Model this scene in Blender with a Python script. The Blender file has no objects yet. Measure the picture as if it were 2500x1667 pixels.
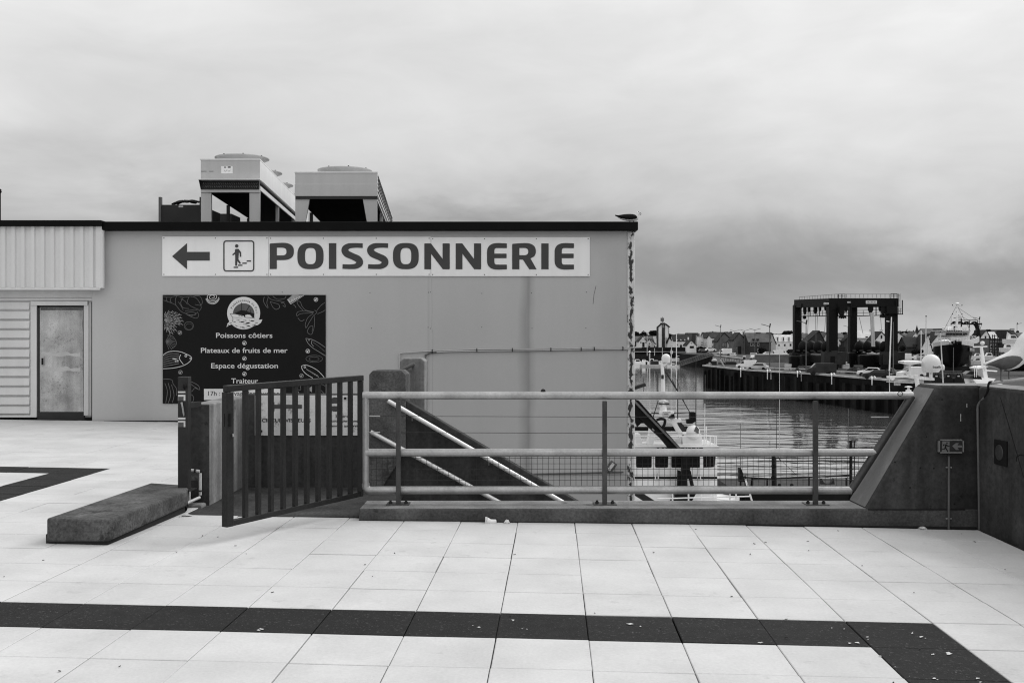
import bpy, bmesh, math, random
from mathutils import Vector, Matrix
random.seed(7)
R = math.radians
sc = bpy.context.scene
COL = sc.collection

# ---------------------------------------------------------------- camera
F = 2430.6            # focal length in pixels of the 2500 px wide picture (35 mm lens)
CZ = 1.61             # eye height over the terrace
HZ = 827.0            # row of the horizon
cam = bpy.data.cameras.new("camera"); cam.lens = 35; cam.sensor_width = 36
cam.shift_y = -6.5 / 2500; cam.clip_start = 0.1; cam.clip_end = 6000
co = bpy.data.objects.new("camera", cam); COL.objects.link(co)
co.location = (0, 0, CZ); co.rotation_euler = (R(90), 0, 0)
sc.camera = co

# ---------------------------------------------------------------- sky and sun
SUN_EL, SUN_AZ = R(46), R(62)      # azimuth from +Y towards +X
w = bpy.data.worlds.new("World"); sc.world = w; w.use_nodes = True
nt = w.node_tree; nt.nodes.clear()
def wn(t, **k):
    n = nt.nodes.new(t)
    for a, b in k.items(): setattr(n, a, b)
    return n
def wl(a, b): nt.links.new(a, b)
out = wn('ShaderNodeOutputWorld'); bg = wn('ShaderNodeBackground'); wl(bg.outputs[0], out.inputs[0])
bg.inputs['Strength'].default_value = 0.1
sky = wn('ShaderNodeTexSky'); sky.sky_type = 'NISHITA'; sky.sun_disc = False
sky.sun_elevation = SUN_EL; sky.sun_rotation = SUN_AZ
bw = wn('ShaderNodeRGBToBW'); wl(sky.outputs[0], bw.inputs[0])
tc = wn('ShaderNodeTexCoord'); sep = wn('ShaderNodeSeparateXYZ'); wl(tc.outputs['Generated'], sep.inputs[0])
def wmath(op, a, b=None, c=None):
    n = wn('ShaderNodeMath', operation=op)
    for i, v in enumerate((a, b, c)):
        if v is None: continue
        if isinstance(v, (int, float)): n.inputs[i].default_value = v
        else: wl(v, n.inputs[i])
    return n.outputs[0]
def wnoise(scale, detail, rough, dist=0.0, rot=0.0, loc=(0, 0, 0)):
    m = wn('ShaderNodeMapping'); m.inputs['Scale'].default_value = scale; m.inputs['Rotation'].default_value = (0, rot, 0)
    m.inputs['Location'].default_value = loc
    wl(tc.outputs['Generated'], m.inputs[0])
    n = wn('ShaderNodeTexNoise'); n.inputs['Scale'].default_value = 1; n.inputs['Detail'].default_value = detail
    n.inputs['Roughness'].default_value = rough; n.inputs['Distortion'].default_value = dist
    wl(m.outputs[0], n.inputs['Vector']); return n.outputs[0]
n1 = wnoise((3.6, 3.6, 9.5), 7, 0.56, 0.5, 0.10, (1.7, 0, .4))
n2 = wnoise((1.9, 1.9, 4.2), 4, 0.52, 0.6, 0.0, (4.1, 2, 0))
n3 = wnoise((6.5, 6.5, 19), 7, 0.58, 0.6, -0.03, (0, 6, 0))
az = wmath('MULTIPLY', sep.outputs['X'], 0.03)
e = wmath('ADD', sep.outputs['Z'], wmath('MULTIPLY', wmath('SUBTRACT', n1, 0.5), 0.17))
e = wmath('ADD', e, az)
ramp = wn('ShaderNodeValToRGB'); wl(e, ramp.inputs[0]); ramp.color_ramp.interpolation = 'B_SPLINE'
cr = ramp.color_ramp
stops = [(0.0, .53), (.03, .52), (.055, .42), (.082, .27), (.11, .42), (.14, .62), (.19, .76), (.32, .80), (.6, .90), (1.0, .98)]
while len(cr.elements) < len(stops): cr.elements.new(0.5)
for el, (p, v) in zip(cr.elements, stops): el.position = p; el.color = (v, v, v, 1)
cl = wmath('MULTIPLY', ramp.outputs[0], wmath('MULTIPLY_ADD', n2, 0.62, 0.70))
cl = wmath('MULTIPLY', cl, wmath('MULTIPLY_ADD', n3, 0.26, 0.87))
cl = wmath('MULTIPLY', cl, wmath('MULTIPLY_ADD', sep.outputs['X'], 0.06, 1.0))
back = wmath('MULTIPLY_ADD', sep.outputs['Y'], -0.16, 1.10)   # unseen sky behind the camera, brightened to lift the facing walls
cl = wmath('MULTIPLY', cl, back)
mixv = wmath('ADD', wmath('MULTIPLY', cl, 9.6), wmath('MULTIPLY', bw.outputs[0], 0.05))
wl(mixv, bg.inputs['Color'])

sd = bpy.data.lights.new("sun", 'SUN'); sd.energy = 1.7; sd.angle = R(40); sd.color = (1, 1, 1)
so = bpy.data.objects.new("sun", sd); COL.objects.link(so)
v = Vector((math.cos(SUN_EL) * math.sin(SUN_AZ), math.cos(SUN_EL) * math.cos(SUN_AZ), math.sin(SUN_EL)))
so.rotation_euler = v.to_track_quat('Z', 'Y').to_euler(); so.location = (20, 10, 40)
sc.view_settings.view_transform = 'Standard'; sc.view_settings.look = 'None'
sc.cycles.use_denoising = True; sc.cycles.denoiser = 'OPENIMAGEDENOISE'; sc.cycles.denoising_input_passes = 'RGB_ALBEDO_NORMAL'; sc.cycles.denoising_prefilter = 'ACCURATE'; sc.cycles.filter_width = 1.15; sc.cycles.max_bounces = 6; sc.cycles.sample_clamp_indirect = 4
sc.view_settings.exposure = 0.0; sc.view_settings.gamma = 1.0
try: sc.view_settings.use_curve_mapping = False
except Exception: pass

# ---------------------------------------------------------------- helpers
def P(x, y, d):
    return Vector(((x - 1250) / F * d, d, CZ - (y - HZ) / F * d))
def PX(x, d): return (x - 1250) / F * d
def PZ(y, d): return CZ - (y - HZ) / F * d
QZ, WZ = -4.7, -9.65
def GD(y, z=QZ): return (CZ - z) * F / (y - HZ)     # distance of a ground point seen at row y

class MB:
    def __init__(s): s.v = []; s.f = []
    def add(s, vs, fs):
        o = len(s.v); s.v += [tuple(p) for p in vs]; s.f += [tuple(i + o for i in f) for f in fs]; return s
    def box(s, x0, x1, y0, y1, z0, z1):
        vs = [(x0, y0, z0), (x1, y0, z0), (x1, y1, z0), (x0, y1, z0), (x0, y0, z1), (x1, y0, z1), (x1, y1, z1), (x0, y1, z1)]
        return s.add(vs, [(0, 3, 2, 1), (4, 5, 6, 7), (0, 1, 5, 4), (1, 2, 6, 5), (2, 3, 7, 6), (3, 0, 4, 7)])
    def pbox(s, x0, x1, y0, y1, d, t):               # pixel rectangle at distance d, t deep
        return s.box(PX(x0, d), PX(x1, d), d, d + t, PZ(y1, d), PZ(y0, d))
    def prism(s, pts, off):                          # planar polygon swept by off
        n = len(pts); off = Vector(off); a = [Vector(p) for p in pts]; b = [p + off for p in a]
        return s.add(a + b, [tuple(range(n))[::-1], tuple(range(n, 2 * n))] + [(i, (i + 1) % n, n + (i + 1) % n, n + i) for i in range(n)])
    def pprism(s, poly, d, t):
        return s.prism([P(x, y, d) for x, y in poly], (0, t, 0))
    def obox(s, a, b, wx, wz, up=(0, 0, 1)):         # bar from a to b with a wx by wz section
        a = Vector(a); b = Vector(b); t = (b - a).normalized(); u = Vector(up)
        if abs(t.dot(u)) > .98: u = Vector((0, 1, 0))
        sx = t.cross(u).normalized(); sz = sx.cross(t)
        q = [sx * wx / 2 + sz * wz / 2, -sx * wx / 2 + sz * wz / 2, -sx * wx / 2 - sz * wz / 2, sx * wx / 2 - sz * wz / 2]
        return s.add([a + k for k in q] + [b + k for k in q], [(0, 1, 2, 3), (7, 6, 5, 4)] + [(i, i + 4, (i + 1) % 4 + 4, (i + 1) % 4) for i in range(4)])
    def tube(s, pts, r, n=10, cap=True):
        pts = [Vector(p) for p in pts]; m = len(pts); rs = r if isinstance(r, (list, tuple)) else [r] * m
        o = len(s.v); u = None
        for i, p in enumerate(pts):
            t = (pts[min(i + 1, m - 1)] - pts[max(i - 1, 0)]).normalized()
            if u is None:
                u = t.cross(Vector((0, 0, 1)))
                if u.length < .1: u = t.cross(Vector((0, 1, 0)))
            u = (u - t * u.dot(t)).normalized(); w_ = t.cross(u)
            for k in range(n):
                a = 2 * math.pi * k / n
                s.v.append(tuple(p + (u * math.cos(a) + w_ * math.sin(a)) * rs[i]))
        for i in range(m - 1):
            for k in range(n):
                a = o + i * n + k; b = o + i * n + (k + 1) % n
                s.f.append((a, b, b + n, a + n))
        if cap:
            s.f.append(tuple(o + k for k in range(n))[::-1]); s.f.append(tuple(o + (m - 1) * n + k for k in range(n)))
        return s
    def lathe(s, prof, c, n=24, axis='Z'):           # prof [(r, h)]
        o = len(s.v); c = Vector(c)
        for r, h in prof:
            for k in range(n):
                a = 2 * math.pi * k / n; x, y = r * math.cos(a), r * math.sin(a)
                p = {'Z': (x, y, h), 'Y': (x, h, y), 'X': (h, x, y)}[axis]
                s.v.append(tuple(c + Vector(p)))
        for i in range(len(prof) - 1):
            for k in range(n):
                a = o + i * n + k; b = o + i * n + (k + 1) % n
                s.f.append((a, b, b + n, a + n))
        s.f.append(tuple(o + k for k in range(n))[::-1]); s.f.append(tuple(o + (len(prof) - 1) * n + k for k in range(n)))
        return s
    def ell(s, c, rx, ry, rz, n=14, m=8):
        prof = []
        for i in range(m + 1):
            a = -math.pi / 2 + math.pi * i / m
            prof.append((max(1e-4, math.cos(a)), math.sin(a)))
        o = len(s.v); s.lathe(prof, (0, 0, 0), n)
        for i in range(o, len(s.v)):
            x, y, z = s.v[i]; s.v[i] = (c[0] + x * rx, c[1] + y * ry, c[2] + z * rz)
        return s
    def loft(s, rings, caps=True):
        o = len(s.v); n = len(rings[0])
        for rg in rings: s.v += [tuple(p) for p in rg]
        for i in range(len(rings) - 1):
            for k in range(n):
                a = o + i * n + k; b = o + i * n + (k + 1) % n
                s.f.append((a, b, b + n, a + n))
        if caps:
            s.f.append(tuple(o + k for k in range(n))[::-1]); s.f.append(tuple(o + (len(rings) - 1) * n + k for k in range(n)))
        return s
    def flat(s, poly, d):                            # printed shape: pixel polygon on a plane facing the camera side
        vs = [P(x, y, d) for x, y in poly]
        a = sum(poly[i][0] * poly[(i + 1) % len(poly)][1] - poly[(i + 1) % len(poly)][0] * poly[i][1] for i in range(len(poly)))
        f = tuple(range(len(poly)))
        return s.add(vs, [f if a < 0 else f[::-1]])
    def ribbon(s, pts, wd, d):                       # printed line of width wd pixels
        for (x0, y0), (x1, y1) in zip(pts[:-1], pts[1:]):
            L = math.hypot(x1 - x0, y1 - y0) or 1; nx, ny = -(y1 - y0) / L * wd / 2, (x1 - x0) / L * wd / 2
            s.flat([(x0 + nx, y0 + ny), (x1 + nx, y1 + ny), (x1 - nx, y1 - ny), (x0 - nx, y0 - ny)], d)
        return s
    def rot(s, ang, c, axis='Z'):
        M = Matrix.Translation(c) @ Matrix.Rotation(ang, 4, axis) @ Matrix.Translation(-Vector(c))
        s.v = [tuple(M @ Vector(p)) for p in s.v]; return s
    def build(s, name, mat, parent=None, bevel=0, smooth=None, seg=2):
        me = bpy.data.meshes.new(name); me.from_pydata(s.v, [], s.f); me.update()
        bm = bmesh.new(); bm.from_mesh(me); bmesh.ops.recalc_face_normals(bm, faces=bm.faces); bm.to_mesh(me); bm.free()
        return link(name, me, mat, parent, bevel, smooth, seg)

def wmat(o):
    m = Matrix.Translation(o.location) @ o.rotation_euler.to_matrix().to_4x4()
    return m if o.parent is None else wmat(o.parent) @ o.matrix_parent_inverse @ m
def link(name, me, mat, parent=None, bevel=0, smooth=None, seg=2):
    o = bpy.data.objects.new(name, me); COL.objects.link(o)
    if mat is not None: me.materials.append(mat)
    if parent is not None:
        o.parent = parent; o.matrix_parent_inverse = wmat(parent).inverted()
    if smooth is not None:
        for p in me.polygons: p.use_smooth = True
        if smooth < 180:
            md = o.modifiers.new("edges", 'EDGE_SPLIT'); md.split_angle = R(smooth)
    if bevel:
        b = o.modifiers.new("bevel", 'BEVEL'); b.width = bevel; b.segments = seg; b.limit_method = 'ANGLE'; b.angle_limit = R(35)
    return o
def thing(name, label, cat, loc=(0, 0, 0), group=None):
    o = bpy.data.objects.new(name, None); COL.objects.link(o); o.location = loc; o.empty_display_size = .2
    return tag(o, label, cat, group)
def tag(o, label=None, cat=None, group=None, kind=None):
    if label: o['label'] = label
    if cat: o['category'] = cat
    if group: o['group'] = group
    if kind: o['kind'] = kind
    return o
def struct(o, label=None, cat=None): return tag(o, label, cat, None, 'structure')
def dup(root, delta, label=None):
    r = root.copy(); COL.objects.link(r); r.location = root.location + Vector(delta)
    if label: r['label'] = label
    def cp(a, b):
        for ch in list(a.children):
            c = ch.copy(); COL.objects.link(c); c.parent = b; cp(ch, c)
    cp(root, r); return r

def G(v, a=1): return (v, v, v, a)
MATS = {}
def mat(name, v, rough=.7, metal=0, mott=.25, ms=1.2, grain=.12, gs=40, streak=0, ss=6, pits=0, ps=25, pv=.2, pth=.62, bump=0, bs=30, lite=0, ls=3, lv=2.0, spec=None, pdet=4, pg=1, isl=0):
    """grey procedural surface: mottling, grain, vertical run-off streaks, dark pits / flakes, pale worn patches, bump"""
    m = bpy.data.materials.new(name); m.use_nodes = True; t = m.node_tree; b = t.nodes['Principled BSDF']
    b.inputs['Roughness'].default_value = rough; b.inputs['Metallic'].default_value = metal
    b.inputs['Specular IOR Level'].default_value = spec if spec is not None else (.12 if v < .16 and not metal else .4)
    geo = t.nodes.new('ShaderNodeNewGeometry')
    def noise(scale, sc3=None, det=4, rg=.55, con=1.0):
        mp = t.nodes.new('ShaderNodeMapping'); mp.inputs['Scale'].default_value = sc3 or (1, 1, 1)
        t.links.new(geo.outputs['Position'], mp.inputs[0])
        n = t.nodes.new('ShaderNodeTexNoise'); n.inputs['Scale'].default_value = scale; n.inputs['Detail'].default_value = det
        n.inputs['Roughness'].default_value = rg; t.links.new(mp.outputs[0], n.inputs['Vector'])
        k = t.nodes.new('ShaderNodeMath'); k.operation = 'MULTIPLY_ADD'; k.use_clamp = True; k.inputs[1].default_value = con; k.inputs[2].default_value = .5 - .5 * con; t.links.new(n.outputs[0], k.inputs[0]); return k.outputs[0]
    def mth(op, a, c, d=None, clamp=False):
        n = t.nodes.new('ShaderNodeMath'); n.operation = op; n.use_clamp = clamp
        for i, q in enumerate((a, c, d)):
            if q is None: continue
            if isinstance(q, (int, float)): n.inputs[i].default_value = q
            else: t.links.new(q, n.inputs[i])
        return n.outputs[0]
    val = None
    def mul(a, c): return c if a is None else mth('MULTIPLY', a, c)
    if mott: val = mul(val, mth('MULTIPLY_ADD', noise(ms, con=2.4), 2 * mott, 1 - mott))
    if grain: val = mul(val, mth('MULTIPLY_ADD', noise(gs, det=3, rg=.7, con=2.2), 2 * grain, 1 - grain))
    if streak: val = mul(val, mth('MULTIPLY_ADD', noise(ss, (1, 1, .06), con=2.4), 2 * streak, 1 - streak))
    if isl: val = mul(val, mth('MULTIPLY_ADD', geo.outputs['Random Per Island'], isl, 1 - isl / 2))
    val = mth('MULTIPLY', val, v) if val is not None else None
    if val is not None and lite:
        k = mth('MULTIPLY', mth('SUBTRACT', noise(ls, det=5, rg=.65), .58), 6, clamp=True)
        val = mth('MULTIPLY', val, mth('MULTIPLY_ADD', k, (lv - 1) * lite, 1.0))
    if val is not None and pits:
        k = mth('MULTIPLY', mth('SUBTRACT', noise(ps, det=pdet, rg=.68), pth), 14, clamp=True)
        k2 = mth('MULTIPLY', mth('SUBTRACT', noise(ps * .13, det=2), .40), 5, clamp=True)
        k = mth('MULTIPLY', mth('MULTIPLY', k, k2) if pg else k, pits)
        val = mth('MULTIPLY', val, mth('MULTIPLY_ADD', k, pv - 1, 1.0))
    if val is None: b.inputs['Base Color'].default_value = G(v)
    else:
        t.links.new(val, b.inputs['Base Color'])
        if grain: t.links.new(mth('MULTIPLY_ADD', noise(ms * 3 + 2), .3, max(.03, rough - .15), True), b.inputs['Roughness'])
    if bump:
        bp = t.nodes.new('ShaderNodeBump'); bp.inputs['Strength'].default_value = bump; bp.inputs['Distance'].default_value = .01
        t.links.new(noise(bs, det=5), bp.inputs['Height']); t.links.new(bp.outputs[0], b.inputs['Normal'])
    MATS[name] = m; return m

M = {}
M['tile'] = mat('pale paving stone', 0.52, .75, mott=0.1, ms=1.7, grain=0.07, gs=55, pits=0.8, ps=7, pv=0.84, pth=0.6, bump=.12, bs=60, isl=0.05)
M['tile_dark'] = mat('dark paving stone', 0.014, .65, mott=.2, ms=2, grain=0.5, gs=220, lite=1, bump=.3, bs=160, ls=55, lv=7, isl=0.25)
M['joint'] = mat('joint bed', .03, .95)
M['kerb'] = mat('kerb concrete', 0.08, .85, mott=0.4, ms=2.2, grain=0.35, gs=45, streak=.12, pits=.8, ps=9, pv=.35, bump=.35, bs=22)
M['lit_top'] = mat('sky-lit concrete top', 0.2, .9, mott=.35, ms=3, grain=.25, gs=60, pits=.9, ps=7, pv=.45, pth=.56, bump=.3, bs=30)  # lighter tone stands in for sky light on top faces
M['slope_lit'] = mat('sky-lit grey paint', 0.16, .7, mott=.2, ms=2, grain=.12, gs=40, streak=.1, lite=.8, ls=4, lv=1.6)  # lighter tone stands in for sky light on the slope; patches are wear
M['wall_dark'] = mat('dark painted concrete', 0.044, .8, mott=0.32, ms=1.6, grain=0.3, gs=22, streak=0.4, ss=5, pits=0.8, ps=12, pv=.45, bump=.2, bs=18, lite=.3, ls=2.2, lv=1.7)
M['wall_conc'] = mat('stained concrete', 0.17, .85, mott=0.35, ms=2, grain=.2, gs=30, streak=0.4, ss=6, pits=.9, ps=11, pv=.3, pth=.58, bump=.35, bs=22)
M['block'] = mat('weathered kerbstone', 0.092, .9, mott=0.5, ms=3.2, grain=0.45, gs=45, pits=.9, ps=8, pv=.4, pth=.55, lite=0.8, ls=3.5, lv=1.8, bump=.7, bs=40)
M['landing'] = mat('landing concrete', 0.045, .9, mott=.4, ms=2.5, grain=0.45, gs=40, lite=.4, ls=2.5, lv=1.7, bump=.3, bs=40)
M['facade'] = mat('painted facade', 0.435, .75, mott=0.035, ms=.5, grain=0.03, gs=45, streak=0.02, ss=3, pits=.85, ps=6.5, pv=.55, pth=.70, bump=.06, bs=30)
M['flaked'] = mat('flaking paint', 0.5, .8, mott=.2, ms=3, grain=.2, gs=40, pits=1, ps=6, pv=.07, pth=0.465, bump=.5, bs=25, pg=0)
M['black'] = mat('black fascia', 0.004, .55, mott=.3, grain=.2, lite=.3, ls=1.6, lv=2.2, spec=0.08)
M['cladding'] = mat('white metal cladding', 0.63, .45, mott=.06, ms=.8, grain=.04, streak=0.03, ss=4)
M['slats'] = mat('white slat cladding', 0.58, .5, mott=.07, grain=.04, streak=.04)
M['frame'] = mat('white door frame', .58, .5, mott=.05, grain=.04, streak=.05)
M['door'] = mat('rusty steel door', 0.36, .6, mott=0.3, ms=3, grain=.3, gs=60, streak=.28, ss=5, pits=.7, ps=22, pv=.5, pth=.55, bump=.2, bs=40, lite=.5, ls=2, lv=1.5)
M['door_pale'] = mat('washed door paint', 0.45, .6, mott=.15, ms=4, grain=.12, gs=50)
M['exit_print'] = mat('dim exit sign print', .15, .5, mott=.1, grain=.05)
M['sign'] = mat('white sign panel', 0.82, .5, mott=.04, ms=1, grain=.02, streak=.03)
M['sign_old'] = mat('peeling sign panel', .58, .6, mott=.1, ms=3, grain=.08, pits=1, ps=9, pv=.35, pth=.57, streak=.1)
M['ink'] = mat('dark sign lettering', 0.065, .55, mott=.05, grain=.03)
M['ink_black'] = mat('black lettering', .012, .55, mott=0, grain=0)
M['poster'] = mat('black poster', 0.0045, .38, mott=.2, grain=.1, spec=0.15)
M['print'] = mat('white print', .62, .5, mott=.05, grain=.03)
M['print_mid'] = mat('grey print', .095, .5, mott=.15, ms=6, grain=.1)
M['sketch'] = mat('grey sketch print', .26, .5, mott=.2, ms=8, grain=.1)
M['print_dim'] = mat('faint print', 0.15, .5, mott=.2, ms=8, grain=.1)
M['galv'] = mat('galvanised steel', 0.36, .38, metal=0.6, mott=.2, ms=3, grain=.15, gs=50, streak=.1, pits=.3, ps=14, pv=.6)
M['post'] = mat('grey steel flat', 0.06, .45, metal=.4, mott=.3, ms=4, grain=.2)
M['gate'] = mat('dark painted steel', 0.019, .42, metal=.15, mott=.25, ms=4, grain=0.35, gs=60, pits=.3, ps=20, pv=.5, spec=0.25)
M['steel_pole'] = mat('steel post paint', 0.028, .45, metal=.1, mott=.25, ms=4, grain=.15, spec=0.2)
M['bright'] = mat('bright handrail steel', 0.7, .3, metal=0.3, mott=.1, ms=4, grain=.05)
M['wire'] = mat('dark wire', .03, .5, metal=.5, mott=0, grain=0)
M['pvc'] = mat('pale pipe', .55, .45, mott=.1, grain=.05)
M['pipe_grey'] = mat('grey conduit', .12, .5, mott=.12, ms=5, grain=.06)
M['pipe_light'] = mat('light conduit', .42, .5, mott=.1, grain=.05)
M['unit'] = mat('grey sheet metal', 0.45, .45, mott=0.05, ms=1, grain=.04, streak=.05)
M['unit_lit'] = mat('lit sheet metal', 0.72, .45, mott=.06, grain=.03, streak=.04)  # lighter copy of the sheet metal for its lit faces
M['black_and_shade'] = mat('black parts and shade', .01, .7, mott=0, grain=0)  # black of small parts; on the coils it stands for shadow
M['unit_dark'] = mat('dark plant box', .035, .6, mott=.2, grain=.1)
M['white'] = mat('white boat paint', 0.82, .35, mott=.06, ms=.5, grain=.03, streak=.06, ss=2)
M['offwhite'] = mat('dull white paint', .5, .5, mott=.15, ms=.6, grain=.05, streak=.1, ss=2)
M['radome'] = mat('white radome shell', .68, .35, mott=.03, grain=.01)
M['dark'] = mat('black machinery', 0.008, .5, mott=.3, ms=.8, grain=.2, gs=8, spec=0.12)
M['dark2'] = mat('dark grey machinery', .03, .55, mott=.3, ms=.8, grain=.2, gs=8)
M['gantry'] = mat('dark crane paint', 0.009, .5, mott=.25, ms=.3, grain=.1, gs=3, spec=0.08)
M['glass'] = mat('dark glass', .012, .08, mott=0, grain=0, spec=.6)
M['hull'] = mat('black hull', 0.007, .45, mott=.35, ms=.3, grain=.2, gs=4)
M['quay_face'] = mat('wet quay wall', .009, .8, mott=.55, ms=.16, grain=.3, gs=2, streak=.5, ss=.5, lite=.6, ls=.15, lv=2.5, spec=0.05)
M['quay_top'] = mat('quay apron', 0.06, .9, mott=.3, ms=.08, grain=.12, gs=2)
M['quay_cap'] = mat('pale quay coping', .34, .8, mott=.35, ms=.4, grain=.2, gs=3)
M['bank'] = mat('dark stone embankment', .016, .9, mott=.5, ms=.25, grain=.35, gs=2.5, streak=.2, spec=0.05)
M['w_white'] = mat('white render', 0.8, .8, mott=.1, ms=.3, grain=.05, gs=4, streak=.08, ss=1)
M['w_pale'] = mat('pale render', 0.52, .8, mott=.14, ms=.3, grain=.06, gs=4, streak=.1, ss=1)
M['w_grey'] = mat('grey stone walling', .13, .9, mott=.25, ms=.4, grain=.25, gs=4)
M['w_dark'] = mat('dark stone walling', 0.045, .9, mott=.25, ms=.4, grain=.25, gs=4)
M['slate'] = mat('slate roof', 0.022, .7, mott=.25, ms=.5, grain=.3, gs=5)
M['slate2'] = mat('pale slate roof', .085, .7, mott=.25, ms=.5, grain=.25, gs=5)
M['slate3'] = mat('bright roof sheets', .5, .7, mott=.15, ms=.5, grain=.1, gs=5)
M['pane'] = mat('window pane', .02, .2, mott=0, grain=0)
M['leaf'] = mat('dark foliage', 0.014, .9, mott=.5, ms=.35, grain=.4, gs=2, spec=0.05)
M['bark'] = mat('bark', .05, .9)
M['lamp'] = mat('lamp post paint', .10, .5, mott=.1, grain=.05)
M['tyre'] = mat('tyre rubber', .015, .8, mott=0, grain=0)
M['gull_white'] = mat('white feathers', .66, .9, mott=.06, ms=20, grain=.04, gs=200)
M['gull_grey'] = mat('grey wing feathers', .085, .85, mott=.2, ms=18, grain=.15, gs=160)
M['gull_black'] = mat('black wing feathers', .010, .85, mott=.2, ms=18, grain=.15, gs=160)
M['beak'] = mat('beak horn', .2, .5, mott=.1, grain=.05)
M['leg_skin'] = mat('bird leg skin', 0.08, .6, mott=.1, grain=.05)
M['paper'] = mat('white paper', .70, .7, mott=.06, ms=25, grain=.03)
M['hill'] = mat('distant hill', .03, .95, mott=.4, ms=.05, grain=.2, gs=.5)

def stain(name, x, wd, ztop, amt, axis='X'):
    t = M[name].node_tree; b = t.nodes['Principled BSDF']; src = b.inputs['Base Color'].links[0].from_socket
    g = t.nodes.new('ShaderNodeNewGeometry'); s_ = t.nodes.new('ShaderNodeSeparateXYZ'); t.links.new(g.outputs['Position'], s_.inputs[0])
    n = t.nodes.new('ShaderNodeTexNoise'); n.inputs['Scale'].default_value = 1.6; n.inputs['Detail'].default_value = 4; t.links.new(g.outputs['Position'], n.inputs['Vector'])
    def m(op, p, q, r=None, cl=False):
        k = t.nodes.new('ShaderNodeMath'); k.operation = op; k.use_clamp = cl
        for i, v_ in enumerate((p, q, r)):
            if v_ is None: continue
            if isinstance(v_, (int, float)): k.inputs[i].default_value = v_
            else: t.links.new(v_, k.inputs[i])
        return k.outputs[0]
    dx = m('ABSOLUTE', m('SUBTRACT', m('MULTIPLY_ADD', n.outputs[0], wd * .9, s_.outputs[axis]), x + wd * .45), 0)
    k = m('SUBTRACT', 1.0, m('DIVIDE', dx, wd), None, True)
    k = m('MULTIPLY', m('MULTIPLY', k, m('MULTIPLY', m('SUBTRACT', ztop, s_.outputs['Z']), 4, None, True)), amt)
    t.links.new(m('MULTIPLY', src, m('SUBTRACT', 1.0, k)), b.inputs['Base Color'])
def corner_flakes():
    t = M['flaked'].node_tree; b = t.nodes['Principled BSDF']
    g = t.nodes.new('ShaderNodeNewGeometry'); s_ = t.nodes.new('ShaderNodeSeparateXYZ'); t.links.new(g.outputs['Position'], s_.inputs[0])
    def ns(sc, det):
        n = t.nodes.new('ShaderNodeTexNoise'); n.inputs['Scale'].default_value = sc; n.inputs['Detail'].default_value = det; n.inputs['Roughness'].default_value = .65
        mp = t.nodes.new('ShaderNodeMapping'); mp.inputs['Scale'].default_value = (1, 1, .55); t.links.new(g.outputs['Position'], mp.inputs[0]); t.links.new(mp.outputs[0], n.inputs['Vector']); return n.outputs[0]
    def m(op, p, q, r=None, cl=False):
        k = t.nodes.new('ShaderNodeMath'); k.operation = op; k.use_clamp = cl
        for i, v_ in enumerate((p, q, r)):
            if v_ is None: continue
            if isinstance(v_, (int, float)): k.inputs[i].default_value = v_
            else: t.links.new(v_, k.inputs[i])
        return k.outputs[0]
    mid_ = m('MULTIPLY_ADD', ns(1.3, 2), .14, 2.135)
    near = m('SUBTRACT', 1.0, m('DIVIDE', m('ABSOLUTE', m('SUBTRACT', s_.outputs['X'], mid_), 0), .085), None, True)
    k = m('MULTIPLY', m('SUBTRACT', m('MULTIPLY_ADD', near, .22, ns(13, 5)), .62), 16, None, True)
    v_ = m('MULTIPLY', m('MULTIPLY_ADD', ns(5, 4), .5, .33), m('MULTIPLY_ADD', k, -.94, 1.0))
    t.links.new(v_, b.inputs['Base Color'])
corner_flakes()
stain('facade', .27, .17, 3.55, .30); stain('facade', .31, .04, 2.9, .16); stain('facade', -6.9, .5, 2.4, .08); stain('facade', -1.55, .03, 2.9, .10); stain('facade', 1.95, .35, 3.4, .10)
stain('kerb', .8, .25, .3, .35); stain('kerb', -.7, .2, .3, .3); stain('wall_dark', 3.98, .16, 1.2, .4); stain('wall_dark', 3.55, .06, 1.2, -.5)
def text(name, s, x0, x1, ybase, cap, d, m, parent=None, weight=0.0, depth=.002, lean=0):
    """lettering fitted between pixel columns x0..x1, baseline row ybase, capital height cap px, on the plane at distance d"""
    def mk(q):
        c = bpy.data.curves.new(name, 'FONT'); c.body = q; c.size = 1; c.offset = weight; c.resolution_u = 4
        o = bpy.data.objects.new(name, c); COL.objects.link(o); bpy.context.view_layer.update()
        dg = bpy.context.evaluated_depsgraph_get(); me = bpy.data.meshes.new_from_object(o.evaluated_get(dg))
        bpy.data.objects.remove(o); bpy.data.curves.remove(c); return me
    h = mk('H'); ch = max(q.co.y for q in h.vertices) - min(q.co.y for q in h.vertices); bpy.data.meshes.remove(h)
    me = mk(s); xs = [q.co.x for q in me.vertices]; a, b = min(xs), max(xs)
    kx = (x1 - x0) / (b - a); ky = cap / ch
    for q in me.vertices:
        x = x0 + (q.co.x - a) * kx; y = ybase - q.co.y * ky
        q.co = P(x, y, d)
    me.name = name
    return link(name, me, m, parent)

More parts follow.
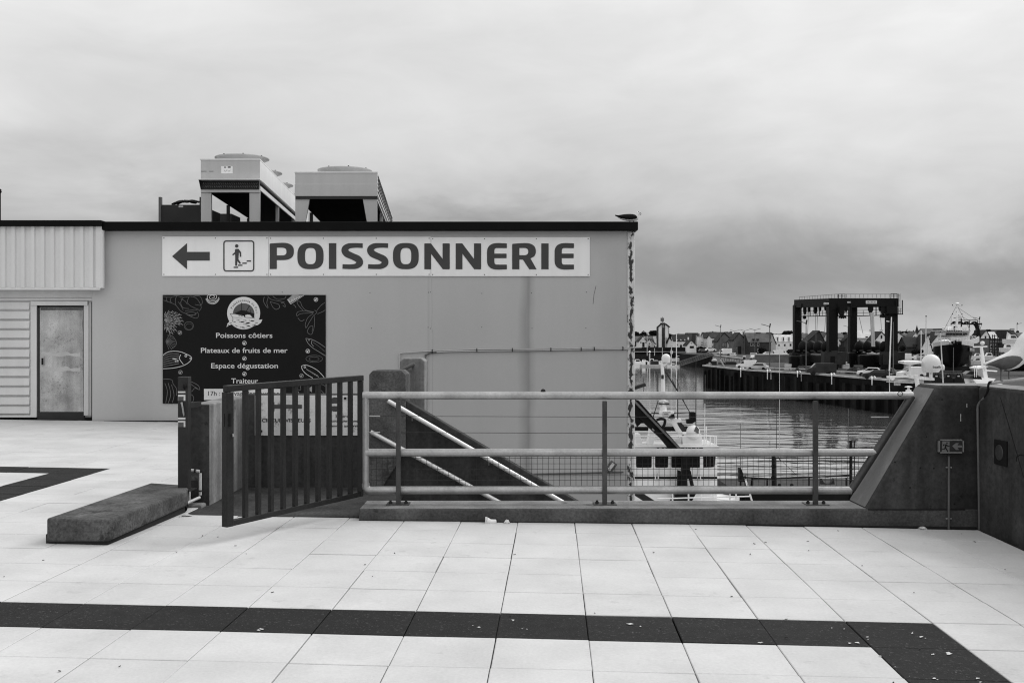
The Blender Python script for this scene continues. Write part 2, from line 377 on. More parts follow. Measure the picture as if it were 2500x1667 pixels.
def filled(name, loops, d, m, parent=None, depth=.003):
    """filled outline with holes; loops are pixel polygons on the plane at distance d"""
    c = bpy.data.curves.new(name, 'CURVE'); c.dimensions = '2D'; c.fill_mode = 'BOTH'; c.extrude = depth
    for lp in loops:
        sp = c.splines.new('POLY'); sp.points.add(len(lp) - 1); sp.use_cyclic_u = True
        for q, (x, y) in zip(sp.points, lp): q.co = (x / 100, -y / 100, 0, 1)
    o = bpy.data.objects.new(name, c); COL.objects.link(o); bpy.context.view_layer.update()
    dg = bpy.context.evaluated_depsgraph_get(); me = bpy.data.meshes.new_from_object(o.evaluated_get(dg))
    bpy.data.objects.remove(o); bpy.data.curves.remove(c)
    for q in me.vertices:
        z = q.co.z; p = P(q.co.x * 100, -q.co.y * 100, d); p.y -= z; q.co = p
    me.name = name
    bm = bmesh.new(); bm.from_mesh(me); bmesh.ops.recalc_face_normals(bm, faces=bm.faces); bm.to_mesh(me); bm.free()
    return link(name, me, m, parent)
def smoothpts(p, k=6):
    o = []
    for i in range(len(p) - 1):
        a, b, c, d = p[max(i - 1, 0)], p[i], p[i + 1], p[min(i + 2, len(p) - 1)]
        for j in range(k):
            t = j / k
            o.append(tuple(.5 * (2 * b[q] + (c[q] - a[q]) * t + (2 * a[q] - 5 * b[q] + 4 * c[q] - d[q]) * t * t + (3 * b[q] - a[q] - 3 * c[q] + d[q]) * t ** 3) for q in range(len(b))))
    o.append(p[-1]); return o
def circ(cx, cy, rx, ry=None, n=24, a0=0, a1=360, ex=2.0):
    ry = ry or rx; o = []; full = abs(a1 - a0) >= 360
    for i in range(n if full else n + 1):
        a = R(a0 + (a1 - a0) * i / n); c, s_ = math.cos(a), math.sin(a)
        o.append((cx + rx * math.copysign(abs(c) ** (2 / ex), c), cy - ry * math.copysign(abs(s_) ** (2 / ex), s_)))
    return o
# ================================================================ terrace
TX0, TA, TV0, TS, TD = .192, .0411, 5.849, .5, .492
def floor_z(x): return -.0115 * x
def tile_ok(x, y):
    if x > 4.12 or x < -13: return False
    if y < 9.0 and x > -3.0: return y < 8.80 or x < -1.34 and y < 8.90
    if x > -2.95: return False
    return y < 18.6
def tiles():
    a, b = MB(), MB()
    rnd = random.Random(3)
    for i in range(-30, 10):
        for j in range(-8, 30):
            u0, v0 = i * TS, j * TD
            def xy(u, v):
                vv = TV0 + v; y = (vv - TA * (u + TX0)) / (1 + TA * TA); return (TX0 + u + TA * y, y)
            cx, cy = xy(u0 + TS / 2, v0 + TD / 2)
            if not tile_ok(cx, cy) or cy < 1.6: continue
            dark = (j == -1 and i <= 3) or (i == 3 and j <= -1) or (j == 11 and i <= -12) or (i == -12 and j <= 11)
            g = .0028; c = .004
            dz = rnd.uniform(-.0022, .0022); tx, ty = rnd.uniform(-.003, .003), rnd.uniform(-.003, .003)
            jx = rnd.uniform(-.002, .002); vs = []
            for inset, z in ((0, -.03), (0, -.003), (c, 0)):
                for (du, dv) in ((g, g), (TS - g, g), (TS - g, TD - g), (g, TD - g)):
                    iu = inset if du == g else -inset; iv = inset if dv == g else -inset
                    X, Y = xy(u0 + du + iu + jx, v0 + dv + iv)
                    vs.append((X, Y, floor_z(X) + z + dz + tx * (du - TS / 2) + ty * (dv - TD / 2)))
            fs = [(8, 9, 10, 11)] + [(q + k, q + (k + 1) % 4, q + 4 + (k + 1) % 4, q + 4 + k) for q in (0, 4) for k in range(4)]
            (b if dark else a).add(vs, fs)
    struct(a.build('paving', M['tile']), 'pale square paving slabs of the terrace', 'paving')
    struct(b.build('dark_paving_band', M['tile_dark']), 'dark speckled slabs forming a border in the paving', 'paving')
tiles()
def slab(pts, z0, z1):
    return MB().prism([(x, y, z0 + floor_z(x)) for x, y in pts], (0, 0, z1 - z0))
s = slab([(-13.2, .2), (4.1, .2), (4.1, 9.0), (-1.36, 9.0), (-1.36, 8.87), (-2.96, 8.87), (-2.96, 18.6), (-13.2, 18.6)], -.35, -.024)
struct(s.build('terrace_slab', M['joint']), 'dark bed under the terrace paving', 'terrace')
# dropping splashes on the dark band
rnd = random.Random(11); sp_ = MB()
for cx, cy, r in ((640, 1534, 11), (1160, 1527, 9), (1550, 1524, 15), (1258, 1513, 9), (1281, 1533, 7), (2090, 1563, 17), (2115, 1556, 10), (2312, 1593, 12), (2395, 1660, 16),
                  (2285, 1655, 9), (2250, 1557, 10), (2225, 1544, 7), (2150, 1600, 6), (1860, 1565, 8), (2030, 1531, 4), (2060, 1534, 4), (2275, 1598, 8), (2220, 1650, 5), (1110, 1500, 5), (2185, 1628, 6), (2330, 1640, 5)):
    for k in range(2 if r > 6 else 1):
        ax, ay = cx + rnd.uniform(-1, 1) * r, cy + rnd.uniform(-.5, .5) * r * .7; rr = r * rnd.uniform(.2, .62)
        vs = []
        for q in range(9):
            a = 2 * math.pi * q / 9; rq = rr * rnd.uniform(.35, 1.3); x, y = ax + math.cos(a) * rq, ay + math.sin(a) * rq * .34
            d = 5.0
            for _ in range(8): d = F * (CZ - floor_z(PX(x, d)) - .0035 - k * .0004) / (y - HZ)
            vs.append((PX(x, d), d, floor_z(PX(x, d)) + .0035 + k * .0004))
        sp_.add(vs, [tuple(range(9))])
tag(sp_.build('bird_droppings', M['offwhite']), 'pale bird droppings splashed over the dark paving band', 'droppings', kind='stuff')

# landing behind the gate and the stairs that go down to the right
st = MB().prism([(PX(432, 8.9), 8.87, -.06), (-1.36, 8.87, -.06), (-1.36, 9.18, -.06), (-1.15, 9.18, -.06), (-1.15, 10.62, -.06), (-2.95, 10.62, -.06)], (0, 0, .058 + .03))
struct(st.build('landing', M['landing']), 'dark concrete landing behind the open gate', 'landing')
root = thing('staircase', 'concrete stairs leading down behind the railing', 'stairs', (-1.15, 9.9, 0)); tag(root, kind='structure')
sm = MB()
for k in range(14):
    sm.box(-1.15 + k * .29, -1.15 + (k + 1) * .29 + .02, 9.19, 10.62, -.168 * (k + 1) - .3, -.168 * (k + 1) + .02)
sm.build('steps', M['landing'], root)

# kerb under the railing
kb = MB().box(-1.345, 4.14, 8.75, 9.18, -.35, .116)
o = kb.build('kerb', M['kerb'], None, .012); tag(o, 'low grey concrete kerb carrying the tubular railing', 'kerb', kind='structure')
MB().box(-1.335, 3.12, 8.762, 9.172, .1165, .1205).build('lit_kerb_top', M['lit_top'], o)  # lighter slab paints in sky light on the kerb top
MB().prism([(-1.345, 8.738, floor_z(-1.345) - .01), (-1.345, 8.738, floor_z(-1.345) + .007), (4.08, 8.738, floor_z(4.08) + .007), (4.08, 8.738, floor_z(4.08) - .01)], (0, .012, 0)).build('base_shade', M['joint'], o)  # dark strip painted in as contact shadow along the kerb foot
# sloping parapet and return wall
root = thing('parapet_wall', 'dark concrete parapet with a sloping end, right of the railing', 'wall', (3.9, 9, 0))
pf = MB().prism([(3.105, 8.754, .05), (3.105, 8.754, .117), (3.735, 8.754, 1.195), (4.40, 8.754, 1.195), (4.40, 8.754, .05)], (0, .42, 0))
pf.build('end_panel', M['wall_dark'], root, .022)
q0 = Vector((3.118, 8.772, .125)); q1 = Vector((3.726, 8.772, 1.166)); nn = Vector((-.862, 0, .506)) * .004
MB().prism([q0 + nn * 2, q1 + nn * 2, q1 + nn * 2 + Vector((0, .39, 0)), q0 + nn * 2 + Vector((0, .39, 0))], nn).build('sloping_face', M['slope_lit'], root)  # lighter panel paints in sky light on the sloping face
MB().box(3.76, 4.40, 8.775, 9.16, 1.1955, 1.201).build('top_face', M['lit_top'], root)  # lighter slabs, this and the next, paint in sky light on top
MB().box(4.10, 4.43, 2.6, 8.77, 1.1955, 1.200).build('top_face', M['lit_top'], root)
pr = MB().prism([(4.085, 2.5, -.4), (4.085, 8.30, -.4), (4.045, 8.60, -.4), (4.10, 8.745, -.4), (4.45, 8.745, -.4), (4.45, 2.5, -.4)], (0, 0, 1.595))
pr.build('return_panel', M['wall_dark'], root, .022)
cp_ = MB()
cpath = [(4.083, y_, z_) for y_, z_ in ((8.06, .62), (8.06, .655), (8.0, .68), (7.9, .685), (7.84, .70), (7.7, .685), (7.5, .69))]
cp_.tube(cpath, .004, 5); cp_.build('crack', M['ink_black'], root)
for (x0, y0), (x1, y1) in (((2437, 952), (2462, 1035)), ((2462, 1035), (2499, 1165))):
    p0, p1 = P(x0, y0, 4.0835 * F / (x0 - 1250)), P(x1, y1, 4.0835 * F / (x1 - 1250)); MB().tube([p0, p1], .0035, 5).build('form_line', M['ink_black'], root)
for x, y in ((2247, 1142), (2280, 1143), (2262, 1066), (2185, 1128), (2222, 1190), (2330, 1230), (2300, 975)):
    MB().lathe([(.0075, 0), (.0075, .002)], P(x, y, 8.7525), 8, 'Y').build('air_hole', M['ink_black'], root)
for x, y, h in ((2345, 1010, 18), (2360, 985, 9), (2215, 1268, 8), (2262, 1258, 6), (2351, 1075, 7)):
    MB().pbox(x, x + 1.4, y, y + h, 8.7525, .002).build('paint_chip', M['sign_old'], root)
sj = MB(); sj.box(3.13, 3.98, 8.7445, 8.752, .108, .114); sj.build('joint_line', M['ink_black'], root)
# left wall of the landing, wall behind it and the stepped-down stair wall
root = thing('landing_wall', 'stained concrete wall end beside the gate post', 'wall', (-2.85, 9.8, 0))
lw = MB().box(-3.06, -2.875, 9.47, 10.80, -.25, .99)
lw.build('wall_body', M['wall_conc'], root, .015)
MB().box(-3.055, -2.88, 9.462, 9.475, -.25, .982).build('dark_end', M['wall_dark'], root)  # darker front panel over the wall end
MB().box(-3.20, -2.90, 9.30, 9.46, -.2, .06).build('footing', M['wall_conc'], root, .02)
root = thing('stair_wall', 'dark concrete wall behind the gate, sloping down with the stairs', 'wall', (-1, 10.7, 0))
zt = 1.02
sw = MB().prism([(-2.87, 10.63, -4.7), (-2.87, 10.63, zt), (-1.25, 10.63, zt), (.70, 10.63, -.125), (5.5, 10.63, -2.95), (5.5, 10.63, -4.7)], (0, .17, 0))
sw.build('wall_body', M['wall_dark'], root, .012)
bl = MB().prism([P(901, 1240, 10.6), P(901, 914, 10.6), P(910, 904.5, 10.6), P(980, 904.5, 10.6), P(990.5, 914, 10.6), P(990.5, 1100, 10.6)], (0, .42, 0))
bl.build('wall_block', M['block'], root, .008)
root = thing('stair_pillar', 'grey concrete pillar end behind the stair wall block', 'pillar', (-1.2, 12, 0))
MB().prism([P(976, 1120, 12), P(976, 882, 12), P(986, 875, 12), P(1028, 875, 12), P(1036, 882, 12), P(1036, 1120, 12)], (0, .5, 0)).build('pillar_body', M['wall_conc'], root, .01)
MB().tube([P(972, 907, 11.9), P(1012, 888, 11.9)], .022, 10).build('brace_tube', M['pipe_grey'], root, smooth=60)
MB().obox(P(1009, 893, 11.95), P(1007, 985, 11.95), .03, .03).build('brace_post', M['pipe_grey'], root)
# handrails on the stair wall
for (a, b, lab) in (((947, 978), (1440, 1264), 'bright steel handrail on the stair wall, the upper one'), ((905, 1054), (1360, 1303), 'bright steel handrail on the stair wall, the lower one')):
    root = thing('handrail', lab, 'handrail', P(*a, 10.55), 'handrails of the stairs')
    MB().tube([P(*a, 10.55), P(*b, 10.55)], .024, 14).build('tube', M['bright'], root, smooth=60)
    for f in (.12, .5, .88):
        x, y = a[0] + (b[0] - a[0]) * f, a[1] + (b[1] - a[1]) * f
        MB().tube([P(x, y + 4, 10.55), P(x, y + 14, 10.59), P(x, y + 14, 10.628)], .007, 6).build('bracket', M['galv'], root)

# ================================================================ railing
root = thing('railing', 'galvanised tubular railing with wire mesh along the kerb', 'railing', (1, 9.0, .116))
D = 9.0
def rail(name, pts, r=.0355): return MB().tube(pts, r, 18).build(name, M['galv'], root, smooth=50)
rail('top_rail', [P(886, 965, D), P(2228, 965.5, D)])
rail('middle_rail', [P(893, 1104.5, D), P(2137, 1104.5, D)])
rail('bottom_rail', smoothpts([P(893, 1180, D), P(894, 1190, D), P(902, 1196, D), P(920, 1196, D)], 4) + [P(2078, 1196, D)])
rail('end_rail', [P(893, 960, D), P(893, 1180, D)], .030)
MB().tube([P(2226, 966, D), P(2078, 1196, D)], .0355, 18).build('sloping_rail', M['post'], root, smooth=50)  # same tube as the other rails; darker steel paints in its shade
for x in (973, 1476, 1990):
    ps = MB().box(PX(x - 5.5, D - .045), PX(x + 5.5, D - .045), D - .075, D - .033, .12, PZ(978, D))
    p = ps.build('post', M['post'], root, .003)
    MB().box(PX(x - 28, D), PX(x + 28, D), D - .09, D + .06, .1165, .128).build('base_plate', M['post'], p, .003)
    for q in (-19, 19):
        MB().lathe([(.017, .128), (.017, .142), (.011, .142), (.011, .156)], (PX(x + q, D), D - .02, 0), 6).build('bolt', M['dark2'], p)
mp = MB()
for k in range(92):
    x = 906 + k * 13.52
    if x > 2128: break
    yb = 1186 if x < 2080 else 1186 - (x - 2080) * 1.56
    mp.tube([P(x, 1112, D), P(x, max(yb, 1116), D)], .0019, 4, False)
for k in range(6):
    y = 1118 + k * 13.5; xe = 2128 - (y - 1112) * .64
    mp.tube([P(904, y, D), P(xe, y, D)], .0019, 4, False)
mp.build('mesh_panel', M['wire'], root)
for y, ye, x1 in ((1015.5, 1018, 2178), (1055, 1058.5, 2150)):
    c = MB().tube([P(895, y, D), P(1560, (y + ye) / 2 + 1, D), P(x1, ye, D)], .0024, 6).build('cable', M['wire'], root)
    MB().tube([P(x1 - 52, ye, D), P(x1 - 8, ye, D)], .006, 6).build('turnbuckle', M['galv'], c)
    MB().tube([P(902, y, D), P(928, y, D)], .006, 6).build('turnbuckle', M['galv'], c)
MB().lathe([(.012, -.006), (.022, -.006), (.022, .006), (.012, .006)], P(1326, 955, D), 12, 'Y').build('eye_ring', M['dark2'], root)
MB().tube([P(2198 + 6 * math.cos(a / 5), 961 + 5 * math.sin(a / 5), D - .036) for a in range(33)], .003, 5).build('knot', M['dark2'], root)

# ================================================================ gate
GA, GB = Vector((PX(880, 9.04), 9.04, 0)), Vector((PX(556, 7.76), 7.76, 0))
root = thing('gate', 'dark steel bar gate standing half open towards the camera', 'gate', (GA.x, GA.y, .17))
def gp(t, z): p = GA.lerp(GB, t); p.z = z; return p
ZB0, ZT0, ZB1, ZT1 = .205, 1.255, .170, 1.222
def zb(t): return ZB0 + (ZB1 - ZB0) * t
def zt_(t): return ZT0 + (ZT1 - ZT0) * t
MB().obox(gp(-.012, zt_(0)), gp(1.018, zt_(1)), .05, .05).build('top_bar', M['gate'], root, .004)
MB().obox(gp(0, zb(0)), gp(1, zb(1)), .045, .045).build('bottom_bar', M['gate'], root, .004)
MB().obox(gp(0, zb(0) - .022), gp(0, zt_(0) - .026), .05, .05, (1, 0, 0)).build('hinge_stile', M['gate'], root, .004)
sl = MB().obox(gp(1, zb(1) - .022), gp(1, zt_(1) - .026), .062, .07, (GB - GA).normalized()).build('lock_stile', M['gate'], root, .006)
MB().obox(gp(.992, .93) + Vector((.0, -.02, 0)), gp(.992, 1.03) + Vector((0, -.02, 0)), .05, .05).build('lock_plate', M['black_and_shade'], sl)
MB().tube([gp(.97, .85) + Vector((.02, -.045, 0)), gp(.97, .87) + Vector((.02, -.05, 0))], .008, 8).build('lock_eye', M['galv'], sl)
for k in range(10):
    t = .088 + k * .0885
    MB().obox(gp(t, zb(t) + .02), gp(t, zt_(t) - .022), .036, .036, (GB - GA).normalized()).build('bar', M['gate'], root, .003)
for z in (.24, 1.06):
    MB().lathe([(.02, 0), (.02, .06)], (GA.x + .035, GA.y - .02, z), 10).build('hinge', M['dark2'], root)

# gate post with stickers on the low block
root = thing('gate_post', 'square steel gate post with reflective stickers on the low concrete block', 'post', (-3.05, 9.2, .2))
PD = 9.2
b0 = MB().box(PX(434, PD), PX(459, PD), PD, PD + .095, .205, PZ(920, PD)).build('post_body', M['steel_pole'], root, .004)
MB().box(PX(424, PD), PX(470, PD), PD - .03, PD + .13, .2055, .217).build('base_plate', M['steel_pole'], root, .003)
for y0, y1, v in ((955, 959, 'print'), (963.5, 978, 'print'), (1019, 1024, 'sign_old'), (1027, 1042, 'sign_old')):
    MB().pbox(434.5, 452.5, y0, y1, PD - .002, .002).build('sticker', M[v], b0)
for y0, y1 in ((968, 978), (1031, 1042)):
    MB().pbox(435, 448, y0, y1, PD - .004, .002).build('sticker', M['print_mid'], b0)
MB().ell(P(450, 943, PD - .02), .014, .016, .03).build('knob', M['dark'], b0, smooth=180)
MB().tube([P(443, 982, PD - .02), P(445, 990, PD - .025), P(448, 1008, PD - .02), P(449, 1015, PD - .01)], [.01, .008, .008, .006], 8).build('padlock_bolt', M['galv'], b0, smooth=60)
MB().obox(P(459, 990, 9.25), P(488, 986, 9.46), .03, .05).build('latch_arm', M['dark2'], root)

# low concrete block
root_pts = [(PX(113, 7.62), 7.62), (PX(267, 7.58), 7.58), (PX(452, 8.98), 9.02), (PX(458, 9.3), 9.36), (PX(372, 9.55), 9.50)]
bk = MB().prism([(x, y, .03) for x, y in root_pts], (0, 0, .178)); bk.v = [(x, y, z + floor_z(x) * (.9 if z < .1 else .75) + ((-.012, .006, .034, .03, .0)[i % 5] if z < .1 else 0)) for i, (x, y, z) in enumerate(bk.v)]
me_o = bk.build('concrete_block', M['block'], None, .016, seg=2); tag(me_o, 'low weathered concrete block lying on the paving by the gate post', 'concrete block')
MB().prism([(x - .012 - .01 * (i in (1, 2)), y + .02, floor_z(x) + .001) for i, (x, y) in enumerate(root_pts)], (0, 0, .07)).build('underside_shade', M['joint'], me_o)  # dark bed painted in as the shadow gap under the block
# drain pipe by the post
root = thing('drain_pipe', 'bent white plastic pipe between gate post and landing wall', 'pipe', P(480, 1180, 9.4))
MB().tube([P(462, 1147, 9.4), P(487, 1150, 9.4)], .014, 10).build('pipe_run', M['pvc'], root, smooth=60)
MB().tube([P(489, 1155, 9.42), P(489, 1208, 9.42)], .014, 10).build('pipe_run', M['pvc'], root, smooth=60)
MB().tube([P(487, 1214, 9.4), P(455, 1228, 9.2)], .014, 10).build('pipe_run', M['pvc'], root, smooth=60)
MB().tube([P(474, 1148, 9.385), P(478, 1148.6, 9.385)], .017, 10).build('pipe_joint', M['dark2'], root)
MB().tube([P(489, 1196, 9.41), P(489, 1199, 9.41)], .017, 10).build('pipe_joint', M['dark2'], root)
MB().tube([P(455, 1226, 9.22), P(449, 1242, 9.05)], [.016, .03], 10).build('drain_mouth', M['dark'], root)
MB().pbox(460, 484, 1153, 1172, 9.46, .02).build('back_board', M['block'], root)

# sign on the wall behind the gate
SD = 10.612
root = thing('visitor_sign', 'peeling white visitor circuit sign on the wall behind the gate', 'sign', P(740, 1010, SD))
MB().pbox(622, 889, 965, 1063, SD, .014).build('panel', M['sign_old'], root, .002)
filled('arrow', [[(655, 991), (670, 981), (670, 987.5), (737, 987.5), (737, 997), (670, 997), (670, 1004)]], SD - .003, M['ink'], root, .001)
filled('no_entry_disc', [circ(818, 987, 16.5, 17.5), [(804, 984.5), (804, 991), (832, 991), (832, 984.5)]], SD - .003, M['ink'], root, .001)
text('lettering', 'CIRCUIT VISITEURS', 639.5, 758.5, 1030, 9.0, SD - .003, M['ink_black'], root, .02)
text('lettering', 'Interdit', 820, 860, 1018.5, 6, SD - .003, M['ink_black'], root, .015)
text('lettering', 'à toute personne', 802, 874, 1030, 6, SD - .003, M['ink_black'], root, .015)
text('lettering', 'étrangère au service', 796, 882, 1042, 6, SD - .003, M['ink_black'], root, .015)
for x, y in ((638, 1052), (843, 972)):
    MB().lathe([(.013, -.02), (.013, .0)], P(x, y, SD), 10, 'Y').build('fixing', M['dark'], root)

# exit sign, conduits and loudspeaker on the parapet
root = thing('exit_sign', 'small running man exit sign on a pole at the dark parapet', 'sign', P(2317, 1290, 8.7))
ED = 8.70
MB().pbox(2292, 2353, 1073, 1106, ED, .045).build('case', M['dark2'], root, .006)
for x0, x1, y0, y1 in ((2296, 2349, 1072.5, 1075.5), (2296, 2349, 1103, 1106), (2291.5, 2295, 1076, 1103), (2350.5, 2353.5, 1076, 1103)):
    MB().pbox(x0, x1, y0, y1, ED - .004, .02).build('frame', M['galv'], root)
def zx(p): return [(2270 + x * .0978, 1050 + y * .0978) for x, y in p]
filled('pictogram_field', [zx([(312, 275), (492, 275), (492, 540), (300, 540)])], ED - .003, M['exit_print'], root, .001)
filled('running_figure', [zx([(330, 350), (420, 348), (450, 380), (490, 390), (490, 408), (440, 402), (418, 385), (405, 430), (430, 470), (465, 530), (440, 540), (410, 485), (385, 455), (375, 478), (305, 480), (305, 462), (360, 458), (380, 390), (385, 366), (362, 366), (345, 392), (330, 386)])], ED - .005, M['ink_black'], root, .001)
filled('figure_head', [circ(*zx([(428, 318)])[0], 1.7)], ED - .005, M['ink_black'], root, .001)
filled('arrow', [zx([(562, 395), (650, 318), (725, 318), (690, 377), (808, 377), (808, 430), (690, 430), (727, 488), (650, 488)])], ED - .003, M['exit_print'], root, .001)
MB().tube([P(2317, 1112, ED + .03), P(2316.5, 1292, ED + .03)], .0105, 12).build('pole', M['pipe_grey'], root, smooth=60)
MB().pbox(2315, 2320, 1106, 1113, ED + .01, .03).build('coupler', M['dark2'], root)
for y in (1139, 1264):
    MB().pbox(2310, 2324, y, y + 3, ED + .035, .012).build('clip', M['galv'], root)
root = thing('conduit', 'grey conduit with a slanted elbow in the parapet corner', 'pipe', P(2390, 1292, 8.7))
MB().tube([P(2392, 1294, 8.66), P(2389, 1120, 8.66), P(2387, 1000, 8.66), P(2388, 990, 8.66), P(2391, 984, 8.64), P(2404, 970, 8.545)], .0115, 12).build('pipe_run', M['pipe_grey'], root, smooth=60)
MB().tube(smoothpts([P(2404, 970, 8.545), P(2411, 955, 8.49), P(2413, 940, 8.475), P(2416, 933, 8.47), P(2422, 932, 8.5)], 4), .010, 8).build('cable', M['black_and_shade'], root, smooth=60)
root = thing('tube_on_wall', 'pale tube lying along the top of the parapet wall', 'tube', P(2418, 935, 8.5))
MB().tube([P(2418, 935.5, 8.5), P(2505, 924, 8.05), P(2700, 905, 7.5)], .0125, 12).build('tube', M['pipe_light'], root, smooth=60)
root = thing('wall_speaker', 'black square box with a round grey face on the right parapet', 'loudspeaker', (4.05, 8.15, .6))
# box on the return wall, seen edge-on
zc, yc = PZ(1105, 8.30), 8.305
MB().box(4.070, 4.084, yc - .105, yc + .105, zc - .105, zc + .105).build('case', M['black_and_shade'], root, .004)
MB().lathe([(.066, 0), (.064, .004), (.03, .007), (.001, .008)], (4.0695, yc + .012, zc), 24, 'X').rot(math.pi, (4.0695, yc + .012, zc)).build('cone', M['post'], root, smooth=50)

# litter
root = thing('paper_cup', 'crushed white paper cup at the foot of the kerb', 'cup', P(1192, 1277, 8.7))
c0 = P(1187, 1271, 8.70); c1 = P(1211, 1273, 8.72)
MB().tube([c0, c0.lerp(c1, .45) + Vector((0, 0, -.008)), c1], [.034, .026, .020], 12, True).build('cup_body', M['paper'], root, smooth=50)
MB().tube([c0 + Vector((-.006, 0, 0)), c0 + Vector((.004, 0, 0))], [.0355, .0355], 12, True).build('rim', M['paper'], root)
def crumple(name, c, r, m, label, cat, sq=.5):
    rr = random.Random(int(c.x * 1000)); b = MB().ell((0, 0, 0), r, r * .8, r * sq, 9, 5)
    b.v = [(c.x + x * rr.uniform(.55, 1.35), c.y + y * rr.uniform(.6, 1.2), c.z + z * rr.uniform(.4, 1.5)) for x, y, z in b.v]
    tag(b.build(name, m), label, cat)
crumple('paper_scrap', P(1237, 1274, 8.7), .030, M['sign_old'], 'crumpled paper scrap beside the white cup', 'litter', .6)
crumple('paper_scrap', P(2253, 1289, 8.68), .042, M['sign_old'], 'pale scrap lying at the foot of the dark parapet', 'litter', .3)
crumple('paper_scrap', P(455, 1257, 8.85), .05, M['sign_old'], 'pale shred of litter at the end of the low block', 'litter', .14)
# fallen twigs and grit on the paving
tw = MB(); rnd = random.Random(5)
for k in range(46):
    x, y = rnd.uniform(-3.6, 3.9), rnd.uniform(4.6, 8.6); a = rnd.uniform(0, 6.3); L = rnd.uniform(.006, .022)
    z = floor_z(x) + .004
    tw.obox((x, y, z), (x + math.cos(a) * L, y + math.sin(a) * L, z + .002), rnd.uniform(.003, .008), .003)
tag(tw.build('grit', M['joint']), 'dark grit and bits scattered over the pale slabs', 'grit', kind='stuff')

# ================================================================ fish shop building
BD = 18.5
root = thing('building', 'grey rendered flat roofed harbour building with a black fascia', 'building', (-3, BD, 0))
wx1 = PX(1546, BD)
wl_ = MB().box(PX(225, BD), wx1, BD, BD + 14, -4.7, 3.62)
wl_.build('facade', M['facade'], root)
MB().box(-14, PX(225, BD) - .003, BD + .12, BD + 14, -4.7, 3.62).build('side_facade', M['frame'], root)
MB().box(PX(1531.5, BD), PX(1549.5, BD), BD - .03, BD + .5, -4.7, 3.60).build('corner_strip', M['flaked'], root, .02)
fd = 18.32
MB().box(PX(248, fd), PX(1558, fd), fd, BD + 14.2, PZ(562, fd), PZ(541, fd)).build('fascia', M['black'], root, .012)
MB().box(-14, PX(247, 18.25) - .002, 18.25, BD + 14.1, PZ(552, 18.25), PZ(537.5, 18.25)).build('fascia', M['black'], root, .012)
MB().prism([P(1545, 575, BD - .02), P(1545, 562, BD - .02), P(1554, 562, BD - .02), P(1549, 567, BD - .02)], (0, .4, 0)).build('bracket', M['black'], root)
sh = MB(); rnd = random.Random(4)
for x in (690, 905, 1045, 1052, 1175, 1298, 1430):
    for y in (715, 800):
        sh.lathe([(.008, 0), (.008, .003)], P(x + rnd.uniform(-2, 2), y + rnd.uniform(-2, 2), BD - .003), 8, 'Y')
sh.build('screw_holes', M['ink_black'], root)
# hairline panel seam and the long scratch
MB().tube([P(1054, 680, BD), P(1055, 760, BD), P(1054, 800, BD), P(1057, 815, BD), P(1055, 1220, BD)], .0012, 5).build('seam', M['ink'], root)
MB().tube([P(1455, 698, BD), P(1450, 720, BD), P(1448, 742, BD)], .004, 5).build('scratch', M['ink'], root)
MB().pbox(225, 440, 1026.5, 1030, BD - .012, .012).build('base_line', M['black_and_shade'], root)
# corrugated overhang
cd = 18.36
cor = MB(); xs = []; x = -10.4; ph = 0
prof = []
while x < PX(236, cd):
    prof += [(x, 0), (x + .085, 0), (x + .10, .035), (x + .165, .035), (x + .18, 0)]; x += .18
zt0, zb0 = PZ(551, cd), PZ(703, cd)
ring = lambda z: [(px, cd - dy, z) for px, dy in prof]
a, b = ring(zb0), ring(zt0); n = len(a)
cor.add(a + b, [(i, i + 1, n + i + 1, n + i) for i in range(n - 1)])
cor.build('corrugated_cladding', M['cladding'], root)
MB().box(PX(236, cd), PX(248.5, cd), cd - .04, BD, PZ(704, cd), PZ(551, cd)).build('corner_trim', M['cladding'], root, .006)
MB().box(-10.6, PX(248, cd) - .02, cd - .03, cd + .03, PZ(708, cd), PZ(702.5, cd)).build('drip_trim', M['cladding'], root)
MB().box(-14, PX(236, cd) - .004, cd + .002, BD + .1, PZ(706, cd) + .01, PZ(552, cd)).build('overhang_soffit', M['frame'], root)
# horizontal cladding, door
rd = BD + .09
hs = MB()
for k in range(14):
    y0 = 735 + k * 23.2; y1 = min(y0 + 23.2, 1012)
    if y0 > 1010: break
    x0, x1 = -10.8, PX(73, rd)
    zt1, zb1 = PZ(y0, rd), PZ(y1, rd); h = zt1 - zb1
    hs.prism([(x0, rd + .03, zt1), (x0, rd - .012, zt1 - h * .12), (x0, rd - .03, zb1 + h * .16), (x0, rd + .03, zb1 + h * .02)], (x1 - x0, 0, 0))
hs.build('slat_cladding', M['slats'], root)
for y0, y1, o_ in ((709, 715, .03), (715, 727, .018), (728, 734, .035)):
    MB().box(-10.8, PX(224.5, BD), BD + .115 - o_, BD + .12, PZ(y1, BD), PZ(y0, BD)).build('head_trim', M['slats'], root)
MB().box(-10.8, PX(91, rd), rd - .04, rd + .03, PZ(1018, rd), PZ(1013, rd)).build('sill_trim', M['frame'], root)
MB().pbox(-40, 225, 1018, 1030, rd, .02).build('plinth', M['black_and_shade'], root)
dr = MB().pbox(97, 204, 751, 1005, BD + .10, .02).build('door', M['door'], root, .004)
wv_ = [(100 + k * 4, 0) for k in range(25)]
for y0, hh in ((861, 8), (897, 9)):
    up_ = [(x, y0 - 2.2 * math.sin(i * .55) - 1.2 * math.sin(i * 1.3)) for i, (x, _) in enumerate(wv_)]; lo_ = [(x, y0 + hh + 1.4 * math.sin(i * .6 + 1)) for i, (x, _) in enumerate(wv_)]
    MB().pprism(up_ + lo_[::-1], BD + .0985, .0015).build('paint_band', M['door_pale'], dr)
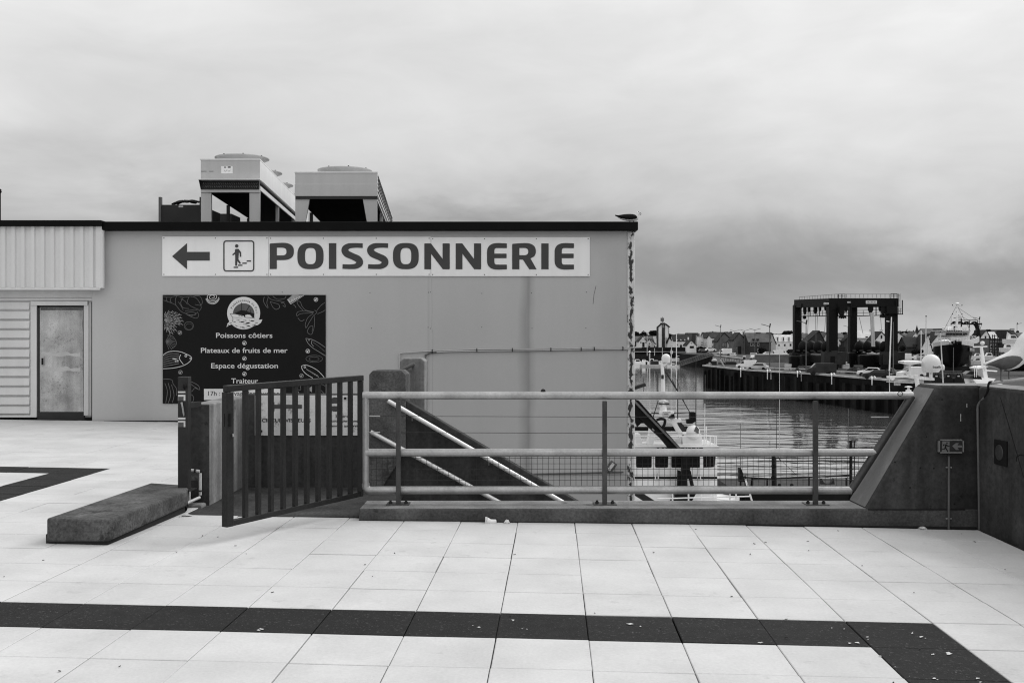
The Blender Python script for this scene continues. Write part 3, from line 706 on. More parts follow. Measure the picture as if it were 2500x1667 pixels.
MB().pbox(99, 203, 752, 757, BD + .0985, .0015).build('rust_edge', M['block'], dr); MB().pprism([(203.5, 760), (201, 790), (203, 830), (202, 900), (203, 930), (203.5, 1003)], BD + .0985, .0015).build('rust_edge', M['block'], dr)
MB().pbox(99.5, 107, 871, 891, BD + .07, .03).build('handle', M['galv'], dr, .004)
MB().pbox(101, 105.5, 874, 890, BD + .06, .012).build('handle_grip', M['black_and_shade'], dr)
for x0, x1, y0, y1, t in ((74, 89, 744, 1015, .05), (204.5, 216, 744, 1014, .05), (74, 213, 735.5, 745.5, .075)):
    MB().pbox(x0, x1, y0, y1, BD + .12 - t, t).build('door_frame', M['frame'], root, .004)
for x0, x1, y0, y1 in ((89, 96.5, 746, 1006), (89, 204, 746, 751)):
    MB().pbox(x0, x1, y0, y1, BD + .095, .02).build('door_jamb', M['unit_dark'], root)
MB().pbox(91, 206, 1006, 1029, BD + .085, .03).build('threshold', M['unit_dark'], root)
MB().pbox(216.5, 223, 737, 1014, BD + .09, .03).build('edge_trim', M['unit'], root)
MB().pbox(223, 225, 737, 1020, BD + .085, .03).build('edge_gap', M['black_and_shade'], root)

# wall conduits
root = thing('wall_conduit', 'pale twin conduit clipped along the building facade', 'pipe', P(1260, 853, BD))
cdp = BD - .03
MB().tube(smoothpts([P(976, 905, cdp), P(976, 868, cdp), P(979, 862, cdp), P(1000, 860.5, cdp), P(1060, 856.5, cdp), P(1180, 852.5, cdp), P(1300, 852, cdp), P(1548, 848.5, cdp), P(1553, 847, cdp)], 4), .012, 8).build('upper_run', M['pipe_light'], root, smooth=60)
MB().tube(smoothpts([P(1066, 860, cdp), P(1120, 857.5, cdp), P(1300, 855.5, cdp), P(1540, 851.5, cdp)], 3), .012, 8).build('lower_run', M['pipe_light'], root, smooth=60)
MB().tube(smoothpts([P(1038.5, 990, cdp), P(1038.5, 875, cdp), P(1040, 868, cdp), P(1048, 862, cdp), P(1066, 860, cdp)], 3), .013, 8).build('down_pipe', M['pipe_grey'], root, smooth=60)
for x, y in ((1055, 857), (1164, 854), (1251, 853.5), (1345, 852.5), (1419, 851.5), (1451, 851), (1521, 850)):
    MB().pbox(x - 1, x + 1, y - 4, y + 5, cdp - .02, .05).build('clip', M['ink_black'], root)
root = thing('wall_lamp', 'small hooded lamp low on the facade behind the mesh', 'lamp', P(1492, 1140, BD))
MB().obox(P(1484, 1150, BD - .12), P(1500, 1128, BD - .12), .09, .13).build('hood', M['pipe_grey'], root, .01)
MB().obox(P(1486, 1147, BD - .2), P(1498, 1131, BD - .2), .05, .05).build('lens', M['pvc'], root)
MB().tube([P(1300, 1157, BD - .03), P(1480, 1153, BD - .03), P(1522, 1152, BD - .03)], .014, 8).build('feed_pipe', M['pipe_grey'], root, smooth=60)
# ================================================================ big sign
LD = 18.478
root = thing('shop_sign', 'long white fishmonger sign with arrow and stairs pictogram on the facade', 'sign', P(918, 626, LD))
for x0, x1, yt, yb in ((396, 655.6, 577.5, 674), (656.4, 1051.6, 578, 674), (1052.4, 1440, 579, 674.5)):
    pn = MB().pbox(x0, x1, yt, yb, LD, .018).build('panel', M['sign'], root, .002)
    for k in range(3 if x1 < 700 else 4):
        n_ = 2 if x1 < 700 else 3
        for y in (yt + 4, yb - 4):
            MB().lathe([(.010, 0), (.010, .003)], P(x0 + 4 + (x1 - x0 - 8) * k / n_, y, LD - .003), 8, 'Y').build('rivet', M['ink'], pn)
LL = LD - .004
def z4(p): return [(380 + x * .2296, 560 + y * .2296) for x, y in p]
filled('arrow', [z4([(175, 287), (333, 148), (333, 240), (575, 240), (575, 332), (333, 332), (333, 425)])], LL, M['ink'], root)
def rrect(x0, y0, x1, y1, r, k=5):
    o = []
    for cx, cy, a in ((x1 - r, y0 + r, 0), (x0 + r, y0 + r, 90), (x0 + r, y1 - r, 180), (x1 - r, y1 - r, 270)):
        for i in range(k + 1):
            t = R(a + 90 * i / k - 0); 
            o.append((cx + r * math.cos(t), cy - r * math.sin(t)))
    return o
filled('pictogram_frame', [z4(rrect(719, 118, 1049, 449, 32)), z4(rrect(732, 131, 1036, 436, 20))], LL, M['ink'], root)
filled('pictogram_figure', [z4([(848, 209), (880, 208), (908, 243), (910, 290), (896, 294), (893, 254), (884, 246), (880, 318), (906, 358), (896, 370), (868, 336), (865, 384), (855, 390), (846, 384), (846, 262), (820, 278), (814, 268), (842, 243), (844, 218)])], LL, M['ink'], root)
filled('pictogram_head', [z4(circ(862, 177, 18))], LL, M['ink'], root)
for x0, y0 in ((830, 397), (876, 375), (922, 353), (968, 330)):
    filled('pictogram_step', [z4([(x0, y0), (x0 + 46, y0), (x0 + 46, y0 + 13), (x0, y0 + 13)])], LL, M['ink'], root)
def glyph(ch):
    if ch == 'I': return [[(0, 0), (0, 1), (1, 1), (1, 0)]], 1
    if ch == 'O':
        return [[(.5 + (x - .5), y) for x, y in circ(.5, .5, .5, .507, 44, ex=2.75)], circ(.5, .5, .21, .315, 36, ex=3.0)], 1
    if ch == 'N': return [[(0, 0), (0, .985), (.02, 1), (.26, 1), (.72, .40), (.72, 1), (.985, 1), (1, .98), (1, .02), (.98, 0), (.73, 0), (.265, .60), (.265, 0)]], 1
    if ch == 'E':
        q = [(1, 1), (1, .835), (.985, .82), (.46, .82), (.39, .79), (.37, .72), (.37, .605), (.97, .605), (.985, .59), (.985, .445), (.97, .43), (.37, .43), (.37, .29), (.39, .215), (.46, .18), (.985, .18), (1, .165), (1, .0)]
        q += [(x, y) for x, y in circ(.60, .36, .60, -.375, 10, 270, 180, 2.6)] + [(x, y) for x, y in circ(.60, .64, .60, -.375, 10, 180, 90, 2.6)]
        return [q], 1
    if ch == 'P':
        q = [(0, 0), (0, .95), (.02, .985), (.3, 1.005)] + circ(.52, .68, .48, -.335, 16, 90, -90, 2.5) + [(.295, .345), (.295, .02), (.275, 0)]
        h = [(.295, .825), (.45, .825)] + circ(.50, .675, .195, -.15, 10, 90, -90, 2.6) + [(.295, .525)]
        return [q, h], 1
    if ch == 'R':
        q = [(0, 0), (0, .95), (.02, .985), (.3, 1.005)] + circ(.52, .70, .45, -.315, 14, 90, -38, 2.4) + [(.75, .42), (1, .0), (.70, 0), (.44, .375), (.295, .375), (.295, 0)]
        h = [(.295, .825), (.45, .825)] + circ(.48, .685, .18, -.14, 10, 90, -90, 2.6) + [(.295, .545)]
        return [q, h], 1
    if ch == 'S':
        c = smoothpts([(.97, .905), (.62, .912), (.33, .885), (.17, .76), (.25, .60), (.52, .485), (.76, .38), (.83, .24), (.68, .115), (.40, .088), (.06, .098)], 6)
        hw = smoothpts([(.088,), (.09,), (.105,), (.135,), (.135,), (.125,), (.135,), (.135,), (.105,), (.09,), (.088,)], 6)
        L_, R_ = [], []
        for i, p in enumerate(c):
            a = c[max(i - 1, 0)]; b = c[min(i + 1, len(c) - 1)]; tx, ty = b[0] - a[0], (b[1] - a[1]) * 1.0; n = math.hypot(tx, ty)
            kx = 1.15; L_.append((p[0] - ty / n * hw[i][0] * kx, p[1] + tx / n * hw[i][0])); R_.append((p[0] + ty / n * hw[i][0] * kx, p[1] - tx / n * hw[i][0]))
        return [L_ + R_[::-1]], 1
for ch, x0, x1 in (('P', 658.3, 717.5), ('O', 726, 790), ('I', 803, 821), ('S', 833, 887), ('S', 895.5, 949), ('O', 959.3, 1022.3), ('N', 1036, 1098), ('N', 1112.5, 1174.6), ('E', 1189, 1237.4), ('R', 1250.4, 1310), ('I', 1321.5, 1339.4), ('E', 1354, 1401.2)):
    lps, _ = glyph(ch)
    yb = 657.4 if x0 > 1000 else 656.8; ht = 63
    filled('letter', [[(x0 + x * (x1 - x0), yb - y * ht) for x, y in lp] for lp in lps], LL, M['ink'], root)

# ================================================================ poster
root = thing('poster', 'large black fish shop poster with white lettering and sea creature drawings', 'poster', P(596, 850, LD))
MB().pbox(397, 795, 720, 985, LD, .018).build('panel', M['poster'], root, .002)
PL = LD - .003
text('lettering', 'Poissons côtiers', 527.5, 665, 824.5, 12.2, PL, M['print'], root, .009)
text('lettering', 'Plateaux de fruits de mer', 490.5, 702, 861, 12.2, PL, M['print'], root, .009)
text('lettering', 'Espace dégustation', 515.5, 678.5, 898.5, 12.2, PL, M['print'], root, .009)
text('lettering', 'Traiteur', 564.5, 630, 935.5, 12.2, PL, M['print'], root, .009)
filled('price_strip', [[(498, 949), (698, 949), (698, 976), (498, 976)]], PL, M['print'], root, .001)
text('lettering', '17h : Arrivage langoustines', 508, 688, 965.5, 10.6, PL - .003, M['ink_black'], root, .004)
def z3(p): return [(380 + x * .2041, 690 + y * .2041) for x, y in p]
# drawings of sea creatures
dim, mid, lit = MB(), MB(), MB()
def ln(b, p, wd=.55, sm=5): b.ribbon(z3(smoothpts(p, sm) if sm else p), wd * 1.35, PL)
def ring(b, cx, cy, r, wd=.5, ry=None): ln(b, [(cx + (x - cx), y) for x, y in circ(cx, cy, r, ry or r, 18)] + [(cx + r, cy)], wd, 0)
def flush(nm):
    global dim, mid, lit
    for q, m in ((dim, 'print_dim'), (mid, 'sketch'), (lit, 'print')):
        if q.v: q.build(nm, M[m], root)
    dim, mid, lit = MB(), MB(), MB()
# bubbles
for cx, cy, b in ((1062, 722, 2), (1062, 906, 2), (1062, 1090, 2), (1917, 202, 2), (1820, 818, 2), (290, 598, 1), (297, 1071, 1), (1744, 1113, 1), (1690, 1320, 1)):
    b = (dim, mid, lit)[b]
    ring(b, cx, cy, 23, .8)
    b.flat(z3(circ(cx - 4, cy + 5, 12, 10, 12)), PL); b.flat(z3(circ(cx + 8, cy - 8, 7, 5, 10)), PL); flush('bubble_drawing')
# lobster
for q in ([(90, 165), (170, 175), (250, 160), (330, 175), (430, 165), (500, 200), (545, 290), (520, 340)], [(90, 210), (180, 240), (240, 270), (300, 340), (360, 370), (430, 395), (500, 360)], [(250, 160), (235, 215), (245, 280)],
          [(190, 170), (175, 210), (190, 245)], [(140, 168), (128, 195), (140, 225)], [(330, 180), (300, 240), (330, 300), (400, 310)], [(400, 170), (380, 230), (420, 280), (520, 325)], [(430, 170), (520, 160), (558, 220), (540, 270), (470, 260)],
          [(500, 350), (515, 390), (490, 425), (430, 410), (370, 380)], [(300, 190), (350, 220), (380, 260)], [(270, 230), (300, 270), (330, 330)], [(350, 340), (420, 330), (500, 330)], [(360, 365), (430, 350), (480, 365), (470, 385), (400, 385)]):
    ln(dim, q, .6)
flush('lobster_drawing')
# snail shell
sn = [(680 + (r_ := 70 - k * 1.1) * math.cos(k * .28) * 1.1, 172 + r_ * .82 * math.sin(k * .28)) for k in range(54)]
sn = [(x, max(y, 146)) for x, y in sn]; ln(lit, sn, .9, 0)
for k in range(16):
    a = .25 + k * .17; ln(lit, [(680 + 88 * math.cos(a) * .98, 172 + 88 * math.sin(a)), (680 + 66 * math.cos(a + .1), 172 + 66 * math.sin(a + .1))], 1.1, 0)
flush('snail_drawing')
# coral
for base, tips in (((95, 480), ((120, 350), (160, 330), (205, 335), (245, 350), (290, 370), (300, 410), (320, 450), (310, 490))), ((95, 490), ((120, 540), (150, 570), (190, 605), (240, 570), (235, 520)))):
    for tx, ty in tips:
        m1 = ((base[0] * 2 + tx) / 3 + 8, (base[1] * 2 + ty) / 3 - 8); m2 = ((base[0] + tx * 2) / 3 - 9, (base[1] + ty * 2) / 3 + 6)
        ln(mid, [base, m1, m2, (tx, ty)], 1.0); ln(mid, [m2, (m2[0] + 22, m2[1] - 24), (tx + 18, ty + 16)], .8); ln(mid, [m1, (m1[0] - 6, m1[1] - 30), (tx - 16, ty + 24)], .7)
flush('coral_drawing')
# cockles and scallop
ring(dim, 397, 517, 56, .6, 50); ring(dim, 400, 525, 42, .4, 36)
for k in range(11):
    a = R(-70 + k * 14); ln(dim, [(118, 700), (118 + 128 * math.cos(a) * .98, 715 + 92 * math.sin(a))], .55, 0)
ln(dim, [(140, 630), (200, 640), (245, 700), (240, 750), (180, 800)], .7)
flush('shell_drawing')
# bream
ln(lit, [(88, 865), (160, 825), (270, 822), (360, 850), (430, 895), (400, 950), (320, 995), (200, 1022), (88, 1028)], 1.0)
for k in range(6): ln(mid, [(90, 880 + k * 24), (180, 850 + k * 27), (280, 855 + k * 22)], .6)
ln(lit, [(300, 860), (285, 910), (330, 975)], 1.1); ring(lit, 362, 876, 12, 1.2); ln(lit, [(200, 905), (250, 920), (270, 945), (230, 940)], 1.4); ln(lit, [(430, 898), (405, 905), (425, 915)], .8)
flush('fish_drawing')
# crab, crate of fish
for q in ([(1300, 170), (1290, 220), (1320, 280), (1345, 300), (1330, 240), (1345, 180)], [(1370, 225), (1400, 290), (1440, 320), (1480, 300), (1470, 260), (1410, 240), (1370, 225)], [(1400, 160), (1460, 200), (1540, 190), (1560, 160)], [(1500, 240), (1540, 250), (1550, 290), (1520, 270)], [(1340, 160), (1380, 200), (1470, 220), (1540, 230)]): ln(dim, q, .7)
lit.ribbon(z3([(1575, 200), (1615, 258), (1775, 150)]), .9, PL); 
for k in range(5): ln(lit, [(1590 + k * 30, 205 - k * 9), (1610 + k * 32, 235 - k * 18), (1640 + k * 30, 200 - k * 10)], .9)
mid.flat(z3([(1575, 200), (1615, 250), (1740, 160), (1700, 146), (1640, 146)]), PL + .001)
flush('crab_drawing')
# octopus
for q in ([(1890, 350), (1800, 330), (1750, 280), (1730, 230), (1695, 225), (1700, 260), (1760, 330)], [(1890, 355), (1790, 340), (1700, 350), (1690, 400), (1740, 370), (1880, 365)], [(1885, 370), (1820, 420), (1790, 500), (1800, 540), (1840, 470), (1890, 390)], [(1895, 380), (1900, 480), (1890, 560), (1860, 620), (1815, 590), (1840, 530), (1880, 520), (1870, 590)], [(1930, 330), (1980, 270), (2030, 235)], [(1935, 375), (2000, 345), (2030, 325)], [(1900, 330), (1930, 350), (1900, 385)], [(1680, 300), (1660, 270), (1640, 262)], [(1700, 420), (1740, 460), (1780, 440)]): ln(dim, q, .7)
flush('octopus_drawing')
# sardine, oyster, mackerel
ln(mid, [(1795, 665), (1870, 680), (1950, 720), (2030, 775)], .8); ln(mid, [(1795, 665), (1820, 720), (1880, 780), (1960, 830), (2032, 875)], .8); ring(mid, 1835, 685, 8, .8); ln(mid, [(1870, 690), (1865, 730), (1890, 760)], .8); ln(dim, [(1880, 710), (1950, 760), (2020, 820)], .6)
ring(dim, 1897, 910, 100, .6, 42); ring(dim, 1895, 912, 60, .6, 25)
ln(lit, [(1745, 995), (1800, 985), (1880, 1015), (1950, 1060), (2015, 1130)], 1.0); ln(lit, [(1745, 995), (1755, 1040), (1800, 1090), (1880, 1140)], 1.0); ring(lit, 1785, 1010, 11, 1.0)
for k in range(6): ln(mid, [(1800 + k * 25, 1030 + k * 14), (1840 + k * 22, 1060 + k * 14)], 1.1, 0)
flush('fish_drawing')
# squid and weed at the bottom, small bits at the right
for q in ([(90, 1150), (190, 1160), (210, 1210), (250, 1270), (250, 1350)], [(110, 1200), (140, 1300), (120, 1440)], [(150, 1200), (180, 1330), (150, 1440)], [(190, 1220), (220, 1340), (200, 1430)], [(400, 1180), (440, 1190), (510, 1230), (525, 1280), (470, 1260), (430, 1300), (405, 1260)], [(405, 1200), (460, 1240), (500, 1265)], [(1690, 1275), (1720, 1215), (1735, 1280), (1690, 1275)], [(1940, 1210), (2000, 1220), (2030, 1240)], [(1935, 1320), (1970, 1285), (2010, 1320)]): ln(dim, q, .8)
ring(dim, 425, 1385, 30, .7, 45); mid.flat(z3([(1815, 1275), (1870, 1235), (1870, 1310)]), PL)
flush('weed_drawing')
# round emblem
def z6(p): return [(540 + x * .06058, 715 + y * .06058) for x, y in p]
em = filled('emblem', [z6(circ(905, 815, 665, 655, 48))], PL, M['print'], root, .001)
e2 = PL - .002; e3 = PL - .004; e4 = PL - .006
MB().flat(z6(circ(905, 845, 435, 430, 40)), e2).build('emblem_disc', M['print_mid'], em)
MB().flat(z6([(480, 850), (640, 770), (800, 700), (960, 715), (1150, 780), (1330, 840), (1335, 980), (1200, 1010), (480, 990)]), e3).ribbon(z6([(815, 390), (818, 720)]), 1.3, e3).ribbon(z6([(1150, 500), (1010, 740)]), 1.6, e3).ribbon(z6([(1170, 680), (1175, 800)]), 1.2, e3).build('emblem_harbour', M['ink_black'], em)
MB().flat(z6([(365, 840), (560, 850), (900, 915), (960, 985), (1345, 1010), (1320, 1090), (1500, 1085), (1660, 1070), (1600, 1200), (1480, 1290), (1330, 1320), (905, 1440), (420, 1270), (300, 1310), (215, 1375), (250, 1240), (330, 1150), (460, 1150), (475, 990)]), e4).flat(z6([(960, 900), (1060, 875), (1160, 885), (1260, 985), (980, 985)]), e4).build('emblem_boat', M['print'], em)
bt = MB()
for q, wd in (([(360, 845), (465, 985), (475, 1080), (455, 1150)], .8), ([(365, 838), (560, 846), (900, 912), (960, 985), (1345, 1008)], 1.0), ([(475, 985), (640, 1000), (850, 1030)], .5)): bt.ribbon(z6(q), wd, e4 - .002)
for x0, y0 in ((690, 895), (795, 920)): bt.flat(z6([(x0, y0), (x0 + 75, y0 + 12), (x0 + 75, y0 + 36), (x0, y0 + 22)]), e4 - .002)
for cx, cy, L, a in ((540, 1165, 60, 6), (700, 1100, 60, 4), (850, 1170, 105, -3), (980, 1110, 60, 5), (1250, 1125, 100, 5), (1060, 1220, 130, -12), (1100, 1335, 90, 12), (880, 1390, 90, 10), (1440, 1200, 55, -5), (380, 1220, 60, -8), (1350, 1280, 70, -10), (620, 1325, 45, 12), (280, 1290, 45, -28)):
    ca, sa = math.cos(R(a)), math.sin(R(a)); pts = [(-L * 1.35, -18), (-L * .9, 0), (-L * .3, -L * .22), (L * .4, -L * .2), (L, 0), (L * .4, L * .2), (-L * .3, L * .22), (-L * .9, 0), (-L * 1.35, 20)]
    bt.flat(z6([(cx + x * ca - y * sa, cy + x * sa + y * ca) for x, y in pts[1:8]]), e4 - .002); bt.ribbon(z6([(cx - L * .9 * ca, cy - L * .9 * sa), (cx - L * 1.3 * ca, cy - L * 1.3 * sa - 14)]), 1.0, e4 - .002)
bt.build('emblem_fish', M['ink_black'], em)
def arc_text(s, a0, a1, r, cap, wt):
    # letters set round the emblem, angles clockwise from the top
    c = z6([(905, 830)])[0]; rr = r * .06058; wd = {'i': .45, 'r': .7, 't': .65, ' ': .5, 'P': 1.1, 's': .9}
    tot = sum(wd.get(q, 1) for q in s); acc = 0
    for q in s:
        k = wd.get(q, 1); a = R(a0 + (a1 - a0) * (acc + k / 2) / tot); acc += k
        if q == ' ': continue
        cw = cap * .62 * k
        o = text('emblem_lettering', q, -cw / 2, cw / 2, 0, cap, 1.0, M['ink_black'], em, wt)
        # text() made it in its own plane at distance 1: turn it and set it on the ring
        for vtx in o.data.vertices:
            x = (vtx.co.x - PX(0, 1.0)) * F; y = (vtx.co.z - PZ(0, 1.0)) * F
            x2 = x * math.cos(a) + y * math.sin(a); y2 = -x * math.sin(a) + y * math.cos(a)
            vtx.co = P(c[0] + math.sin(a) * rr + x2, c[1] - math.cos(a) * rr - y2, e2)
arc_text('Poissonnerie', -70, 31, 490, 5.2, .02)
arc_text('du Port', 36, 92, 490, 5.2, .0)

# ================================================================ rooftop plant
RZ = 3.55
SK = -.079
def shear(o_mb, y0): o_mb.v = [(x + (y - y0) * SK, y, z) for x, y, z in o_mb.v]; return o_mb
def cooler(label, x0, x1, d, L, zt, zs, zb, kind, fans, fx):
    root = thing('cooling_unit', label, 'cooling unit', ((x0 + x1) / 2, d, RZ), 'rooftop cooling units')
    S = lambda b: shear(b, d)
    S(MB().box(x0, x1, d, d + L, zs, zt)).build('casing', M['unit'], root, .01)
    S(MB().box(x1 + .001, x1 + .012, d + .01, d + L, zs + .02, zt - .02)).build('side_panel', M['unit_lit'], root)  # lighter panel paints in the light on the right side
    S(MB().box(x0 - .012, x1 + .012, d - .012, d + L, zt - .012, zt + .012)).build('top_edge', M['unit_lit'], root)
    S(MB().box(x0 + .05, x1 - .05, d + .05, d + L, zb + .02, zs - .005)).build('coil', M['black_and_shade'], root)  # black box stands for the shadow under the casing
    S(MB().box(x1 - .02, x1 + .010, d + .05, d + L, zb + .0, zs - .10)).build('side_rail', M['unit_lit'], root)
    n_leg = 4
    for k in range(n_leg):
        yk = d + .02 + k * (L - .2) / (n_leg - 1)
        for s_, xo in ((1, x0), (-1, x1)):
            wtop, wbot = (.205, .205) if kind == 'straight' else (.285, .135)
            if k: wtop = wbot = .07
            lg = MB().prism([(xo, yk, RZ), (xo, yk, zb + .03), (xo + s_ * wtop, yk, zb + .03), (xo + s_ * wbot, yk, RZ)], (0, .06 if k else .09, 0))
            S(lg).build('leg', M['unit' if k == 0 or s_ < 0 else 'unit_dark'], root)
    for k in range(fans):
        yk = d + .95 + k * 1.8; xc = (x0 + x1) / 2 + fx + (yk - d) * SK; r = .47
        fn = MB().lathe([(r - .05, zt), (r - .05, zt + .07), (r - .03, zt + .115), (r + .03, zt + .155), (r + .088, zt + .178), (r + .09, zt + .192), (r + .03, zt + .185), (r - .04, zt + .12), (.25, zt + .08)], (xc, yk, 0), 40).build('fan_collar', M['unit'], root, smooth=40)
        for q in range(8):
            a = q * math.pi / 4 + .3
            MB().ell((xc + (r + .06) * math.cos(a), yk + (r + .06) * math.sin(a), zt + .196), .018, .018, .018, 8, 4).build('bolt', M['dark'], fn)
        MB().lathe([(.17, zt + .08), (.17, zt + .235), (.1, zt + .25)], (xc, yk, 0), 12).build('fan_motor', M['unit'], fn)
    return root
d1 = 20.0
u1 = cooler('left rooftop cooling unit with pipe bends showing under a hood', PX(490, d1), PX(633.5, d1), d1, 7.6, PZ(389.5, d1), PZ(441, d1), PZ(464, d1), 'straight', 4, .06)
hx0, hx1 = PX(490, d1), PX(633.5, d1)
MB().prism([P(485, 437, d1 - .16), P(634, 437, d1 - .16), P(634, 439, d1 - .16), P(485, 439, d1 - .16)], (0, .17, 0)).build('hood', M['unit_lit'], u1)
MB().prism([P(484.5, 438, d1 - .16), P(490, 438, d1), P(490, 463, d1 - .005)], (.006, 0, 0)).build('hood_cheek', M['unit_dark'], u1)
MB().prism([P(634, 438, d1 - .16), P(633, 438, d1), P(633, 463, d1 - .005)], (.006, 0, 0)).build('hood_cheek', M['unit_lit'], u1)
MB().pbox(490, 632, 440, 463, d1 - .004, .02).build('coil_header', M['dark2'], u1)
pb = MB()
for r_ in range(2):
    for k in range(30):
        x = 495.5 + k * 4.5; y = 448.5 + r_ * 7.5
        pb.tube([P(x, y + 2, d1 - .008), P(x + .7, y + .5, d1 - .03), P(x + 1.8, y - 1.5, d1 - .008)], .007, 5)
pb.build('pipe_bends', M['galv'], u1)
MB().pbox(490, 634, 463.5, 470, d1 - .006, .05).build('front_rail', M['unit'], u1, .003)
st_ = MB().pbox(540, 568, 406, 424, d1 - .004, .003).build('sticker', M['sign'], u1)
for x0, x1, y0, y1 in ((547, 552, 407.5, 410), (556, 563, 407, 410)): MB().pbox(x0, x1, y0, y1, d1 - .006, .002).build('sticker_mark', M['ink_black'], st_)
for cx in (550, 559): MB().ribbon([(cx - 3, 415), (cx - 2, 418), (cx, 419), (cx + 2, 418), (cx + 3, 415)], .7, d1 - .006).build('sticker_mark', M['ink'], st_)
MB().pbox(490.5, 504, 418, 419.2, d1 - .003, .002).build('scratch', M['ink'], u1); MB().pbox(510, 521, 418, 419.2, d1 - .003, .002).build('scratch', M['ink'], u1)
d2 = 19.6
u2 = cooler('right rooftop cooling unit standing on splayed legs', PX(720.5, d2), PX(920.5, d2), d2, 7.0, PZ(421, d2), PZ(478, d2), PZ(487, d2), 'splay', 4, .09)
MB().pbox(719.5, 921, 450, 479, d2 - .012, .012).build('lower_band', M['unit'], u2, .003)
MB().pbox(721, 921, 478.5, 486, d2 - .005, .03).build('front_rail', M['unit_dark'], u2)
x2 = PX(920.5, d2) + .014
for y in (429, 437, 446, 455, 466):
    shear(MB().box(x2, x2 + .01, d2 + .02, d2 + 6.9, PZ(y + 2.5, d2), PZ(y, d2)), d2).build('louvre', M['unit_dark'], u2)
root = thing('plant_box', 'dark rooftop plant box with tangled cable on top', 'plant box', (PX(440, 22), 22, RZ))
MB().pbox(392, 489, 500, 562, 22, 1.5).build('casing', M['unit_dark'], root, .01)
MB().pbox(387, 393, 481, 562, 21.98, .09).build('frame_post', M['pipe_grey'], root)
MB().pbox(487, 489, 481, 562, 21.98, .09).build('frame_post', M['unit_dark'], root)
MB().pbox(436, 447, 502.5, 506.5, 21.995, .005).build('plate', M['w_pale'], root)
tb = MB(); rnd = random.Random(2)
for k in range(9):
    x = 420 + rnd.uniform(0, 14); pts = [P(x + j * 11, 499 - 9 * math.sin(j * .52) * rnd.uniform(.5, 1) - rnd.uniform(0, 2), 22.3 + rnd.uniform(-.2, .3)) for j in range(6)]
    tb.tube(smoothpts([tuple(q) for q in pts], 3), .022, 6)
tb.build('cable_tangle', M['dark'], root)
root = thing('duct_box', 'dark ribbed duct box under the left cooling unit', 'duct', (PX(535, 24), 24, RZ))
db = MB().prism([P(512, 562, 24.5), P(512, 512, 24.5), P(520, 514, 24.5), P(537, 522, 24.5), P(565, 522, 24.5), P(565, 562, 24.5)], (0, .8, 0)); db.build('casing', M['unit_dark'], root)
root = thing('roof_mast', 'thin dark mast at the left edge of the roof', 'mast', P(1, 540, 19))
MB().tube([P(0.5, 560, 19), P(0.5, 462, 19)], .012, 8).build('pole', M['dark'], root)
MB().ell(P(-.5, 468, 19), .035, .035, .035, 10, 6).build('sensor', M['dark'], root)
MB().obox(P(-2, 461, 19), P(2.8, 464, 19), .02, .015).build('vane', M['dark'], root)

# ================================================================ gulls
GDp = 8.28
def zg(x, y): return (2380 + x * .10204, 780 + y * .10204)
root = thing('gull', 'large grey winged gull standing on the tube above the parapet', 'gull', P(*zg(720, 1450), GDp))
up = 1.0
secs = [(212, 1050, 1085), (260, 1020, 1112), (330, 992, 1122), (400, 965, 1135), (480, 925, 1152), (560, 885, 1178), (640, 850, 1195), (720, 815, 1205), (790, 780, 1208), (860, 735, 1200), (930, 672, 1178), (1000, 588, 1150), (1060, 500, 1095), (1120, 425, 1035), (1180, 365, 940), (1240, 310, 800), (1290, 275, 640), (1340, 255, 520), (1390, 262, 480), (1430, 300, 455), (1465, 350, 430)]
rings = []
k_ = .10204 * GDp / F
for i, (x, yt, yb_) in enumerate(secs):
    c = (yt + yb_) / 2; h = (yb_ - yt) / 2 * k_
    f = min(1, i / 6); wdt = min(.072, max(.012, h * (1.0 if i > 2 else .7)))
    if x > 1180: wdt = min(wdt, .045)
    p = P(*zg(x, c), GDp)
    tilt = 0 if x < 850 else min(.9, (x - 850) / 450)       # sections lean with the neck
    rings.append([(p.x - math.cos(a) * 0 + math.sin(a) * h * -.35 * tilt, GDp + math.cos(a) * wdt, p.z + math.sin(a) * h) for a in [2 * math.pi * q / 18 for q in range(18)]])
MB().loft(rings).build('body', M['gull_white'], root, smooth=180)
for s_ in (-1, 1):
    top = [(250, 1075), (330, 1030), (420, 990), (520, 945), (620, 905), (720, 875), (820, 862), (910, 868), (980, 890), (1040, 950)]
    bot = [(255, 1085), (330, 1098), (420, 1118), (520, 1155), (620, 1188), (700, 1196), (800, 1172), (900, 1110), (980, 1045), (1045, 960)]
    wr = []
    for (xa, ya), (xb, yb_) in zip(top, bot):
        x = (xa + xb) / 2; i = max(q for q in range(len(secs) - 1) if secs[q][0] <= x); f_ = (x - secs[i][0]) / (secs[i + 1][0] - secs[i][0]); sy0 = secs[i][1] + (secs[i + 1][1] - secs[i][1]) * f_; sy1 = secs[i][2] + (secs[i + 1][2] - secs[i][2]) * f_; h = (sy1 - sy0) / 2 * k_; wdt = min(.072, max(.012, h))
        row = []
        for q in range(9):
            t = q / 8; y = ya + (yb_ - ya) * t; cc = (sy0 + sy1) / 2; rel = max(-.97, min(.97, (y - cc) * k_ / h)); off = wdt * math.sqrt(1 - rel * rel) + .007 + .007 * math.sin(math.pi * t)
            pp = P(*zg(x, y), GDp); row.append((pp.x, GDp + s_ * off, pp.z))
        back_ = [(a, b - s_ * .018, c) for a, b, c in reversed(row)]
        wr.append(row + back_)
    MB().loft(wr).build('wing', M['gull_grey'], root, smooth=60)
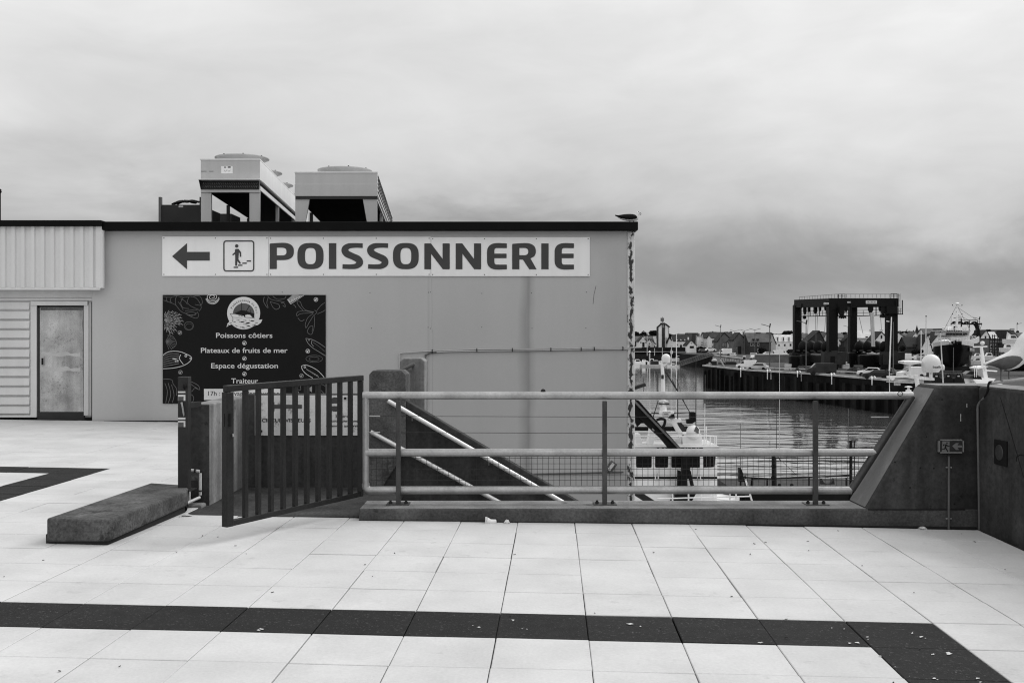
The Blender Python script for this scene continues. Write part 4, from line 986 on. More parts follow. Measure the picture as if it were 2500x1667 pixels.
for xf, yf in ((622, 1462), (818, 1440)):
    sx = xf + (0 if xf < 700 else -8); off = -.02 if xf < 700 else .02
    a = P(*zg(sx + 6, 1180), GDp + off); b = P(*zg(sx - 2, 1330), GDp + off); c = P(*zg(xf, yf), GDp + off)
    lg = MB().tube([a, a.lerp(b, .4), b, c], [.012, .0055, .005, .0045], 8).build('leg', M['leg_skin'], root, smooth=60)
    ft = MB()
    for dx, dy in ((50, -.01), (55, .02), (25, -.03)): ft.tube([c, P(*zg(xf + dx, yf + 10), GDp + off + dy)], [.004, .0025], 6)
    ft.build('foot', M['leg_skin'], lg)
hp = P(*zg(1440, 385), GDp)
MB().tube([hp, hp + Vector((.03, 0, -.006)), hp + Vector((.052, 0, -.014))], [.012, .010, .003], 10).build('beak', M['beak'], root, smooth=60)
for s_ in (-1, 1): MB().ell(P(*zg(1400, 340), GDp) + Vector((0, s_ * .03, 0)), .004, .004, .004, 8, 5).build('eye', M['dark'], root)

BDg = 18.42
def zq(x, y): return (1480 + x * .1403, 500 + y * .1403)
root = thing('gull', 'black backed gull calling on the roof corner', 'gull', P(*zq(420, 288), BDg))
k_ = .1403 * BDg / F
secs = [(170, 185, 200), (215, 200, 232), (260, 206, 258), (310, 200, 275), (360, 190, 284), (410, 186, 287), (460, 184, 286), (505, 176, 280), (530, 160, 262), (540, 140, 230), (545, 124, 200), (552, 117, 178), (566, 120, 170), (578, 134, 164)]
rings = []
for i, (x, yt, yb_) in enumerate(secs):
    h = (yb_ - yt) / 2 * k_; wdt = min(.075, max(.01, h * (1.1 if x < 520 else .95))); p = P(*zq(x, (yt + yb_) / 2), BDg)
    rings.append([(p.x - math.sin(a) * h * (.5 if x > 500 else .1), BDg + math.cos(a) * wdt, p.z + math.sin(a) * h) for a in [2 * math.pi * q / 14 for q in range(14)]])
MB().loft(rings).build('body', M['gull_white'], root, smooth=180)
for s_ in (-1, 1):
    wr = []
    for x, ya, yb_ in ((155, 178, 190), (200, 186, 214), (250, 180, 240), (300, 172, 255), (350, 168, 270), (400, 166, 276), (450, 168, 276), (500, 180, 268), (528, 205, 250)):
        row = []
        for q in range(7):
            t = q / 6; y = ya + (yb_ - ya) * t; pp = P(*zq(x, y), BDg); row.append((pp.x, BDg + s_ * ((.02 + .065 * math.sin(math.pi * (.15 + .8 * t)) * min(1, (x - 120) / 200))), pp.z))
        wr.append(row + [(a, BDg + s_ * .002, c) for a, b, c in reversed(row)])
    MB().loft(wr).build('wing', M['gull_black'], root, smooth=60)
for (a, b, c) in (((566, 142), (592, 143), (618, 156)), ((566, 156), (590, 166), (608, 178))):
    MB().tube([P(*zq(*a), BDg), P(*zq(*b), BDg), P(*zq(*c), BDg)], [.012, .009, .003], 8).build('beak', M['beak'], root, smooth=60)
for s_ in (-1, 1): MB().ell(P(*zq(556, 128), BDg) + Vector((0, s_ * .032, 0)), .008, .006, .008, 8, 5).build('eye', M['dark'], root)
for dx in (-.02, .05):
    q = P(*zq(430, 283), BDg) + Vector((dx, 0, 0)); MB().tube([q, (q.x, q.y, PZ(541, fd))], .008, 6).build('leg', M['leg_skin'], root)
# ================================================================ harbour: water, quays, banks
wm = bpy.data.materials.new('harbour water'); wm.use_nodes = True; t = wm.node_tree; b = t.nodes['Principled BSDF']
b.inputs['Base Color'].default_value = G(.52); b.inputs['Metallic'].default_value = .85; b.inputs['Roughness'].default_value = .06; b.inputs['IOR'].default_value = 1.45
b.inputs['Specular IOR Level'].default_value = .85
geo = t.nodes.new('ShaderNodeNewGeometry'); prev = None
sx_ = t.nodes.new('ShaderNodeSeparateXYZ'); t.links.new(geo.outputs['Position'], sx_.inputs[0])
mr = t.nodes.new('ShaderNodeMapRange'); mr.inputs['From Min'].default_value = 75; mr.inputs['From Max'].default_value = 200; mr.inputs['To Min'].default_value = 1; mr.inputs['To Max'].default_value = .07   # the basin is calm towards the far bank
t.links.new(sx_.outputs['Y'], mr.inputs['Value'])
for sc3, dist, stg in (((.13, .42, 1), 1.0, .46), ((.45, 1.2, 1), .3, .18)):
    mp = t.nodes.new('ShaderNodeMapping'); mp.inputs['Scale'].default_value = sc3; mp.inputs['Rotation'].default_value = (0, 0, .08)
    t.links.new(geo.outputs['Position'], mp.inputs[0])
    n = t.nodes.new('ShaderNodeTexNoise'); n.inputs['Scale'].default_value = 1; n.inputs['Detail'].default_value = 3; n.inputs['Roughness'].default_value = .45; n.inputs['Distortion'].default_value = .6
    t.links.new(mp.outputs[0], n.inputs['Vector'])
    bp = t.nodes.new('ShaderNodeBump'); bp.inputs['Strength'].default_value = stg; bp.inputs['Distance'].default_value = dist
    pn = t.nodes.new('ShaderNodeTexNoise'); pn.inputs['Scale'].default_value = .035; pn.inputs['Detail'].default_value = 2; t.links.new(geo.outputs['Position'], pn.inputs['Vector'])
    pm = t.nodes.new('ShaderNodeMath'); pm.operation = 'MULTIPLY_ADD'; pm.use_clamp = False; pm.inputs[1].default_value = 3.2; pm.inputs[2].default_value = -.75; t.links.new(pn.outputs[0], pm.inputs[0])
    pc = t.nodes.new('ShaderNodeMath'); pc.operation = 'MULTIPLY'; t.links.new(pm.outputs[0], pc.inputs[0]); t.links.new(mr.outputs[0], pc.inputs[1])
    hm = t.nodes.new('ShaderNodeMath'); hm.operation = 'MULTIPLY'; t.links.new(n.outputs[0], hm.inputs[0]); t.links.new(pc.outputs[0], hm.inputs[1]); t.links.new(hm.outputs[0], bp.inputs['Height'])
    if prev: t.links.new(prev.outputs[0], bp.inputs['Normal'])
    prev = bp
t.links.new(prev.outputs[0], b.inputs['Normal'])
struct(MB().add([(-900, 10, WZ), (1400, 10, WZ), (1400, 2500, WZ), (-900, 2500, WZ)], [(0, 1, 2, 3)]).build('water', wm), 'rippled harbour water behind the terrace', 'water')
# ground right out to the horizon
struct(MB().add([(-3000, 455, -2.32), (60, 455, -2.32), (90, 520, -2.32), (90, 5200, -2.32), (-3000, 5200, -2.32)], [(0, 1, 2, 3, 4)]).build('ground', M['quay_top']), 'land behind the far embankment', 'ground')
near = [(-40, 9.3), (40, 9.3), (40, 26), (-40, 26)]
struct(MB().prism([(x, y, WZ - .5) for x, y in near], (0, 0, QZ - WZ + .5)).build('quay', M['quay_face']), 'quay below the terrace', 'quay')
A = (PX(1717, 232), 232); edge = [A, (PX(1830, 197), 197), (PX(1990, 176), 176), (PX(2180, 149), 149), (62, 118), (70, 90)]
pts = edge + [(320, 90), (1500, 900), (1500, 2600), (120, 2600), (72, 420), (PX(1690, 400), 402), (PX(1745, 374), 374), (PX(1820, 307), 307), (PX(1842, 286), 286), (PX(1800, 262), 262), (PX(1730, 250), 252)]
q = MB().prism([(x, y, WZ - .5) for x, y in pts], (0, 0, QZ - WZ + .45)).build('quay', M['quay_face']); struct(q, 'large stone quay across the water', 'quay')
struct(MB().add([(x, y, QZ) for x, y in pts], [tuple(range(len(pts)))]).build('quay_apron', M['quay_top']), 'grey apron of the quay carrying cars and crane', 'quay')
cpm = MB(); rib = MB()
for (x0, y0), (x1, y1) in zip(edge[:-1], edge[1:]):
    cpm.obox((x0, y0 - .15, QZ + .12), (x1, y1 - .15, QZ + .12), .55, .3)
    L = math.hypot(x1 - x0, y1 - y0); n = int(L / 3.2)
    for k in range(n):
        f = (k + .5) / n; x, y = x0 + (x1 - x0) * f, y0 + (y1 - y0) * f
        wj = random.uniform(.5, 1.6); rib.box(x - .35 - .3 * random.random(), x + .2, y - wj, y + .3, WZ - .3, QZ - .3 - 1.2 * random.random())
struct(cpm.build('quay_coping', M['quay_cap']), 'pale coping along the quay edge', 'quay')
struct(rib.build('quay_fenders', M['quay_face']), 'dark timber fenders along the quay wall', 'quay')
ed2 = [(PX(1745, 374), 374), (PX(1820, 307), 307)]
cp2 = MB().obox((*ed2[0], QZ + .15), (*ed2[1], QZ + .15), .7, .4)
for k in range(14):
    f = k / 13; x, y = ed2[0][0] + (ed2[1][0] - ed2[0][0]) * f, ed2[0][1] + (ed2[1][1] - ed2[0][1]) * f
    cp2.box(x - .7, x + .2, y - .8, y + .2, WZ, QZ - .3)
struct(cp2.build('jetty_edge', M['quay_cap']), 'pale edged inner jetty with dark piles', 'quay')
bk = MB().box(-260, PX(1742, 452), 450, 456, WZ - .4, -2.3).box(-260, PX(1742, 449), 448.4, 450, WZ, -5.2)
struct(bk.build('embankment', M['bank']), 'dark stone embankment under the far houses', 'embankment')
struct(MB().box(-260, PX(1690, 448), 448.2, 450.2, -4.35, -4.1).build('embankment_ledge', M['quay_cap']), 'pale ledge along the dark embankment', 'embankment')
root = thing('retaining_wall', 'grey retaining wall behind the parked cars on the quay', 'wall', (PX(1900, 268), 268, QZ))
MB().box(PX(1846, 268), PX(1955, 268), 268, 269, QZ, QZ + .2 + 1.75).build('wall_body', M['w_grey'], root)
MB().box(PX(1846, 268), PX(1955, 268), 267.8, 275, QZ + 1.96, QZ + 2.1).build('wall_top', M['quay_cap'], root)

# ================================================================ town
def house(label, x0, x1, yb, ye, yr, d, kind, wall, roof, wins=(), chim=(), dorm=(), depth=9, ax=None, door=None, name='house', over=.3):
    """kind 'side': ridge across the view; 'gable': gable end towards the viewer; 'hip'; 'flat'"""
    zb, ze, zr = PZ(yb, d), PZ(ye, d), PZ(yr, d); X0, X1 = PX(x0, d), PX(x1, d); xm = (X0 + X1) / 2 if ax is None else PX(ax, d)
    root = thing(name, label, 'house' if name == 'house' else name.replace('_', ' '), (xm, d, zb)); zb0 = min(zb, -6.0)
    if kind == 'side':
        MB().add([(X0, d, zb0), (X1, d, zb0), (X1, d + depth, zb0), (X0, d + depth, zb0), (X0, d, ze), (X1, d, ze), (X1, d + depth, ze), (X0, d + depth, ze), (X0, d + depth / 2, zr), (X1, d + depth / 2, zr)],
                 [(0, 1, 5, 4), (2, 3, 7, 6), (1, 2, 6, 9, 5), (3, 0, 4, 8, 7)]).build('wall', M[wall], root)
        o = over; MB().prism([(X0 - o, d - o, ze - .05), (X0 - o, d + depth / 2, zr), (X0 - o, d + depth + o, ze - .05), (X0 - o, d + depth + o, ze + .2), (X0 - o, d + depth / 2, zr + .25), (X0 - o, d - o, ze + .2)], (X1 - X0 + 2 * o, 0, 0)).build('roof', M[roof], root)
    elif kind == 'gable':
        MB().add([(X0, d, zb0), (X1, d, zb0), (X1, d, ze), (xm, d, zr), (X0, d, ze), (X0, d + depth, zb0), (X1, d + depth, zb0), (X1, d + depth, ze), (xm, d + depth, zr), (X0, d + depth, ze)],
                 [(0, 1, 2, 3, 4), (5, 9, 8, 7, 6), (0, 4, 9, 5), (1, 6, 7, 2)]).build('wall', M[wall], root)
        o = over; MB().prism([(X0 - o, d - o, ze - .1), (xm, d - o, zr + .05), (X1 + o, d - o, ze - .1), (X1 + o, d - o, ze + .25), (xm, d - o, zr + .4), (X0 - o, d - o, ze + .25)], (0, depth + 2 * o, 0)).build('roof', M[roof], root)
    elif kind == 'mansard':
        MB().box(X0, X1, d, d + depth, zb0, ze).build('wall', M[wall], root)
        MB().prism([(X0, d, ze), (X0, d + 1.2, zr), (X0, d + depth - 1.2, zr), (X0, d + depth, ze)], (X1 - X0, 0, 0)).build('roof', M[roof], root)
        MB().box(X0, X1, d - .15, d + .1, ze - .1, ze + .15).build('cornice', M['w_pale'], root)
    else:
        MB().box(X0, X1, d, d + depth, zb0, zr).build('wall', M[wall], root)
        MB().box(X0 - .2, X1 + .2, d - .2, d + depth + .2, zr, zr + .25).build('roof', M[roof], root)
    for x, y, wx, wy in wins:
        fr = MB().box(PX(x - wx / 2, d) - .08, PX(x + wx / 2, d) + .08, d - .05, d + .02, PZ(y + wy / 2, d) - .08, PZ(y - wy / 2, d) + .08).build('window', M['w_white' if wall in ('w_grey', 'w_dark') else 'w_pale'], root)
        MB().box(PX(x - wx / 2, d), PX(x + wx / 2, d), d - .075, d - .05, PZ(y + wy / 2, d), PZ(y - wy / 2, d)).build('pane', M['pane'], fr)
    if door:
        x, wx, yt = door; MB().box(PX(x - wx / 2, d), PX(x + wx / 2, d), d - .06, d + .02, zb, PZ(yt, d)).build('door', M['pane'], root)
    for x, yt, wx in chim:
        y_ = d + depth / 2; MB().box(PX(x - wx / 2, y_), PX(x + wx / 2, y_), y_ - .5, y_ + .5, min(ze, zr) , PZ(yt, y_)).box(PX(x - wx / 2, y_) - .1, PX(x + wx / 2, y_) + .1, y_ - .6, y_ + .6, PZ(yt, y_) - .25, PZ(yt, y_) - .1).build('chimney', M['w_grey' if wall in ('w_grey', 'w_dark') else wall], root)
    for x, wx, yt, y2, kd in dorm:
        xa, xb_, za, zb2 = PX(x - wx / 2, d), PX(x + wx / 2, d), PZ(y2, d), PZ(yt, d)
        dm = MB()
        if kd == 'gable': dm.prism([(xa, d - .1, za), (xb_, d - .1, za), ((xa + xb_) / 2, d - .1, zb2)], (0, depth * .4, 0))
        else: dm.box(xa, xb_, d - .1, d + depth * .35, za, zb2)
        dd = dm.build('dormer', M[wall], root)
        MB().box(xa + (xb_ - xa) * .28, xb_ - (xb_ - xa) * .28, d - .14, d - .1, za + (zb2 - za) * .12, za + (zb2 - za) * (.5 if kd == 'gable' else .8)).build('pane', M['pane'], dd)
    return root
H = house
H('long low house with a grey roof behind the white gabled houses', 1530, 1607, 848, 834, 821.5, 520, 'side', 'w_dark', 'slate2', depth=14, chim=((1571, 818, 3), (1598, 819, 3)))
r_ = H('white stepped gable house with a tall dark doorway', 1559.5, 1579, 847, 834, 823, 470, 'gable', 'w_white', 'slate', wins=((1564.5, 836, 2.5, 3), (1577, 836, 2.5, 3)), door=(1570.8, 5.5, 835.5))
MB().box(PX(1567, 469.8), PX(1574.5, 469.8), 469.7, 470.3, PZ(828, 470), PZ(822.5, 470)).build('gable_step', M['w_white'], r_)
H('white twin gabled house beside the stepped gable', 1579.5, 1591, 847, 836, 829, 471, 'gable', 'w_white', 'slate', wins=((1585, 839, 2, 3),), door=(1585, 5, 844), over=.1)
H('small white gabled house with a sloping roof left of the tower', 1590, 1600, 847.5, 840, 829.5, 471.5, 'gable', 'w_white', 'slate2', door=(1598, 3, 844), ax=1589)
H('narrow white chimney house touching the tower', 1600.5, 1606, 830, 828, 820, 515, 'flat', 'w_white', 'slate', wins=((1603, 824, 1.6, 3),))
# tower
td = 466
root = thing('tower', 'white signal tower with a dark central stripe and a drum on top', 'tower', (PX(1620, td), td, PZ(848, td)))
MB().prism([P(1607.5, 852, td), P(1607.5, 798.5, td), P(1616, 791, td), P(1624, 791, td), P(1632.5, 798.5, td), P(1632.5, 852, td)], (0, 5, 0)).build('wall', M['w_white'], root)
MB().pbox(1616.2, 1623.4, 789, 852, td - .3, .3).build('centre_stripe', M['w_dark'], root)
MB().pbox(1615.4, 1624.2, 788, 792.5, td - .35, 5).build('top_block', M['w_dark'], root)
MB().pbox(1617.8, 1620.8, 793.5, 799.5, td - .36, .06).build('niche', M['w_pale'], root)
MB().pbox(1618.6, 1620, 794.5, 798.5, td - .42, .06).build('niche_opening', M['pane'], root)
for a, b_ in (((1605, 798.6), (1615.5, 789.5)), ((1634, 798.6), (1624, 790.5))):
    MB().obox(P(*a, td - .2), P(*b_, td - .2), .7, .45).obox(P(*a, td + 2.4), P(*b_, td + 2.4), 5.4, .25).build('roof_edge', M['slate'], root)
for x0, x1 in ((1606.6, 1607.7), (1632.3, 1633.6)): MB().pbox(x0, x1, 799, 850, td - .1, 5.2).build('corner_band', M['w_dark'], root)
MB().pbox(1625.8, 1626.8, 823, 848, td - .12, .12).build('slit_window', M['pane'], root)
MB().lathe([(.83, PZ(784.6, td)), (.83, PZ(776, td))], (PX(1617.7, td), td + 1, 0), 16).build('drum', M['w_grey'], root)
MB().tube([P(1618, 790, td + 1), P(1618, 784, td + 1)], .3, 8).tube([P(1617, 776, td + 1), P(1617, 773.5, td + 1)], .12, 6).build('drum_stem', M['w_dark'], root)
MB().pbox(1615.5, 1622, 786, 788.5, td + .5, 1).build('drum_base', M['w_white'], root)

H('white lean-to gable right of the tower', 1630, 1645, 842, 838, 826, 462, 'gable', 'w_white', 'slate', ax=1634)
r_ = H('long white house with three pointed dormers', 1644, 1683, 850, 833, 818, 458, 'side', 'w_white', 'slate', wins=((1653.5, 842, 3.4, 1.4), (1662.5, 842, 3, 1.4), (1672, 842, 3.4, 1.4), (1653, 838.5, 3, .8), (1672, 838.5, 3, .8)), door=(1662.5, 4.5, 842.5), dorm=((1653, 6, 828, 834, 'gable'), (1662.5, 6, 828, 834, 'gable'), (1672, 6, 828, 834, 'gable')), chim=())
MB().pbox(1679.6, 1682.2, 823, 836, 457, 1.2).build('chimney', M['w_white'], r_)
H('white house with a broad low gable end', 1677, 1700, 850, 844, 831.5, 446, 'gable', 'w_white', 'slate', wins=((1688, 838, 2.4, 1.6),), door=(1689, 10, 844.5), ax=1687)
H('dark roofed house rising behind the broad white gable', 1680, 1709, 848, 833, 813.5, 475, 'side', 'w_pale', 'slate', chim=((1680.5, 811.5, 3), (1707, 814, 3)), depth=12)
H('pale gable house with a white roof verge', 1698, 1712, 849, 838, 816, 462, 'gable', 'w_pale', 'slate', wins=((1703, 836, 1.6, 2.5),), ax=1699)
H('white house with tall paired chimneys and a balcony', 1708, 1720, 848, 832, 822, 455, 'flat', 'w_white', 'w_pale', wins=((1714, 836, 5, 1.2), (1714, 842, 5, 1.2)), chim=((1711, 817, 1.4), (1714.5, 817, 1.4)))
H('pale house with a dark steep roof and one skylight', 1719, 1737, 850, 826, 812, 452, 'side', 'w_pale', 'slate', wins=((1729, 831, 2.6, 4.4),), chim=((1720.5, 811, 1.4),), depth=8)
H('white house with two tall narrow windows', 1736.5, 1751, 852, 825, 818, 440, 'side', 'w_white', 'slate', wins=((1740, 834, 1.8, 7), (1744, 834, 1.8, 7), (1749, 836, 1.6, 3)), door=(1739, 2, 845))
H('wide dark roofed house block in the middle of the town', 1733, 1787, 855, 824, 811.5, 470, 'side', 'w_dark', 'slate', chim=((1734, 810, 3), (1784.5, 809, 5)), depth=14)
H('grey stone house with a slanting gable', 1752, 1788, 862, 834, 813, 428, 'gable', 'w_grey', 'slate', wins=((1779, 841, 4, 4.5), (1766, 842, 1.5, 5), (1771, 842, 1.5, 5)), ax=1768)
H('low pale lean-to between the stone gables', 1780, 1795, 860, 840, 832, 424, 'side', 'w_pale', 'slate', depth=5)
H('stone boathouse with a broad gable and tall dark door', 1791, 1820, 864.5, 831, 813.5, 412, 'gable', 'w_grey', 'slate', wins=((1798, 852, 1.6, 6),), door=(1805.5, 8, 845), ax=1805, chim=((1799, 812, 3), (1815, 810, 2.6)))
H('dark annexe right of the stone boathouse', 1819, 1829.5, 863, 839, 836, 410, 'flat', 'w_dark', 'slate', wins=((1821.5, 851, 1.4, 1.6), (1822, 855, 1.2, 1.2)))
H('pale flat roofed house behind the boathouse', 1818, 1842, 850, 822, 816.5, 470, 'flat', 'w_pale', 'w_white', wins=((1832, 825, 3.5, 5),))
H('big house with a grey slate roof and dark side gable', 1828, 1882, 864, 836, 813.5, 404, 'side', 'w_dark', 'slate2', wins=((1834.5, 841, 3, 7), (1842, 841, 2.4, 6), (1851, 841, 3.6, 7), (1850, 856, 2, 7), (1854.5, 856, 2, 7)), chim=((1851, 811, 10), (1877, 811, 10)), dorm=((1841, 5, 827, 830, 'box'), (1851, 5, 827, 830, 'box')), depth=11)
H('white gable end rising behind the big slate house', 1870, 1894, 858, 840, 814.5, 412, 'gable', 'w_pale', 'slate', ax=1884)
H('bright white mansard house with three dark dormers', 1891, 1943, 854, 835, 817, 425, 'mansard', 'w_white', 'w_white', wins=((1902, 842.5, 3.2, 4), (1916, 842.5, 3.6, 5), (1930, 842, 4, 5.4)), dorm=((1898.5, 5, 821.5, 833.5, 'box'), (1912.5, 5, 821.5, 833.5, 'box'), (1926, 5, 821.5, 833.5, 'box')))
H('white house seen behind the first crane leg', 1954, 1984, 856, 826, 816.5, 440, 'side', 'w_white', 'slate2', wins=((1963, 835, 2.4, 3), (1972, 835, 2.4, 3)))
H('big dark hipped roof seen through the crane', 1968, 2014, 858, 838, 808.5, 425, 'gable', 'w_dark', 'slate', ax=2000)
H('grey gabled house at the middle crane leg', 2010, 2028, 858, 828, 813, 430, 'gable', 'w_pale', 'slate2')
H('tall narrow white house between the crane legs', 2043, 2062, 862, 826, 814, 430, 'side', 'w_white', 'slate2', wins=((2050.5, 844, 3.6, 5), (2050, 831, 4, 3), (2050, 855, 4, 2)))
H('dark house right of the tall narrow house', 2060, 2080, 862, 834, 818, 426, 'gable', 'w_dark', 'slate', ax=2076)
H('pale house with a light roof and chimney inside the crane', 2092, 2138, 860, 826, 808, 428, 'side', 'w_pale', 'slate3', wins=((2116, 824, 6, 5), (2099, 832, 4, 4)), chim=((2126, 804, 5),))
H('white gable house with a dark roof edge inside the crane', 2134, 2172, 864, 834, 811, 418, 'gable', 'w_white', 'slate', wins=((2152, 822.5, 4, 8), (2145, 836, 4, 6), (2163, 836, 4, 6)), ax=2152, chim=((2152, 804, 6.5),))
H('white house with a balcony just right of the crane', 2188, 2210, 862, 824, 812, 420, 'gable', 'w_white', 'slate2', wins=((2202, 838, 5, 9),), ax=2192)
H('white gable of the little church by the spire', 2224, 2242, 840, 826, 811.5, 520, 'gable', 'w_white', 'slate2', wins=((2233, 822, 1.4, 3),), ax=2236)
H('large dark slate house with one pale dormer', 2214, 2262, 862, 848, 823.5, 410, 'side', 'w_dark', 'slate', dorm=((2239, 16, 840, 847, 'box'),), chim=(), depth=10)
H('white gable end with a tall chimney beside the large slate house', 2246, 2276, 866, 858, 818, 405, 'gable', 'w_white', 'slate', ax=2266, chim=((2267, 820, 4),), wins=((2271, 842, 2.4, 3),))
H('steep dark roof with a white verge left of the trawler', 2268, 2312, 866, 846, 804, 420, 'gable', 'w_white', 'slate', ax=2302, wins=((2272, 840, 2.5, 5), (2300, 812, 2, 4)))
H('pale house with a light roof behind the steep verge', 2258, 2290, 850, 815, 803, 480, 'side', 'w_pale', 'slate2')
H('white gable house with a round window right of the trawler', 2390, 2418, 860, 828, 807, 430, 'gable', 'w_white', 'slate', ax=2408, wins=((2406, 823, 3.4, 6),))
H('house with a bright pale roof behind the scaffold', 2406, 2438, 860, 830, 811, 435, 'side', 'w_pale', 'slate3', wins=((2428, 828, 5, 5),))
H('grey slate house with a big square chimney at the right', 2432, 2484, 858, 824, 806, 450, 'side', 'w_pale', 'slate', chim=((2471, 801.5, 9),), wins=((2441, 816, 1, 1),))
H('white gable at the far right edge of the town', 2455, 2500, 858, 840, 808, 440, 'gable', 'w_white', 'slate', ax=2458)
H('low white house row at the right end', 2480, 2560, 860, 824, 813, 470, 'side', 'w_white', 'slate2', wins=((2490, 830, 3, 4),))
H('stone house with arched openings below the scaffold', 2392, 2452, 872, 832, 828, 380, 'flat', 'w_grey', 'w_dark', wins=((2401, 860, 3, 7), (2420, 860, 4, 7), (2420, 846, 5, 6), (2430, 846, 5, 6)))
for lb, x0, x1, ye, yr, wl, rf, kd in (('low pale house peeking over the dormers of the long white house', 1655, 1676, 820, 815.5, 'w_pale', 'slate2', 'side'), ('white gable peeking left of the paired chimneys', 1700, 1709, 822, 815, 'w_white', 'slate', 'gable'), ('dark roof ridge peeking above the two tall windows', 1738, 1752, 818, 811, 'w_grey', 'slate', 'side'),
    ('white chimney gable peeking above the grey stone house', 1771, 1783, 820, 811.5, 'w_white', 'slate', 'gable'), ('pale roof peeking between stone house and boathouse', 1784, 1800, 822, 815, 'w_pale', 'slate2', 'side'), ('pale gable peeking right of the big slate house', 1882, 1892, 822, 815, 'w_white', 'slate', 'gable'),
    ('low grey roof peeking left of the hipped roof', 1958, 1974, 819, 814, 'w_pale', 'slate2', 'side'), ('white gable peeking behind the middle crane leg', 2028, 2044, 822, 813, 'w_white', 'slate', 'gable'), ('grey roof peeking above the dark house in the crane', 2062, 2078, 818, 812, 'w_pale', 'slate2', 'side'), ('low white house peeking left of the church gable', 2206, 2226, 820, 815, 'w_white', 'slate2', 'side'),
    ('white house peeking between church gable and steep roof', 2243, 2258, 821, 814, 'w_white', 'slate', 'gable'), ('grey roofed house peeking right of the trawler gallows', 2398, 2412, 818, 811, 'w_pale', 'slate', 'side')):
    H(lb, x0, x1, 842, ye, yr, 545, kd, wl, rf, wins=(((x0 + x1) / 2, ye + 3, 2, 3), ((x0 + x1) / 2 + 4, ye + 3, 2, 3)), chim=((x0 + 2, yr - 2.5, 2),) if kd == 'side' else ((x1 - 2, yr - 1, 2),))
# church spire
root = thing('church_spire', 'dark pointed church spire above the rooftops', 'spire', (PX(2240, 560), 560, 0))
MB().box(PX(2236, 560), PX(2244.5, 560), 560, 562.2, -4, PZ(811, 560)).build('tower_shaft', M['w_dark'], root)
MB().lathe([(1.15, PZ(811, 560)), (.65, PZ(803, 560)), (.03, PZ(793, 560))], (PX(2240.3, 560), 561, 0), 8).build('spire_cone', M['slate'], root)

# ================================================================ trees
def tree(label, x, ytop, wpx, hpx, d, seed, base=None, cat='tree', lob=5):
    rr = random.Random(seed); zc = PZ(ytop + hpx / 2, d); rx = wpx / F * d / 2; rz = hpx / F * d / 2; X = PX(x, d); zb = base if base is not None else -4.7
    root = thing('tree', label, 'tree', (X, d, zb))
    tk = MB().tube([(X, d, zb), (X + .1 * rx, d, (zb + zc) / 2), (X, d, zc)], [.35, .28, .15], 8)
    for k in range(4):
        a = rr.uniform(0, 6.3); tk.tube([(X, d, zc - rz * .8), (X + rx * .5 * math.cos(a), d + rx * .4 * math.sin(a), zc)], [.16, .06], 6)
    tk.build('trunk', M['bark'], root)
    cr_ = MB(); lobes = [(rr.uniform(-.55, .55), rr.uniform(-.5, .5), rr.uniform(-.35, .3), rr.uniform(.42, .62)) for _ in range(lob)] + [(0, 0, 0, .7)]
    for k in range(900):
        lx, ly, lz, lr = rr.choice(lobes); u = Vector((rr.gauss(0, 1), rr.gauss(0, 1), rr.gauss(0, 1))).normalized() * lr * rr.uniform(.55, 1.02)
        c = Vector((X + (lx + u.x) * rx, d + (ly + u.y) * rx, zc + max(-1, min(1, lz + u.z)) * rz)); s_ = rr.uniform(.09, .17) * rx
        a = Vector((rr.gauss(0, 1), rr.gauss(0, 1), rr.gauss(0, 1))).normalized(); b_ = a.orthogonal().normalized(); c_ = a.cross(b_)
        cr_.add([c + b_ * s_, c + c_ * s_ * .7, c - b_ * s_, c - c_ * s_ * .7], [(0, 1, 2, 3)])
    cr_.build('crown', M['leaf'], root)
for i, a in enumerate((('dark round pine at the facade corner, half cut off', 1548, 806, 30, 22, 560), ('dark domed pine left of the tower', 1573, 805, 24, 20, 560), ('dark broad pine touching the tower', 1597, 803, 26, 20, 560), ('low dark tree just right of the tower', 1638, 814, 14, 12, 560),
     ('small dark tree over the pale skylight house', 1722, 812, 10, 8, 560), ('wide dark pine behind the mansard house', 1921, 806, 30, 14, 540), ('small dark tree left of the wide pine', 1905, 814, 12, 7, 560), ('domed dark tree seen through the crane', 2001, 807, 26, 12, 520), ('dark clump between the crane legs', 2060, 809, 14, 12, 540),
     ('dark shrub beside the stone house on the quay', 1784, 846, 20, 18, 420), ('dark hedge shrub in front of the big slate house', 1860, 847, 24, 18, 400), ('dark bush in front of the mansard house', 1930, 851, 30, 14, 400), ('dark bush by the two tall windows', 1746, 839, 14, 14, 436), ('flat topped pine behind the white gable by the trawler', 2412, 803, 22, 10, 520), ('dark round tree near the far right chimney', 2484, 806, 10, 12, 520),
     ('dark bush right of the crane leg', 2203, 842, 18, 20, 405), ('dark bush below the pale dormer', 2240, 850, 34, 18, 400), ('dark bush between white houses and embankment', 1712, 844, 14, 10, 444))):
    tree(a[0], a[1], a[2], a[3], a[4], a[5], 100 + i)
hl = MB(); rr = random.Random(9); prof = [(x, 821 - rr.uniform(0, 4) - 4 * math.sin((x - 1500) / 90) ** 2) for x in range(1200, 2700, 12)]
hl.add([P(x, y, 900) for x, y in prof] + [P(x, 832, 900) for x, y in prof] + [P(x, y + 2, 960) for x, y in prof], [(i, i + 1, len(prof) + i + 1, len(prof) + i) for i in range(len(prof) - 1)] + [(i, i + 1, 2 * len(prof) + i + 1, 2 * len(prof) + i) for i in range(len(prof) - 1)])
struct(hl.build('hill', M['hill']), 'dark low wooded ridge behind the town', 'hill')
wd = MB(); 
